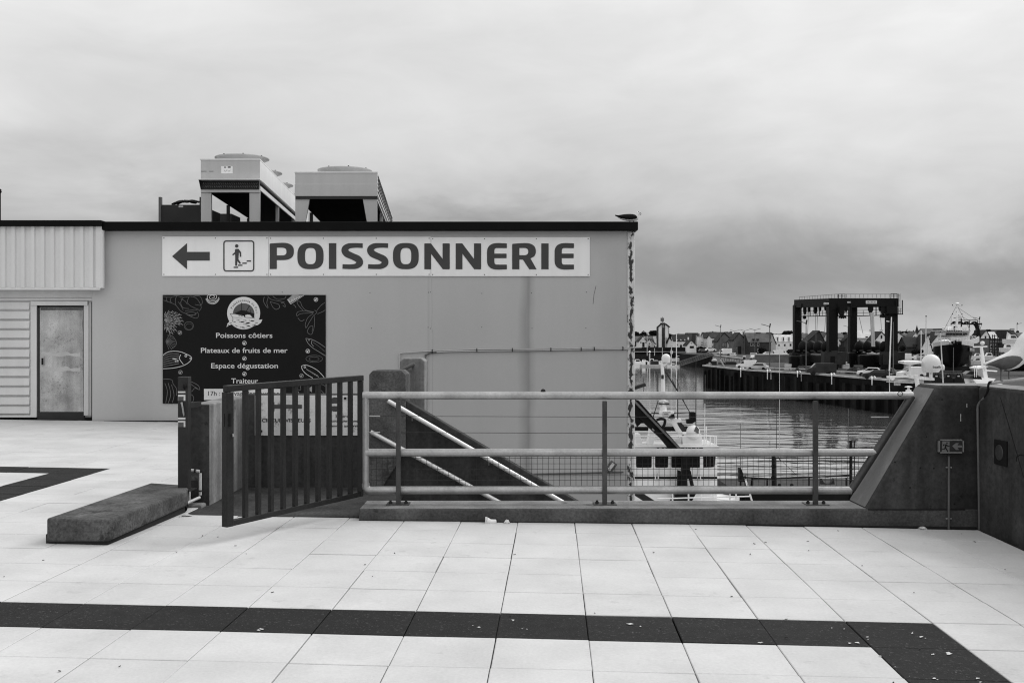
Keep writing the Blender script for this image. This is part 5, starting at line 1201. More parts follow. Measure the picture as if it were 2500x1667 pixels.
for k in range(1500):
    x = rr.uniform(2188, 2310); y = 815 + rr.gauss(0, 2.2) - 3 * math.sin((x - 2188) / 122 * 3.14); c = P(x, y, 700 + rr.uniform(-8, 8)); s_ = rr.uniform(.4, .9)
    a = Vector((rr.gauss(0, 1), rr.gauss(0, 1), rr.gauss(0, 1))).normalized(); b_ = a.orthogonal().normalized(); c_ = a.cross(b_)
    wd.add([c + b_ * s_, c + c_ * s_ * .7, c - b_ * s_, c - c_ * s_ * .7], [(0, 1, 2, 3)])
tag(wd.build('woodland', M['leaf']), 'dark strip of woodland behind the spire', 'woodland', kind='stuff')

# ================================================================ vehicles
def vehicle(label, kind, x, yb, face, paint, z=QZ, yaw=0, Ln=None):
    d = GD(yb, z); X = PX(x, d); cat = 'van' if 'van' in kind or kind == 'truck' else 'car'
    root = thing('parked_' + cat, label, cat, (X, d, z), 'vehicles parked on the quay')
    prof = {'van': [(-2.5, .35), (-2.5, 1.9), (-2.3, 2.05), (.9, 2.05), (1.7, 1.25), (2.45, 1.0), (2.5, .35)],
            'small_van': [(-2.1, .35), (-2.1, 1.65), (-1.95, 1.8), (.5, 1.8), (1.2, 1.1), (2.0, .9), (2.1, .35)],
            'car': [(-2.05, .35), (-2.1, .85), (-1.75, 1.0), (-1.35, 1.42), (.25, 1.46), (1.0, .98), (1.95, .82), (2.1, .35)],
            'truck': [(-2.6, .5), (-2.6, 2.6), (1.0, 2.6), (1.0, 2.0), (1.9, 1.9), (2.3, 1.1), (2.3, .5)]}[kind]
    wdt = .85 if kind == 'car' else .95
    def fx(b): 
        if face < 0: b.v = [(2 * X - a, b_, c) for a, b_, c in b.v]
        b.v = [tuple(Matrix.Translation((X, d, 0)) @ Matrix.Rotation(yaw, 4, 'Z') @ Matrix.Translation((-X, -d, 0)) @ Vector(p)) for p in b.v]; return b
    fx(MB().prism([(X + a, d - wdt, z + h) for a, h in prof], (0, 2 * wdt, 0))).build('body', M[paint], root, .05)
    gl = {'van': [(1.0, 1.3), (1.0, 1.9), (1.2, 1.75), (1.62, 1.3)], 'small_van': [(.4, 1.12), (.4, 1.65), (.62, 1.65), (1.12, 1.12)], 'car': [(-1.45, 1.0), (-1.2, 1.36), (.2, 1.39), (.82, 1.0)], 'truck': [(1.15, 1.3), (1.15, 1.85), (1.8, 1.8), (2.0, 1.3)]}[kind]
    for s_ in (-1, 1): fx(MB().prism([(X + a, d + s_ * wdt - (.02 if s_ < 0 else 0), z + h) for a, h in gl], (0, .02, 0))).build('window', M['glass'], root)
    ws = {'van': ((.98, 1.98), (1.66, 1.28)), 'small_van': ((.56, 1.75), (1.17, 1.13)), 'car': ((.3, 1.42), (.96, 1.0)), 'truck': ((1.9, 1.85), (2.2, 1.3))}[kind]
    fx(MB().obox((X + ws[0][0], d, z + ws[0][1]), (X + ws[1][0], d, z + ws[1][1]), 2 * wdt - .2, .06)).build('windscreen', M['glass'], root)
    rw = (-2.11, 1.0, 1.6) if kind != 'car' else (-1.72, 1.02, 1.36)
    if kind != 'truck': fx(MB().obox((X + rw[0] + (-.42 if kind == 'van' else 0), d, z + rw[1]), (X + rw[0] + (-.42 if kind == 'van' else (.33 if kind == 'car' else 0)), d, z + rw[2]), 2 * wdt - .3, .06, (1, 0, 0))).build('rear_window', M['glass'], root)
    for a in (-1.35, 1.35):
        for s_ in (-1, 1):
            fx(MB().lathe([(.33, -.1), (.33, .1)], (X + a, d + s_ * (wdt - .08), z + .33), 14, 'Y')).build('wheel', M['tyre'], root)
V = vehicle
V('white van parked at the quay edge nearest the water', 'small_van', 1822, 900, -1, 'white', yaw=-.35)
V('silver car behind the white van at the quay edge', 'car', 1850, 904, -1, 'w_pale', yaw=-.5)
V('dark van in front of the crane', 'van', 2004, 915, -1, 'dark2', yaw=-.15)
V('white car beside the dark car on the quay', 'car', 2123, 918, -1, 'white', yaw=-.3)
V('dark car in front of the white car on the quay', 'car', 2137, 925, -1, 'dark2', yaw=-.2)
V('white van behind the radar scanner', 'small_van', 2224, 922, -1, 'white')
V('long white van below the mansard house', 'van', 1905, 868.5, 1, 'white')
V('white car left of the long white van', 'car', 1877, 868, 1, 'white')
V('white van facing the water near the boathouse', 'small_van', 1840, 875, -1, 'white', yaw=1.35)
V('pale car in front of the boathouse', 'car', 1790, 871.5, 1, 'w_pale', yaw=1.2)
V('white box truck by the stone house', 'truck', 1769.5, 867, -1, 'w_white')
V('white car on the road left of the box truck', 'car', 1735, 857.5, 1, 'white', z=-3.2)
V('pale car under the white van row, left end of the jetty', 'car', 1745, 866, 1, 'w_pale')
V('grey car parked by the embankment hedge', 'car', 1717, 860, 1, 'w_grey', z=-4.0)
V('white van standing right of the crane legs', 'van', 2214, 880, 1, 'white')
V('pale car between crane and large slate house', 'car', 2243, 876, -1, 'w_pale')
V('white car half hidden behind the first crane leg', 'car', 1938, 872, -1, 'white', yaw=1.2)
V('dark car beside the white rescue boat', 'car', 2368, 929, -1, 'dark2')

# ================================================================ lamps, poles
def lamp(label, x, yt, yb, d=None, arms=1, flip=-1, r=.1):
    d = d or GD(yb); zt = PZ(yt, d); X = PX(x, d)
    root = thing('street_lamp', label, 'street lamp', (X, d, PZ(yb, d)), 'street lamps of the harbour')
    MB().tube([(X, d, PZ(yb, d)), (X, d, zt)], [r * 1.3, r * .7], 8).build('pole', M['lamp'], root)
    for s_ in ((flip,) if arms == 1 else (-1, 1)):
        a = MB().tube([(X, d, zt - .1), (X + s_ * 1.1, d, zt + .25)], .07, 6).build('arm', M['lamp'], root)
        MB().obox((X + s_ * 1.0, d, zt + .22), (X + s_ * 1.75, d, zt + .38), .3, .12).build('lamp_head', M['lamp'], a)
    if arms == 1: MB().obox((X, d, zt - .3), (X + .15, d, zt + .55), .2, .3).build('finial', M['dark2'], root)
lamp('street lamp with one arm at the jetty end', 1759, 797, 876)
lamp('street lamp with one arm on the quay behind the silver car', 1879, 796, 900)
lamp('tall street lamp in front of the first crane leg', 1968, 788, 908, flip=-1)
lamp('twin arm street lamp in front of the boathouse', 1818, 807, 866, arms=2)
lamp('twin arm street lamp in front of the big slate house', 1843, 805, 876, arms=2)
lamp('faint twin arm street lamp by the shrub on the quay', 1794, 808, 868, arms=2)
lamp('twin arm street lamp between the crane legs', 2070, 797, 866, arms=2)
lamp('street lamp beside the trawler gallows', 2391, 778, 880, arms=1)
lamp('floodlight post at the far right edge', 2483, 791, 866, arms=1, flip=1)
def pole(label, x, y0, y1, d, r, m='offwhite', x2=None, cat='pole', name='pole', grp=None, cap=None):
    o = MB().tube([P(x2 if x2 is not None else x, y1, d), P(x, y0, d)], [r, r * .7], 8)
    if cap: o.ell(P(x, y0 - 1, d), cap, cap, cap, 8, 5)
    tag(o.build(name, M[m], smooth=60), label, cat, grp)

# ================================================================ marina at the far bank
pd_ = 402
root = thing('pontoon', 'grey floating pontoon with small sheds and posts', 'pontoon', (PX(1610, pd_), pd_, WZ))
MB().box(PX(1568, pd_), PX(1655, pd_), pd_, pd_ + 8, WZ, WZ + .75).build('deck', M['quay_cap'], root)
MB().box(PX(1570, pd_), PX(1583, pd_), pd_ + 1, pd_ + 4, WZ + .75, WZ + 2.3).build('shed', M['w_white'], root)
MB().box(PX(1577, pd_), PX(1581, pd_), pd_ + .9, pd_ + 1, WZ + .75, WZ + 2.0).build('shed_door', M['pane'], root)
MB().box(PX(1590, pd_), PX(1611, pd_), pd_ + 3, pd_ + 6, WZ + .75, WZ + 2.2).build('dark_crate_stack', M['dark2'], root)
for x, yt, r in ((1586, 862, .25), (1639, 852, .2)):
    MB().tube([P(x, 894, pd_), P(x, yt, pd_)], r, 8).build('pile', M['w_pale'], root)
MB().lathe([(.55, PZ(860, pd_)), (.4, PZ(858, pd_)), (.05, PZ(855.5, pd_))], (PX(1586, pd_), pd_, 0), 10).build('pile_cap', M['w_white'], root)
MB().pbox(1637, 1643, 856, 863.5, pd_ - .2, .8).build('pile_box', M['w_pale'], root)
root = thing('gangway', 'steel truss gangway sloping from the pontoon up to the quay', 'gangway', P(1696, 882, 390))
ga, gb = P(1654, 894.5, 400), P(1738, 868.5, 378)
for s_ in (-.8, .8):
    for h in (0, 1.7):
        MB().obox(ga + Vector((0, s_, h)), gb + Vector((0, s_, h)), .22, .22).build('chord', M['w_grey'], root)
    br = MB()
    for k in range(16):
        a = ga.lerp(gb, k / 16) + Vector((0, s_, 0)); b_ = ga.lerp(gb, (k + 1) / 16) + Vector((0, s_, 0)); m_ = (a + b_) / 2 + Vector((0, 0, 1.7))
        br.obox(a, m_, .12, .12); br.obox(m_, b_, .12, .12)
    br.build('bracing', M['w_grey'], root)
def smallboat(label, x, yb, L, h, d=None, cab=.5, m='white', z=None, face=1):
    d = d or GD(yb, WZ); z = WZ if z is None else z; X = PX(x, d); B = L * .17
    root = thing('motor_boat', label, 'boat', (X, d, z), 'small pleasure boats')
    rg = []
    for t, wv, zl in ((-.5, .9, 0), (-.2, 1, 0), (.2, .9, .02), (.4, .55, .08), (.5, .06, .18)):
        x_ = X + face * t * L; rg.append([(x_, d - B * wv, z + h * (.5 + zl)), (x_, d - B * wv * .6, z - .1), (x_, d + B * wv * .6, z - .1), (x_, d + B * wv, z + h * (.5 + zl))])
    MB().loft(rg).build('hull', M[m], root)
    cb = MB().prism([(X - face * L * .25, d - B * .6, z + h * .5), (X - face * L * .2, d - B * .6, z + h), (X + face * L * .05, d - B * .6, z + h), (X + face * L * .2, d - B * .6, z + h * .5)], (0, B * 1.2, 0)).build('cabin', M['white'], root)
    MB().prism([(X - face * L * .18, d - B * .6 - .04, z + h * .62), (X - face * L * .16, d - B * .6 - .04, z + h * .9), (X + face * L * .04, d - B * .6 - .04, z + h * .9), (X + face * L * .12, d - B * .6 - .04, z + h * .62)], (0, .03, 0)).build('cabin_window', M['glass'], cb)
smallboat('white motor boat moored at the facade corner', 1558, 882, 6.5, 2.4, 430)
smallboat('white cabin boat second from the facade corner', 1574, 879, 5, 2.2, 436)
smallboat('small white boat beside the pontoon shed', 1590, 880, 5, 2.6, 434, face=-1)
smallboat('white boat in front of the dark crates', 1604, 882, 5, 2.0, 430)
smallboat('long white motor boat moored along the far ledge', 1620, 872, 11, 1.4, 440)
smallboat('pale speed boat below the long white house', 1659, 869, 6.5, 2.4, 430, z=WZ + 1.6)
smallboat('little white boat at the foot of the gangway', 1645, 896, 5, 1.2, 398)
for i, (x, y0, y1, dd, lb) in enumerate(((1580, 820, 868, 436, 'grey yacht mast left of the signal tower'), (1598, 850, 868, 436, 'short grey mast below the white gable houses'), (1617, 848, 870, 438, 'grey mast in front of the tower foot'), (1651.5, 813, 893, 400, 'tall white mast right of the signal tower'), (1639.5, 836, 855, 402, 'thin white post above the pile box'))):
    pole(lb, x, y0, y1, dd, .14 if i != 3 else .2, 'w_pale' if i != 3 else 'white', cat='mast', name='mast', grp='masts of the marina')
# things on the quay tip
root = thing('quay_shelter', 'small dark shelter with a pale domed top on the quay tip', 'shelter', (PX(1744, 262), 262, QZ))
dd = GD(891); X = PX(1744, dd)
MB().lathe([(.62, QZ), (.62, QZ + 1.0)], (X, dd, 0), 14).build('drum', M['dark2'], root); MB().ell((X, dd, QZ + 1.05), .68, .68, .5, 14, 6).build('dome', M['w_pale'], root)
root = thing('quay_stairs', 'pale boarding stairs standing on the quay', 'stairs', (PX(1766, 236), 236, QZ))
dd = GD(894)
MB().obox(P(1759, 879, dd), P(1768, 894, dd), .7, .25).build('flight', M['w_pale'], root); MB().obox(P(1763, 873, dd), P(1771, 887, dd), .07, .07).build('hand_rail', M['w_pale'], root)
for i, (x, y, s_, m, lb) in enumerate(((1732.5, 889, .45, 'w_pale', 'short pale post at the quay tip'), (1817, 877, .9, 'dark2', 'dark bollard left of the white van facing the water'), (1850, 878, .9, 'dark2', 'dark bollard right of the white van facing the water'), (1834, 879, .8, 'dark2', 'dark bollard in front of the white van facing the water'))):
    d_ = GD(y + 2); X = PX(x, d_); root = thing('bollard', lb, 'bollard', (X, d_, QZ), 'bollards on the quay'); MB().lathe([(s_ * .5, QZ), (s_ * .4, QZ + s_ * .9), (s_ * .55, QZ + s_ * 1.1)], (X, d_, 0), 12).build('bollard_body', M[m], root); MB().lathe([(s_ * .62, QZ + s_ * 1.1), (s_ * .4, QZ + s_ * 1.4)], (X, d_, 0), 12).build('bollard_cap', M['w_pale'], root)
root = thing('storage_shed', 'dark low storage shed behind the white van at the quay edge', 'shed', (PX(1788, 236), 236, QZ))
MB().prism([P(1766, 893, 243), P(1766, 886, 243), P(1772, 883, 243), P(1796, 883, 243), P(1802, 892, 243)], (0, 6, 0)).build('roof', M['dark2'], root); MB().pbox(1768, 1793, 892, 900, 236, 5).build('wall', M['w_grey'], root)
root = thing('quay_fence', 'low grey metal barrier along the middle of the quay', 'fence', (PX(2030, 190), 190, QZ))
for x0, y0, x1, y1 in ((1865, 897, 1936, 899.5), (1936, 899.5, 1985, 902), (2024, 905, 2092, 908.5), (2156, 912, 2178, 913)):
    a, b_ = P(x0, y0, GD(y0 + 5)), P(x1, y1, GD(y1 + 5)); MB().obox(a, b_, .12, .22).build('barrier_beam', M['w_pale'], root)
    for k in range(4):
        p = a.lerp(b_, (k + .5) / 4); MB().box(p.x - .06, p.x + .06, p.y - .06, p.y + .06, QZ, p.z).build('barrier_post', M['w_grey'], root)
# quay ladders, white tyre marks
for i, x in enumerate((1810, 1875, 1948, 2031, 2129)):
    f = None
    for (a, b_) in zip(edge[:-1], edge[1:]):
        xa, xb_ = 1250 + a[0] / a[1] * F, 1250 + b_[0] / b_[1] * F
        if xa <= x <= xb_:
            t_ = .5
            lo, hi = 0, 1
            for _ in range(30):
                t_ = (lo + hi) / 2; px = a[0] + (b_[0] - a[0]) * t_; py = a[1] + (b_[1] - a[1]) * t_
                if 1250 + px / py * F < x: lo = t_
                else: hi = t_
            f = (px, py)
    if f is None: continue
    root = thing('quay_ladder', ['pale ladder frame on the quay wall near its tip', 'pale ladder frame on the quay wall under the silver car', 'pale ladder frame on the quay wall left of the dark van', 'pale ladder frame on the quay wall right of the dark van', 'pale ladder frame on the quay wall under the dark car'][i], 'ladder', (*f, QZ), 'ladders of the quay wall')
    for s_ in (-.35, .35): MB().tube([(f[0] + s_, f[1] - 1.0, QZ - 1.4), (f[0] + s_, f[1] - 1.0, QZ + .1), (f[0] + s_ * .6, f[1] - .5, QZ + .45), (f[0] + s_ * .6, f[1] + .2, QZ + .3)], .09, 6).build('ladder_rail', M['w_white'], root)

for i, (lb, x, y, wd_, ht, m) in enumerate((('dark net heap on the quay left of the dark van', 1958, 905, 1.8, 1.0, 'dark2'), ('pale fish crate stack by the quay barrier', 1925, 903, 1.2, 1.2, 'w_pale'), ('dark net heap right of the dark van', 2086, 912, 2.2, 1.1, 'dark'), ('grey pallet stack beside the parked white car', 2098, 908, 1.4, 1.3, 'w_grey'), ('dark net heap behind the two parked cars', 2172, 916, 2.0, 1.2, 'dark'), ('pale crate stack under the crane far leg', 2066, 900, 1.3, 1.1, 'w_white'))):
    dd = GD(y); X = PX(x, dd); rr = random.Random(i)
    if 'heap' in lb:
        o = MB().ell((0, 0, 0), wd_ * .75, wd_ * .6, ht, 12, 7); o.v = [(X + a_ * rr.uniform(.85, 1.15), dd + b_ * rr.uniform(.85, 1.15), QZ + max(0, c_) * rr.uniform(.75, 1.2)) for a_, b_, c_ in o.v]
        tag(o.build('net_heap', M[m]), lb, 'net heap', 'gear lying on the quay')
    else:
        root = thing('crate_stack', lb, 'crates', (X, dd, QZ), 'gear lying on the quay')
        for k in range(4): MB().box(X - wd_ / 2 + rr.uniform(-.06, .06), X + wd_ / 2 + rr.uniform(-.06, .06), dd, dd + .9, QZ + k * ht / 4 + .01, QZ + (k + 1) * ht / 4 - .03).build('crate', M[m], root)
# ================================================================ boat lift crane
root = thing('boat_lift', 'tall black travelling boat lift crane with four legs on the quay', 'crane', (PX(2068, 212), 212, QZ))
gB, gA = 205, 225
def leg(x0, x1, y0, d, t=1.7): return MB().box(PX(x0, d), PX(x1, d), d, d + t, QZ + 1.0, PZ(y0, d)).build('leg', M['gantry'], root, .08)
leg(2024, 2046, 735, gB, 1.9); leg(2168, 2192.5, 735, gB, 1.9); leg(1940, 1957.5, 745, gA); leg(2076, 2093, 746, gA)
MB().box(PX(2024, gB), PX(2194, gB), gB - .1, gB + 1.9, PZ(748.5, gB), PZ(728, gB)).build('cross_beam', M['gantry'], root, .06)
for x, d0 in ((1949, gA), (2035, gB)):
    MB().prism([P(x - 8, 746 if d0 == gA else 736, d0 - .12), P(x + 3, 732 if d0 == gA else 728, d0 - .12), P(x + 10, 732 if d0 == gA else 728, d0 - .12), P(x + 10, 752, d0 - .12), P(x - 8, 760, d0 - .12)], (0, 1.9, 0)).build('leg_head', M['gantry'], root)
def side_beam(xa, xb_):
    a0, a1 = P(xa, 740, gA), P(xb_, 736, gB); a0.z = PZ(741, gA); a1.z = PZ(738.5, gB)
    MB().obox(a0 + Vector((0, .8, 0)), a1 + Vector((0, .8, 0)), 1.5, 1.75).build('side_beam', M['gantry'], root)
side_beam(1949, 2036); side_beam(2085, 2180)
MB().obox(P(1957, 741.5, gA + .8), P(2078, 741.5, gA + .8), .3, .5).build('tie_bar', M['gantry'], root)
for xa, da, xb_, db_ in ((1949, gA, 2036, gB), (2085, gA, 2180, gB)):
    a, b_ = Vector((PX(xa, da), da + .8, QZ + 2.2)), Vector((PX(xb_, db_), db_ + .8, QZ + 2.2))
    MB().obox(a + Vector((0, 1.5, -.2)), b_ + Vector((0, -1.5, -.2)), 1.9, 1.5).build('lower_girder', M['gantry'], root)
    MB().obox(a + Vector((0, 1.5, 1.5)), b_ + Vector((0, -1.5, 1.5)), 1.2, .35).build('girder_rail', M['dark2'], root)
    for k in range(4):
        p = a.lerp(b_, (k + .5) / 4 * .86 + .05); MB().ell((p.x, p.y - 1.1, QZ + 4.55), 1.25, .9, 1.35, 14, 8).build('fender_bag', M['dark'], root, smooth=180)
    for k, f in enumerate((.02, .14, .86, .98)):
        p = a.lerp(b_, f); MB().lathe([(.9, -.4), (1.05, -.3), (1.05, .3), (.9, .4)], (p.x, p.y - .9, QZ + 1.06), 18, 'X').rot(R(72), (p.x, p.y - .9, 0)).build('wheel', M['tyre'], root)
    MB().box(b_.x - 2.2, b_.x + 2.2, b_.y - 1.5, b_.y + .8, QZ + 1.0, QZ + 3.6).build('machine_box', M['dark2'], root)
    MB().box(a.x - 1.6, a.x + 2.6, a.y - 1.5, a.y + .8, QZ + 1.1, QZ + 3.2).build('machine_box', M['dark2'], root)
for x0, x1, y0, y1, d_ in ((1930, 1962, 868, 899, 219), (1957, 2018, 866, 893, 216), (2018, 2048, 858, 902, 204.4), (2074, 2112, 860, 897, 222), (2100, 2160, 866, 897, 212), (2156, 2208, 862, 903, 204.4)):
    MB().pbox(x0, x1, y0, y1, d_, 1.8).build('machine_housing', M['dark'], root, .3)
# walkway under the beams with hanging gear
def walkway(xa, ya, xb_, yb_, d0, d1):
    a, b_ = P(xa, ya, d0), P(xb_, yb_, d1)
    w_ = MB().obox(a, b_, .9, .16)
    for h in (.6, 1.15): w_.obox(a + Vector((0, 0, h)), b_ + Vector((0, 0, h)), .07, .07)
    n = max(3, int((b_ - a).length / 1.3))
    for k in range(n + 1):
        p = a.lerp(b_, k / n); w_.obox(p, p + Vector((0, 0, 1.2 if k % 3 else 2.9)), .07 if k % 3 else .16, .07 if k % 3 else .16)
    w_.build('walkway', M['dark'], root)
walkway(1956, 772.5, 2024, 771, gA - 4, gB + 4); walkway(2046, 771.5, 2078, 771, gB - .6, gB - .6); walkway(2092, 771.5, 2170, 769, gB + 1, gB + 1); walkway(2188, 767, 2203, 767, gB - .4, gB - .4)
for x0, x1, y0, y1, d_ in ((2165, 2192, 747, 766, gB - .5), (2046, 2070, 748, 758, gB - .3)): MB().pbox(x0, x1, y0, y1, d_, 2).build('winch_box', M['gantry'], root)
for x, y0, y1, wd_, d_ in ((1966, 750, 768, 7, 219), (1975.5, 750, 762, 4, 217), (1992, 750, 766, 8, 214), (2003, 748, 760, 5, 211), (2017, 748, 758, 5, 209), (2056, 748, 774, 13, 204), (2067, 748, 762, 4, 206), (2127, 748, 763, 11, 205), (2151, 747, 760, 7, 206), (2157, 748, 770, 8, 205)):
    MB().prism([P(x - wd_ / 2, y0, d_), P(x + wd_ / 2, y0, d_), P(x + wd_ / 2, y0 + (y1 - y0) * .55, d_), P(x + wd_ * .2, y1, d_), P(x - wd_ * .2, y1, d_), P(x - wd_ / 2, y0 + (y1 - y0) * .55, d_)], (0, .7, 0)).build('pulley_block', M['dark'], root)
for x, y, wd_, d_ in ((1965, 775, 7, 219), (2058, 774, 17, 204), (2157, 772, 14, 205)):
    hk = MB().pprism([(x - wd_ * .35, y - 5, ), (x + wd_ * .35, y - 5), (x + wd_ / 2, y), (x + wd_ / 2, y + 3), (x + wd_ * .3, y + 1), (x + wd_ * .15, y + 4), (x, y + 1), (x - wd_ * .15, y + 4), (x - wd_ * .3, y + 1), (x - wd_ / 2, y + 3), (x - wd_ / 2, y)], d_, .6); hk.build('lifting_hook', M['dark'], root)
for x0, y0, x1, y1, d_ in ((1974, 762, 1971, 830, 217), (1991, 766, 1990, 845, 214), (1996, 766, 1993, 845, 214), (2017, 758, 2013, 812, 209), (2098, 775, 2107, 815, 206), (2149, 760, 2152, 805, 206)): MB().tube([P(x0, y0, d_), P(x1, y1, d_)], .045, 5).build('sling', M['w_grey'], root)
for x in (2127, 2130): MB().tube([P(x, 763, 205), P(x + 3.5, 846, 205)], .28, 6).build('sling', M['w_pale'], root)
tr = MB()
for xa, ya, xb_, yb_, d0, d1 in ((1952, 733, 2045, 727, gA, gB), (2046, 727, 2192, 727, gB, gB)):
    a, b_ = P(xa, ya, d0), P(xb_, yb_, d1)
    tr.obox(a + Vector((0, 0, .75)), b_ + Vector((0, 0, .75)), .06, .06)
    for k in range(15): p = a.lerp(b_, k / 14); tr.obox(p, p + Vector((0, 0, .78)), .05, .05)
for x0, x1, y0, y1 in ((2047, 2063, 718, 728), (2175, 2190, 717, 728)):
    for x in (x0, (x0 + x1) / 2, x1): tr.obox(P(x, y1, gB), P(x, y0, gB), .1, .1)
    tr.obox(P(x0, y0, gB), P(x1, y0, gB), .08, .08); tr.obox(P(x0, (y0 + y1) / 2, gB), P(x1, (y0 + y1) / 2, gB), .06, .06)
tr.build('top_guard_rail', M['dark'], root)
lad = MB()
for x in (2193.5, 2197.5): lad.obox(P(x, 768, gB - .3), P(x, 717, gB - .3), .06, .06)
for y in range(720, 768, 3): lad.obox(P(2193.5, y, gB - .3), P(2197.5, y, gB - .3), .05, .05)
lad.build('access_ladder', M['dark'], root)
for x0, x1, y0, y1, d_ in ((2011, 2023.5, 738.5, 743.5, gB - .9), (2069, 2077.5, 736, 740, gB - .16), (2114, 2141, 733.5, 741.5, gB - .16)):
    p = MB().pbox(x0, x1, y0, y1, d_, .06).build('sign_plate', M['w_pale'], root); w_ = (x1 - x0)
    for f in (.15, .45, .72): MB().pbox(x0 + w_ * f, x0 + w_ * (f + .16), (y0 + y1) / 2 - .6, (y0 + y1) / 2 + .7, d_ - .03, .03).build('sign_mark', M['dark2'], p)
MB().box(PX(2050, 214), PX(2064, 214), 214, 216, QZ, QZ + 4.6).build('control_cabin', M['dark2'], root)
root = thing('white_hopper', 'white funnel shaped hopper seen under the boat lift', 'hopper', (PX(2058, 232), 232, QZ))
MB().pprism([(2047, 874), (2069, 874), (2069, 876), (2062, 887), (2056, 887), (2052, 876)], 230, 1.5).build('hopper_body', M['w_white'], root); MB().pbox(2056, 2062, 886, 901, 230.2, 1).build('hopper_stand', M['dark2'], root)
root = thing('white_container', 'white site cabin standing behind the boat lift', 'cabin', (PX(2064, 260), 260, QZ))
MB().pbox(2050, 2078, 861, 888, 262, 4).build('cabin_wall', M['w_white'], root); MB().pbox(2065.5, 2072, 862, 880, 261.9, .1).build('cabin_door', M['dark2'], root)
# ================================================================ trawler on the slipway
td = 185
root = thing('trawler', 'black hulled trawler hauled out on the quay with white wheelhouse', 'trawler', (PX(2340, td), td, QZ))
tx, ty = PX(2331, td), td
YAW = R(22)
def T(lx, ly, z):           # ly: distance aft of the stem (away from the viewer), lx: to the right
    c, s_ = math.cos(YAW), math.sin(YAW); return Vector((tx + lx * c + ly * s_, ty - lx * s_ + ly * c, z))
K0 = QZ + 1.0
def hull_ring(t):
    ly = t * 18; wv = 3.5 * min(1, (.12 + 2.9 * t) ** .55) if t < .35 else 3.5
    sheer = QZ + 4.25 + 1.0 * max(0, 1 - t * 1.6)
    fl = .8 + .2 * min(1, t * 2.2); rake = -2.6 * (1 - min(1, t * 4))
    pts = []
    for k, (f, h) in enumerate(((1, 1), (.97, .8), (.93 * fl, .52), (.86 * fl, .28), (.55 * fl, .06), (.05, 0))):
        pts.append(T(wv * f, ly + rake * h, K0 + (sheer - K0) * h))
    for k, (f, h) in reversed(list(enumerate(((1, 1), (.97, .8), (.93 * fl, .52), (.86 * fl, .28), (.55 * fl, .06), (.05, 0))))):
        pts.append(T(-wv * f, ly + rake * h, K0 + (sheer - K0) * h))
    return pts
MB().loft([hull_ring(t) for t in (0, .04, .1, .18, .28, .4, .6, .8, 1)]).build('hull', M['hull'], root, smooth=60)
def band(t0, t1, z0, z1, m, name, off=.06):
    b = MB(); n = 8
    for s_ in (1, -1):
        pr = []
        for i in range(n + 1):
            r_ = hull_ring(t0 + (t1 - t0) * i / n); p = Vector(r_[0] if s_ > 0 else r_[-1]); c = T(0, (t0 + (t1 - t0) * i / n) * 18, p.z); o_ = (p - c); o_.z = 0; o_ = o_.normalized() * off if o_.length > 0 else Vector((0, 0, 0))
            pr.append((p + o_ + Vector((0, 0, z0)), p + o_ + Vector((0, 0, z1)), p - o_ + Vector((0, 0, z1)), p - o_ + Vector((0, 0, z0))))
        b.loft(pr)
    b.build(name, M[m], root)
band(0, .55, .0, .75, 'w_pale', 'bulwark'); band(.55, 1, .0, .5, 'white', 'bulwark')
MB().loft([hull_ring(t)[3:9] for t in (.3, .5, .75, .95)]).build('bilge_panel', M['hull'], root)  # lower hull sections in the same hull black
plate = MB(); p0, p1 = Vector(hull_ring(.14)[0]), Vector(hull_ring(.30)[0]); nrm = (T(1, -.4, 0) - T(0, 0, 0)).normalized() * .12
plate.prism([p0 + nrm + Vector((0, 0, -.25)), p1 + nrm + Vector((0, 0, -.2)), p1 + nrm + Vector((0, 0, -1.0)), p0 + nrm + Vector((0, 0, -1.1))], nrm * .4); plate.build('registration_plate', M['w_grey'], root)
for f in (.15, .4, .65, .85):
    p = p0.lerp(p1, f) + nrm * 1.5; q = p0.lerp(p1, f - .1) + nrm * 1.5; MB().prism([p + Vector((0, 0, -.45)), q + Vector((0, 0, -.45)), q + Vector((0, 0, -.85)), p + Vector((0, 0, -.85))], nrm * .2).build('plate_mark', M['w_pale'], root)
wh = td + 9
W_ = lambda x0, x1, y0, y1, d_, t_, m, n_: MB().pbox(x0, x1, y0, y1, d_, t_).build(n_, M[m], root, .05)
W_(2322, 2368, 819, 834, wh, 6, 'white', 'deckhouse')
whb = MB().prism([P(2308, 818, wh), P(2310, 808, wh - .6), P(2368, 808, wh - .6), (P(2366, 820, wh)), (P(2322, 820, wh))], (0, 5, 0)).build('wheelhouse', M['white'], root)
W_(2307, 2370, 806, 809, wh - .9, 6.2, 'w_pale', 'wheelhouse_roof')
for k in range(5): MB().pbox(2311 + k * 8, 2317 + k * 8, 812.8, 818.2, wh - .75, .2).build('pane', M['pane'], whb)
MB().pbox(2352, 2355.5, 812.8, 818.2, wh - .75, .2).build('pane', M['pane'], whb); MB().pbox(2357, 2362, 812.8, 817.5, wh - .75, .2).build('pane', M['pane'], whb)
for k in range(7): MB().pbox(2312 + k * 5.6, 2315 + k * 5.6, 806.5, 808.6, wh - 1.0, .15).build('pane', M['pane'], whb)
MB().prism([P(2319, 805.5, wh), P(2327, 797, wh), P(2346, 797, wh), P(2349, 805.5, wh)], (0, 3, 0)).build('funnel_house', M['white'], root)
MB().prism([P(2328, 805.5, wh - .1), P(2329, 796, wh - .1), P(2332.5, 796, wh - .1), P(2331, 805.5, wh - .1)], (0, .2, 0)).build('funnel_stripe', M['dark'], root)
MB().tube([P(2336, 797, wh), P(2336.5, 744, wh)], [.28, .1], 8).build('mast', M['white'], root)
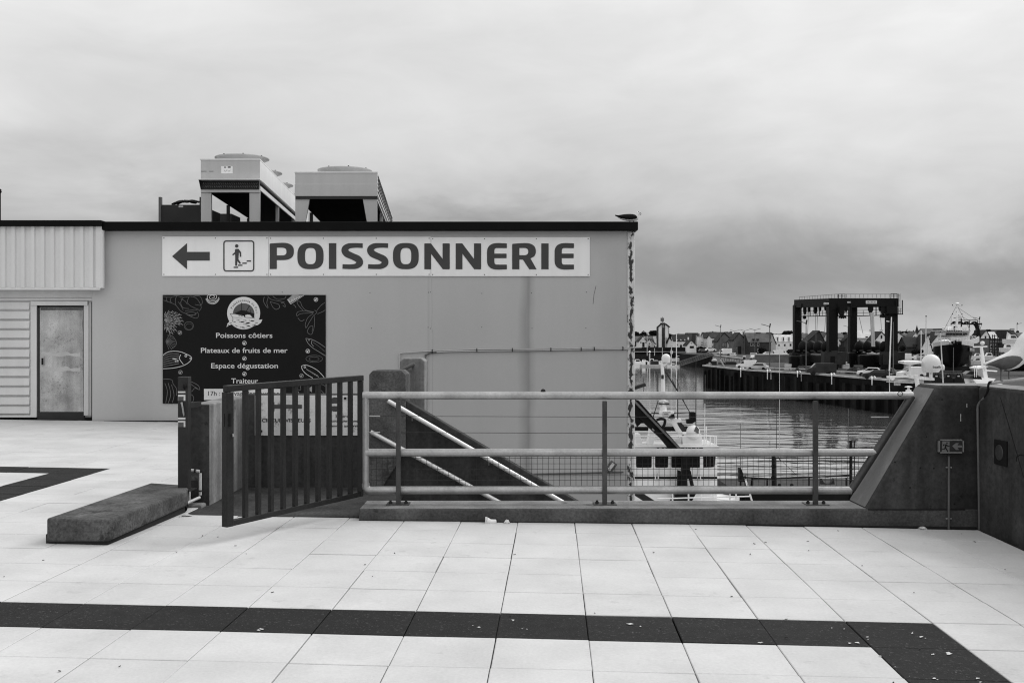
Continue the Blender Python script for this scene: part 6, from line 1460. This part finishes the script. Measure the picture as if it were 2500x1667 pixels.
for y, hw in ((746, 11), (767, 11), (792, 12)): MB().tube([P(2336 - hw, y, wh), P(2336 + hw, y, wh)], .07, 6).build('mast_yard', M['white'], root)
for x, y in ((2325.5, 745), (2348.5, 745), (2325.5, 766.5), (2348.5, 766.5), (2336, 752), (2335, 762)): MB().ell(P(x, y, wh), .1, .1, .14, 8, 5).build('mast_light', M['dark'], root)
MB().ell(P(2337, 741.5, wh), .38, .38, .26, 12, 6).build('mast_dome', M['white'], root); MB().pbox(2329, 2341, 747.5, 748.6, wh, .2).build('radar_bar', M['white'], root)
MB().lathe([(.34, PZ(778.5, wh)), (.36, PZ(773, wh)), (.22, PZ(770, wh))], (PX(2346.5, wh), wh + .5, 0), 14).build('radome', M['w_pale'], root)
MB().tube([P(2347, 798, wh), P(2347, 778, wh)], .14, 8).build('radome_post', M['dark'], root)
MB().prism([P(2328.5, 775, wh), P(2335.5, 775, wh), P(2333, 776.6, wh), P(2330.5, 776.6, wh)], (0, .3, 0)).build('bell_lamp', M['w_grey'], root)
# gallows aft
ga_ = td + 16
MB().pbox(2326, 2398, 789.2, 792.6, ga_, 1).build('gallows_beam', M['dark'], root)
for x in (2330, 2343, 2359, 2378):
    g = [(x - 4.5, 790), (x - 2.5, 786.5), (x + 4, 786.5), (x + 6.5, 790)]
    for a, b_ in zip(g[:-1], g[1:]): MB().obox(P(*a, ga_ + .4), P(*b_, ga_ + .4), .35, .35).build('gallows_block', M['dark'], root)
MB().prism([P(2381, 792, ga_), P(2388, 792, ga_), P(2391, 800, ga_), P(2393, 812, ga_), P(2396, 823, ga_), P(2383, 823, ga_), P(2385, 812, ga_), P(2387, 803, ga_), P(2385, 797, ga_)], (0, 1, 0)).build('gallows_leg', M['dark'], root)
MB().prism([P(2385, 806, ga_ - .2), P(2392, 806, ga_ - .2), P(2395, 826, ga_ - .2), P(2382, 824, ga_ - .2)], (0, 1.2, 0)).build('net_winch', M['dark'], root)
MB().tube([P(2367, 808, ga_), P(2367, 781, ga_), P(2386, 781, ga_), P(2387.5, 789, ga_)], .09, 6).tube([P(2367, 781.4, ga_), P(2340, 781.4, ga_)], .06, 6).build('stay_frame', M['dark2'], root)
MB().tube([P(2397, 791, ga_), P(2392, 806, ga_)], .05, 5).tube([P(2389, 792, ga_), P(2392, 806, ga_)], .05, 5).build('stay', M['w_grey'], root)
W_(2367, 2384, 820, 826, wh + 1, 3, 'w_pale', 'stern_house'); 
for x, y in ((2371, 822.5), (2378, 822), (2371, 826), (2381, 825)): MB().pbox(x - 1, x + 1, y - 1, y + 1, wh + .9, .1).build('pane', M['pane'], root)
MB().prism([P(2340, 834, td + 6), P(2383, 826, td + 6), P(2391, 821, td + 6), P(2391, 834, td + 6), P(2385, 838, td + 6), P(2352, 838, td + 6)], (0, .4, 0)).build('side_shelter', M['white'], root)
for (x0, y0), (x1, y1) in (((2336, 745), (2303, 808)), ((2336, 745), (2368, 806)), ((2336, 767), (2378, 788)), ((2337, 750), (2398, 790)), ((2322, 805), (2322, 772)), ((2365, 806), (2365, 780)), ((2312, 806), (2312, 790))):
    MB().tube([P(x0, y0, wh + 1), P(x1, y1, wh + 1)], .035, 5).build('stay', M['w_grey'], root)
rw = MB()
for k in range(14): rw.obox(P(2309 + k * 4.6, 805.5, wh - .6), P(2309 + k * 4.6, 801, wh - .6), .06, .06)
rw.obox(P(2309, 801, wh - .6), P(2369, 801, wh - .6), .06, .06).obox(P(2309, 803, wh - .6), P(2369, 803, wh - .6), .05, .05); rw.build('roof_rail', M['white'], root)
MB().pbox(2306, 2314, 798, 805, wh + 1, 1.2).build('life_raft', M['white'], root, .1); MB().pbox(2352, 2361, 800, 805.5, wh + .5, 1).build('vent_box', M['w_pale'], root, .05)
gr = MB()
for k in range(9):
    a = T(-2.8 + k * .55, 1.6 + abs(k - 4) * .35, QZ + 5.4); gr.obox(a, a + Vector((0, 0, 1.1)), .07, .07)
    if k: gr.obox(pa + Vector((0, 0, 1.05)), a + Vector((0, 0, 1.05)), .07, .07); gr.obox(pa + Vector((0, 0, .5)), a + Vector((0, 0, .5)), .05, .05)
    pa = a
gr.build('bow_rail', M['white'], root)
MB().ell(T(.6, 3.2, QZ + 5.6), 1.3, 1.0, .5, 10, 5).build('windlass', M['dark'], root); MB().ell(T(-1.6, 4, QZ + 5.7), 1.2, 1.0, .5, 10, 5).build('tarpaulin', M['white'], root)
MB().tube([T(0, -1.6, QZ + 5.3), T(0, -2.4, QZ + 5.9)], .16, 8).build('bow_fairlead', M['dark'], root)
for s_ in (-1, 1):
    for f in (4, 10, 16): MB().tube([T(s_ * 3.0, f, QZ), T(s_ * 2.6, f, QZ + 3.2)], .18, 8).build('shore_prop', M['w_grey'], root)
MB().box(tx - .6, tx + 4.5, ty + 3, ty + 18, QZ, QZ + 1.1).build('keel_blocks', M['dark2'], root)
# scaffold right of the trawler
root = thing('scaffold', 'dark scaffold tower standing in front of the grey houses', 'scaffold', (PX(2438, 240), 240, QZ))
sc_ = MB()
for x in (2423, 2436, 2449): 
    for dy in (0, 1.6): sc_.obox(P(x, 888, 240) + Vector((0, dy, 0)), P(x, 817, 240) + Vector((0, dy, 0)), .16, .16)
for y in (820, 829, 837, 846, 854, 862, 870, 879): sc_.obox(P(2423, y, 240), P(2449, y, 240), .12, .12)
sc_.build('tubes', M['dark2'], root); bd_ = MB()
for y in (829, 837, 854, 858, 864, 868, 872): bd_.pbox(2424, 2440 if y > 856 else 2448, y, y + 1.6, 240.2, 1.4)
bd_.build('boards', M['dark'], root)
MB().pbox(2437, 2452, 838, 854, 242, 1).build('netting', M['dark2'], root)
root = thing('laid_up_boat', 'black hull of a laid up boat behind the big gull', 'boat', (PX(2490, 172), 172, QZ))
MB().loft([[(PX(x, 172), 172 + s_ * w_, PZ(y, 172)) for s_, y in ((-1, yt), (-.7, 898), (-.2, 906), (.2, 906), (.7, 898), (1, yt))] for x, w_, yt in ((2452, .1, 884), (2470, 1.2, 886), (2500, 1.7, 886), (2560, 1.6, 884))]).build('hull', M['hull'], root)
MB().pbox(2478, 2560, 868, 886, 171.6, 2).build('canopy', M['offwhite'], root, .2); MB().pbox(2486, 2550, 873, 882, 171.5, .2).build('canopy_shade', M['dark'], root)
# yachts laid up right of the trawler
for lb, x, y, L, h, z_, dd, fc in (('white motor yacht laid up right of the trawler, lowest one', 2384, 888, 3.0, 1.2, QZ, 200, -1), ('white motor yacht laid up right of the leaning mast', 2412, 878, 3.4, 1.5, QZ, 215, -1), ('small white yacht between trawler and stone house', 2384, 876, 2.6, 1.2, QZ, 215, -1), ('white canopied boat at the far right above the gull back', 2474, 838, 4.0, 1.7, QZ, 200, 1), ('second white canopied boat below the chimney house', 2462, 858, 3.2, 1.4, QZ, 190, 1)):
    smallboat(lb, x, y, L, h, d=dd, z=PZ(y, dd), face=fc)

# ================================================================ boat with radome behind the parapet
bd3 = 45
root = thing('fishing_boat', 'white fishing boat behind the parapet, only its mast with large radome showing', 'boat', (PX(2262, bd3), bd3, WZ))
X = PX(2262, bd3)
MB().loft([[(X + a * w_ - 0, bd3 + ly, WZ + z_) for a, z_ in ((-2.3, 2.2), (-1.8, 0), (0, -.8), (1.8, 0), (2.3, 2.2))] for ly, w_ in ((-5, .15), (-3.5, .8), (0, 1), (6, 1), (8, .9))]).build('hull', M['hull'], root)
MB().box(X - 1.7, X + 1.7, bd3 - 1, bd3 + 3, WZ + 2, WZ + 5.6).build('wheelhouse', M['white'], root, .05)
MB().box(X - 1.72, X + 1.72, bd3 - 1.03, bd3 + 2, WZ + 4.4, WZ + 5.2).build('wheelhouse_window', M['glass'], root)
MB().tube([(PX(2240, bd3), bd3, WZ + 5.5), P(2240, 940, bd3), P(2236, 915, bd3)], .10, 10).build('mast', M['white'], root, smooth=60)
MB().obox(P(2165, 920, bd3), P(2215, 919, bd3), .07, .09).build('cross_arm', M['white'], root)
MB().prism([P(2200, 915, bd3), P(2240, 917, bd3), P(2282, 923, bd3), P(2282, 929, bd3), P(2245, 927, bd3), P(2212, 921, bd3)], (0, .3, 0)).build('cross_tree', M['white'], root, .02)
rr_ = 22 * bd3 / F
dome = MB().lathe([(rr_ * .35, PZ(909, bd3)), (rr_ * .82, PZ(908, bd3)), (rr_ * .96, PZ(903, bd3)), (rr_, PZ(892, bd3)), (rr_, PZ(886, bd3))] + [(rr_ * math.cos(a), PZ(886, bd3) + rr_ * .98 * math.sin(a)) for a in [k * math.pi / 20 for k in range(1, 10)]] + [(.004, PZ(886, bd3) + rr_ * .98)], (PX(2273, bd3), bd3, 0), 36)
dome_o = dome.build('radome', M['radome'], root, smooth=180)
tw_ = text('radome_lettering', 'Intellian', 2268.5, 2298, 898.0, 6.0, bd3, M['ink_black'], dome_o, .01)
for vtx in tw_.data.vertices:      # wrap the word round the dome
    s_ = vtx.co.x - PX(2273, bd3); a = s_ / rr_
    a = min(a, 2.2); vtx.co.x = PX(2273, bd3) + math.sin(a) * (rr_ + .004); vtx.co.y = bd3 - math.cos(a) * (rr_ + .004)
MB().tube([P(2272.5, 924, bd3), P(2272.5, 908, bd3)], .075, 12).build('radome_stand', M['white'], root, smooth=60)
rs = MB().lathe([(.12, PZ(891, bd3)), (.28, PZ(888.5, bd3)), (.50, PZ(885.5, bd3)), (.50, PZ(882, bd3)), (.30, PZ(879.5, bd3)), (.02, PZ(879, bd3))], (PX(2221.5, bd3), bd3, 0), 32).build('radar_disc', M['white'], root, smooth=40)
MB().pbox(2196, 2207, 883.2, 884.6, bd3 - .52, .05).build('radar_mark', M['dark2'], rs)
MB().tube([P(2221, 918, bd3), P(2221, 890, bd3)], .05, 10).build('radar_stand', M['white'], root, smooth=60)
MB().lathe([(.02, -.02), (.1, -.02), (.1, .02), (.02, .02)], P(2178.5, 923, bd3 - .05), 18, 'Y').build('coil_ring', M['white'], root)
for (a, b_, r, m) in (((2176.5, 774), (2171.5, 905), .035, 'white'), ((2181, 786), (2181, 914), .026, 'pipe_grey'), ((2296, 812), (2302.5, 935), .032, 'offwhite'), ((2261, 774), (2260, 868), .03, 'offwhite'), ((2265, 822), (2265, 866), .028, 'offwhite'), ((2249, 806), (2248.5, 888), .022, 'white'), ((2328, 848), (2327.5, 908), .018, 'pipe_grey'), ((2171, 900), (2172, 960), .02, 'white')):
    MB().tube([P(*b_, bd3 + .2), P(*a, bd3 + .2)], [r, r * .7], 8).build('whip_antenna', M[m], root, smooth=60)
MB().tube([P(2171, 785, bd3), P(2164, 784, bd3)], .02, 6).build('antenna_spur', M['white'], root)
MB().ell(P(2261, 772, bd3 + .2), .04, .04, .03, 8, 5).build('antenna_tip', M['dark'], root); MB().ell(P(2296, 811, bd3 + .2), .035, .035, .03, 8, 5).build('antenna_tip', M['dark'], root)
MB().lathe([(.1, PZ(903, 46)), (.115, PZ(897, 46)), (.10, PZ(892, 46)), (.02, PZ(888.5, 46))], (PX(2300, 46), 46, 0), 16).build('small_dome', M['radome'], root, smooth=180)
MB().pbox(2186, 2199, 931, 941, bd3 + .1, .2).build('lamp_box', M['offwhite'], root, .02)
MB().prism([P(2168, 931, bd3), P(2230, 934, bd3), P(2230, 936, bd3), P(2168, 933, bd3)], (0, .2, 0)).build('lower_arm', M['offwhite'], root)
MB().lathe([(.05, PZ(957, 44)), (.12, PZ(956, 44)), (.12, PZ(952, 44)), (.05, PZ(951, 44)), (.05, PZ(946, 44)), (.16, PZ(945, 44)), (.15, PZ(943.5, 44)), (.03, PZ(942, 44))], (PX(2218, 44), 44, 0), 16).build('deck_lamp', M['white'], root, smooth=40)
# three black humped floats in a frame
for i, x in enumerate((2287, 2316, 2341)):
    root = thing('net_buoy', ['black humped bundle with a pale patch behind the leaning antenna', 'black humped bundle with a pale patch, middle of the three', 'black humped bundle with a pale patch, right one of the three'][i], 'net bundle', P(x, 935, 60), 'black humped bundles behind the parapet')
    MB().pprism([(x - 12, 945), (x - 11, 925), (x - 7, 920), (x - 5, 913), (x - 3, 911), (x - 1, 914), (x + 1, 914), (x + 3, 911), (x + 5, 913), (x + 7, 920), (x + 12, 926), (x + 13, 945)], 60, 1.2).build('bundle', M['dark'], root, .05)
    MB().pbox(x - 2, x + 2, 917, 919.5, 59.9, .1).build('patch', M['w_pale'], root)
    MB().box(PX(x - 12, 60), PX(x + 13, 60), 60.1, 61.3, WZ, PZ(945, 60)).build('deck_stack', M['dark2'], root)
root = thing('net_frame', 'thin dark rectangular frame over the black humped bundles', 'gallows', P(2320, 935, 61))  # plain tube frame around the bundles
MB().tube([P(2283, 940, 61.5), P(2283, 907, 61.5), P(2348, 907, 61.5), P(2356, 940, 61.5)], .04, 6).tube([P(2325, 907, 61.5), P(2325, 940, 61.5)], .04, 6).tube([P(2283, 940, 61.5), (PX(2283, 61.5), 61.5, WZ)], .05, 6).build('frame_tubes', M['dark2'], root)
# white pilot boat mast and cabin right
d5 = 78
root = thing('pilot_boat', 'white boat with a slim leaning mast and small round dome by the gull tail', 'boat', (PX(2404, d5), d5, WZ)); X = PX(2404, d5)
MB().loft([[(X + lx, d5 + ly * w_, WZ + z_) for ly, z_ in ((-1.6, 1.9), (-1.2, 0), (0, -.6), (1.2, 0), (1.6, 1.9))] for lx, w_ in ((-5, .95), (0, 1), (3, .8), (5, .1))]).build('hull', M['white'], root)
MB().box(X - 1.6, X + .8, d5 - 1.2, d5 + 1.2, WZ + 1.5, PZ(935, d5)).build('cabin', M['white'], root)
MB().prism([P(2374, 921, d5), P(2431, 924, d5), P(2424, 932, d5), P(2415, 940, d5), P(2388, 940, d5), P(2376, 926, d5)], (0, 2, 0)).build('upper_deck', M['white'], root)
MB().prism([P(2399, 900, d5), P(2408, 897, d5), P(2412, 922, d5), P(2402, 922, d5)], (0, 1, 0)).build('mast_foot', M['white'], root)
MB().prism([P(2386, 898, d5 - .2), P(2408, 893, d5 - .2), P(2414, 895, d5 - .2), P(2388, 901, d5 - .2)], (0, 1.4, 0)).build('wing_panel', M['white'], root)
MB().tube([P(2402, 900, d5), P(2395.5, 846, d5)], [.16, .11], 10).build('mast', M['white'], root, smooth=60)
MB().tube([P(2376, 847, d5), P(2410, 846, d5)], .06, 6).tube([P(2404, 904, d5), P(2434, 906, d5)], .06, 6).build('mast_yard', M['white'], root)
MB().ell(P(2398.5, 837.5, d5), .17, .17, .16, 14, 8).build('small_dome', M['radome'], root, smooth=180)
for x in (2379, 2383.5): MB().tube([P(x, 921, d5), P(x + .8, 893, d5)], .03, 6).build('antenna', M['white'], root)
MB().tube([P(2375, 893, d5), P(2386, 893, d5)], .03, 6).build('antenna_bar', M['white'], root)
for x0, x1 in ((2377, 2381), (2383, 2387)): MB().pbox(x0, x1, 916, 921.5, d5 - .02, .3).build('deck_window', M['pane'], root)
MB().prism([P(2365, 925, d5), P(2372, 917, d5), P(2383, 915, d5), P(2395, 919, d5), P(2398, 926, d5)], (0, 2, 0)).build('spray_hood', M['dark2'], root)

# ================================================================ trawler under the terrace (white wheelhouse)
bd1 = 60
root = thing('moored_trawler', 'white trawler moored below the terrace, seen through the railing', 'boat', (PX(1640, bd1), bd1, WZ))
MB().loft([[(x_, bd1 + 1.5 + ly * w_, WZ + z_) for ly, z_ in ((-2.9, 1.5), (-2.5, .2), (0, -.9), (2.5, .2), (2.9, 1.5))] for x_, w_ in ((-2, .95), (3, 1), (10, 1), (12.5, .7), (14, .08))]).build('hull', M['white'], root)
B1 = lambda x0, x1, y0, y1, d_, t_, m, n_, bv=.03: MB().pbox(x0, x1, y0, y1, d_, t_).build(n_, M[m], root, bv)
whs = B1(1440, 1751.5, 1097, 1262, bd1, 3.4, 'white', 'wheelhouse', .06)
B1(1430, 1757, 1089.5, 1097.5, bd1 - .35, 4.1, 'w_pale', 'wheelhouse_roof')
for x0, x1 in ((1553, 1591), (1599.5, 1631), (1639, 1709)):
    MB().prism([P(x0, 1105, bd1 - .02), P(x1, 1105, bd1 - .02), P(x1, 1139, bd1 - .02), P(x1 - 2, 1141, bd1 - .02), P(x0 + 2, 1141, bd1 - .02), P(x0, 1139, bd1 - .02)], (0, .03, 0)).build('window', M['glass'], whs)
w4 = MB().prism([P(1717, 1105, bd1 - .02), P(1748, 1105, bd1 - .02), P(1745, 1138, bd1 - .02), P(1741, 1140, bd1 - .02), P(1717, 1141, bd1 - .02)], (0, .03, 0)).build('window', M['glass'], whs)
for x in (1724, 1733, 1742): MB().pbox(x, x + 1.5, 1105, 1138, bd1 - .05, .02).build('window_bar', M['w_grey'], w4)
B1(1440, 1751, 1163.5, 1168.5, bd1 - .05, .04, 'dark', 'rubbing_band', 0)
for x, y0, y1 in ((1599, 1150, 1172), (1606, 1155, 1168), (1702, 1156, 1167), (1709, 1112, 1172)): B1(x, x + 2.5, y0, y1, bd1 - .12, .07, 'white', 'hand_grip', 0)
for x0, x1 in ((1604, 1609), (1616, 1621), (1625, 1633), (1663, 1671), (1674, 1678), (1680, 1687), (1689, 1698), (1701, 1705), (1707, 1716)): B1(x0, x1, 1092.5, 1094.3, bd1 - .38, .04, 'ink_black', 'name_board_mark', 0)
# roof gear
g1 = bd1 + .8
MB().pprism([(1664, 1060), (1712, 1058), (1714, 1068), (1716, 1090), (1668, 1090)], g1, 1.2).build('roof_locker', M['white'], root, .03)
MB().pprism([(1635, 1022), (1663, 1022), (1664, 1029), (1651, 1032), (1672, 1064), (1660, 1066)], g1, .5).build('crane_cradle', M['white'], root, .02)
MB().pprism([(1551, 1059), (1563, 1059), (1570, 1090), (1551, 1090)], g1, 1).build('roof_box', M['white'], root, .02)
MB().pprism([(1588, 1046), (1600, 1058), (1595, 1090), (1581, 1090)], g1, .8).build('roof_box', M['white'], root, .02)
B1(1651, 1662, 1072, 1090, g1, .6, 'w_pale', 'grey_locker'); B1(1551, 1640, 1042, 1052, g1 + 2.4, .4, 'dark', 'net_gantry_beam'); B1(1620, 1680, 1041, 1052, g1 + 2.5, .4, 'dark', 'net_gantry_beam')
B1(1551, 1586, 1053, 1060, g1 + 2, .5, 'w_pale', 'deck_roll')
MB().pprism([(1655, 1032), (1664, 1032), (1674, 1044), (1684, 1050), (1684, 1053), (1664, 1053)], g1 + 1.5, .4).build('net_drum', M['dark2'], root)
mast = MB().tube([P(1619.5, 1010, g1), P(1619, 965, g1), P(1618, 915, g1), P(1616, 880, g1)], [.22, .12, .11, .09], 12).build('mast', M['white'], root, smooth=60)
B1(1613.5, 1628, 990, 1004, g1 - .1, .5, 'white', 'radar_pedestal'); B1(1610, 1634.5, 985, 987.3, g1 - .2, .6, 'dark2', 'radar_bar', 0); B1(1611, 1633, 979, 984.5, g1 - .15, .5, 'w_pale', 'radar_cover')
np_ = B1(1610, 1645.5, 1004, 1010.5, g1 - .3, .25, 'white', 'mast_board')
for x0, x1, y0 in ((1618, 1622, 1005.6), (1623, 1628, 1005.6), (1629, 1637, 1005.6), (1622, 1631, 1009.2)): MB().pbox(x0, x1, y0, y0 + 1.3, g1 - .33, .03).build('board_mark', M['dark2'], np_)
MB().pprism([(1616, 1010), (1634, 1010), (1628, 1020), (1618, 1020)], g1, .4).build('mast_gusset', M['white'], root)
MB().pprism([(1632, 1021), (1646, 1008), (1648, 1021)], g1 - .2, .4).build('black_vent', M['dark'], root)
rd1 = MB().ell(P(1626, 874.5, g1), .275, .275, .275, 24, 14); rd1.build('radome', M['radome'], root, smooth=180)
MB().lathe([(.26, PZ(884.5, g1)), (.27, PZ(881, g1)), (.275, PZ(874.5, g1))], (PX(1626, g1), g1, 0), 24).build('radome_skirt', M['radome'], root, smooth=60)
MB().tube([P(1626, 886, g1), P(1620, 893, g1)], .08, 8).build('radome_arm', M['white'], root); B1(1615, 1621, 915, 925, g1 - .18, .3, 'dark2', 'mast_lamp'); MB().tube([P(1621, 886, g1), P(1621, 970, g1)], .03, 6).build('mast_cable', M['w_grey'], root)
for (a, b_, r, m) in (((1655, 903), (1654.5, 1022), .035, 'dark2'), ((1699, 880), (1699, 1040), .03, 'dark2'), ((1650, 902), (1650, 960), .015, 'w_grey'), ((1721, 985), (1720, 1090), .03, 'white'), ((1571, 920), (1571, 960), .02, 'w_grey'), ((1607, 977), (1595, 1017), .035, 'dark2')):
    MB().tube([P(*b_, g1), P(*a, g1)], [r, r * .6], 6).build('whip_antenna', M[m], root)
for a, b_, r in (((1622, 903), (1653, 953), .045), ((1666, 975), (1685, 1008), .03), ((1640, 925), (1655, 955), .02), ((1652, 925), (1672, 985), .014), ((1590, 1008), (1684, 1007), .03)):
    MB().tube([P(*a, g1 + .4), P(*b_, g1 + .4)], r, 6).build('stay', M['dark2'], root)
B1(1685, 1698, 1006, 1024, g1, .5, 'dark', 'hailer_box'); MB().pprism([(1677, 1024), (1699, 1022), (1699, 1028), (1690, 1034), (1678, 1034)], g1, .5).build('hailer_bracket', M['dark'], root)
sl_ = MB().ell(P(1692, 1055, g1), .42, .42, .46, 16, 10).build('searchlight', M['white'], root, smooth=180)
MB().prism([P(1694, 1052, g1 - .43), P(1701, 1040, g1 - .43), P(1707, 1048, g1 - .43), P(1705, 1058, g1 - .43)], (0, .8, 0)).build('searchlight_face', M['w_grey'], sl_); MB().prism([P(1700, 1056, g1 - .4), P(1706, 1050, g1 - .4), P(1706, 1057, g1 - .4)], (0, .8, 0)).build('searchlight_rim', M['dark'], sl_)
rl = MB()
for x in (1719, 1724, 1734, 1745, 1749): rl.tube([P(x, 1090, g1 - .6), P(x, 1040 if x == 1724 else 1064, g1 - .6)], .035, 6)
for y in (1065, 1085): rl.tube([P(1551, y, g1 - .6), P(1750, y, g1 - .6)], .03, 6)
rl.build('roof_rail', M['white'], root)
# black deck crane
root = thing('deck_crane', 'black folding deck crane reaching diagonally over the white trawler', 'crane', (PX(1670, 59), 59, WZ + 2))
cd_ = 59
MB().pprism([(1500, 925), (1550, 975), (1560, 978), (1668, 1100), (1640, 1104), (1614, 1072), (1546, 1008), (1490, 960)], cd_, .5).build('main_boom', M['dark'], root, .03)
MB().obox(P(1545, 975, cd_ - .15), P(1660, 1096, cd_ - .15), .12, .12).build('boom_rail', M['w_grey'], root)
MB().obox(P(1598, 1050, cd_ - .1), P(1636, 1088, cd_ - .1), .22, .22).build('cylinder', M['dark'], root); MB().obox(P(1592, 1046, cd_ - .15), P(1612, 1066, cd_ - .15), .07, .07).build('piston_rod', M['galv'], root)
MB().pprism([(1551, 1008), (1590, 1010), (1596, 1030), (1584, 1044), (1576, 1033), (1565, 1033), (1556, 1042), (1551, 1030)], cd_ + .1, .4).build('knuckle', M['dark'], root)
MB().tube(smoothpts([tuple(P(1603, 1025, cd_)), tuple(P(1614, 1022, cd_)), tuple(P(1623, 1025, cd_)), tuple(P(1622, 1036, cd_)), tuple(P(1616, 1044, cd_))], 4), .09, 6).build('hose', M['dark'], root)
MB().pprism([(1669, 1100), (1684, 1100), (1685, 1150), (1678, 1170), (1682, 1240), (1655, 1240), (1662, 1175), (1666, 1145)], cd_, .5).build('crane_column', M['dark'], root)
MB().pprism([(1655, 1148), (1662, 1150), (1661, 1240), (1653, 1240)], cd_ + .1, .3).build('crane_ram', M['dark'], root); MB().obox(P(1682, 1150, cd_), P(1690, 1186, cd_), .14, .2).build('crane_stay', M['dark'], root)
MB().pprism([(1635, 1240), (1650, 1205), (1700, 1203), (1690, 1222), (1695, 1240)], cd_ - .3, .8).build('crane_base', M['dark'], root); MB().box(PX(1655, cd_), PX(1690, cd_), cd_, cd_ + .8, WZ + 2.2, PZ(1235, cd_)).build('crane_foot', M['dark'], root)
MB().obox(P(1548, 947, 50), P(1575, 938, 50), .5, .16).build('loose_blade', M['dark2'], root)
MB().obox(P(1550, 1200, 57), P(1600, 1232, 57), .4, .35).build('lower_jib', M['dark2'], root)
# deck rails below the bottom tube
root = thing('deck_railing', 'white deck railing of the boat seen under the bottom tube', 'railing', (PX(1720, 56), 56, WZ + 2))
rl = MB(); dr_ = 57
for x in (1642, 1681, 1712, 1741, 1782, 1797): rl.tube([P(x, 1260, dr_), P(x, 1203, dr_)], .045, 6)
for y0, y1 in ((1217, 1211), (1232, 1226)): rl.tube([P(1605, y0, dr_), P(1830, y1, dr_)], .04, 6)
rl.tube([P(1710, 1215, dr_), P(1790, 1222, dr_)], .04, 6); rl.build('rails', M['white'], root); MB().box(PX(1600, dr_), PX(1835, dr_), dr_, dr_ + .3, WZ + 1, PZ(1255, dr_)).build('bulwark', M['offwhite'], root)
# dark working boat right
bd2 = 62
root = thing('workboat', 'dark workboat with black gallows and bent pipes seen below the railing', 'boat', (PX(1950, bd2), bd2, WZ))
MB().loft([[(x_, bd2 + 2 + ly * w_, WZ + z_) for ly, z_ in ((-2.3, 2.0), (-2, .2), (0, -.6), (2, .2), (2.3, 2.0))] for x_, w_ in ((13.6, .9), (16, 1), (20, 1), (23, .7), (25, .1))]).build('hull', M['hull'], root)
wbm = MB(); 
for poly in ([(1832, 1228), (1834, 1206), (1880, 1204), (1900, 1212), (1912, 1228), (1892, 1228), (1884, 1218), (1870, 1218), (1870, 1228)], [(1893, 1205), (1916, 1205), (1908, 1214), (1908, 1228), (1900, 1228)], [(1932, 1205), (1942, 1205), (1945, 1218), (1970, 1218), (1970, 1223), (1940, 1224)], [(1985, 1204), (2006, 1204), (2002, 1222), (1994, 1228), (1985, 1228)], [(2030, 1204), (2048, 1204), (2046, 1228), (2038, 1228), (2038, 1212)]): wbm.pprism(poly, bd2, .5)
wbm.pbox(1900, 2078, 1218, 1228, bd2 + .6, .4); wbm.pbox(1910, 2060, 1208, 1211, bd2 + .3, .2); wbm.build('gallows', M['dark'], root)
MB().box(PX(1832, bd2), PX(2078, bd2), bd2 + .3, bd2 + 3, WZ + 1.8, PZ(1228, bd2)).build('deck', M['dark2'], root)
rb = MB().tube([P(1805, 1164, bd2), P(1880, 1168, bd2), P(2080, 1160, bd2)], .05, 6)
for x in (1836, 1873, 1975, 2066): rb.tube([P(x, 1210, bd2), P(x, 1166, bd2)], .05, 6)
rb.tube(smoothpts([tuple(P(1834, 1186, bd2)), tuple(P(1836, 1170, bd2)), tuple(P(1842, 1168, bd2)), tuple(P(1870, 1168, bd2))], 3), .05, 6); rb.build('deck_rail', M['dark'], root)
for x, y0, r in ((1888, 1100, .11), (2077, 1075, .09), (2086, 1075, .03)): MB().tube([P(x, 1226, bd2), P(x, y0, bd2)], r, 8).build('post', M['dark'], root)
MB().pbox(1885, 1895, 1164, 1170, bd2 - .2, .3).build('post_clamp', M['dark'], root); MB().pbox(1885, 1895, 1137, 1140, bd2 - .2, .3).build('post_clamp', M['dark'], root)
MB().tube([P(1895, 1200, bd2), P(1894, 1115, bd2)], .04, 6).tube([P(1896, 1110, bd2), P(1906, 1125, bd2)], .03, 6).tube([P(1912, 1128, bd2), P(1945, 1160, bd2)], .015, 5).build('line', M['dark2'], root)
MB().pprism([(1805, 1142), (1809, 1142), (1814, 1154), (1818, 1176), (1805, 1176)], bd2 - .4, .5).build('winch', M['dark'], root); MB().tube([P(1808, 1230, bd2 - .2), P(1808, 1176, bd2 - .2)], .06, 6).tube([P(1819, 1228, bd2 - .2), P(1819, 1160, bd2 - .2)], .04, 6).build('winch_post', M['dark'], root)
MB().tube([P(1820, 1170, bd2 - .5), P(1838, 1230, bd2 - .5)], .06, 6).build('white_stay', M['white'], root)
MB().pprism([(2004, 1182), (2006, 1168), (2012, 1178), (2020, 1181), (2030, 1178), (2036, 1168), (2038, 1182)], bd2, .3).build('rope_saddle', M['dark2'], root)
for x in (1903, 1933): MB().ell(P(x, 1184, bd2), .12, .12, .12, 8, 5).build('float', M['dark'], root)
B = lambda lab, x, y0, y1, r=.02, m='w_grey': pole(lab, x, y0, y1, 63, r, m, cat='antenna', name='whip_antenna', grp='whip antennas over the water')
B('grey whip antenna left of the middle railing post gap', 1721.5, 915, 1000); B('pale whip antenna rising over the quay corner', 1903, 862, 1095, .02, 'w_pale'); B('short grey whip antenna over the open water', 1808, 1033, 1160, .025); B('short grey whip antenna right of the last railing post', 2071, 998, 1110, .03); B('thin grey whip antenna over the dark net winch', 1895.5, 975, 1115, .02, 'dark2')
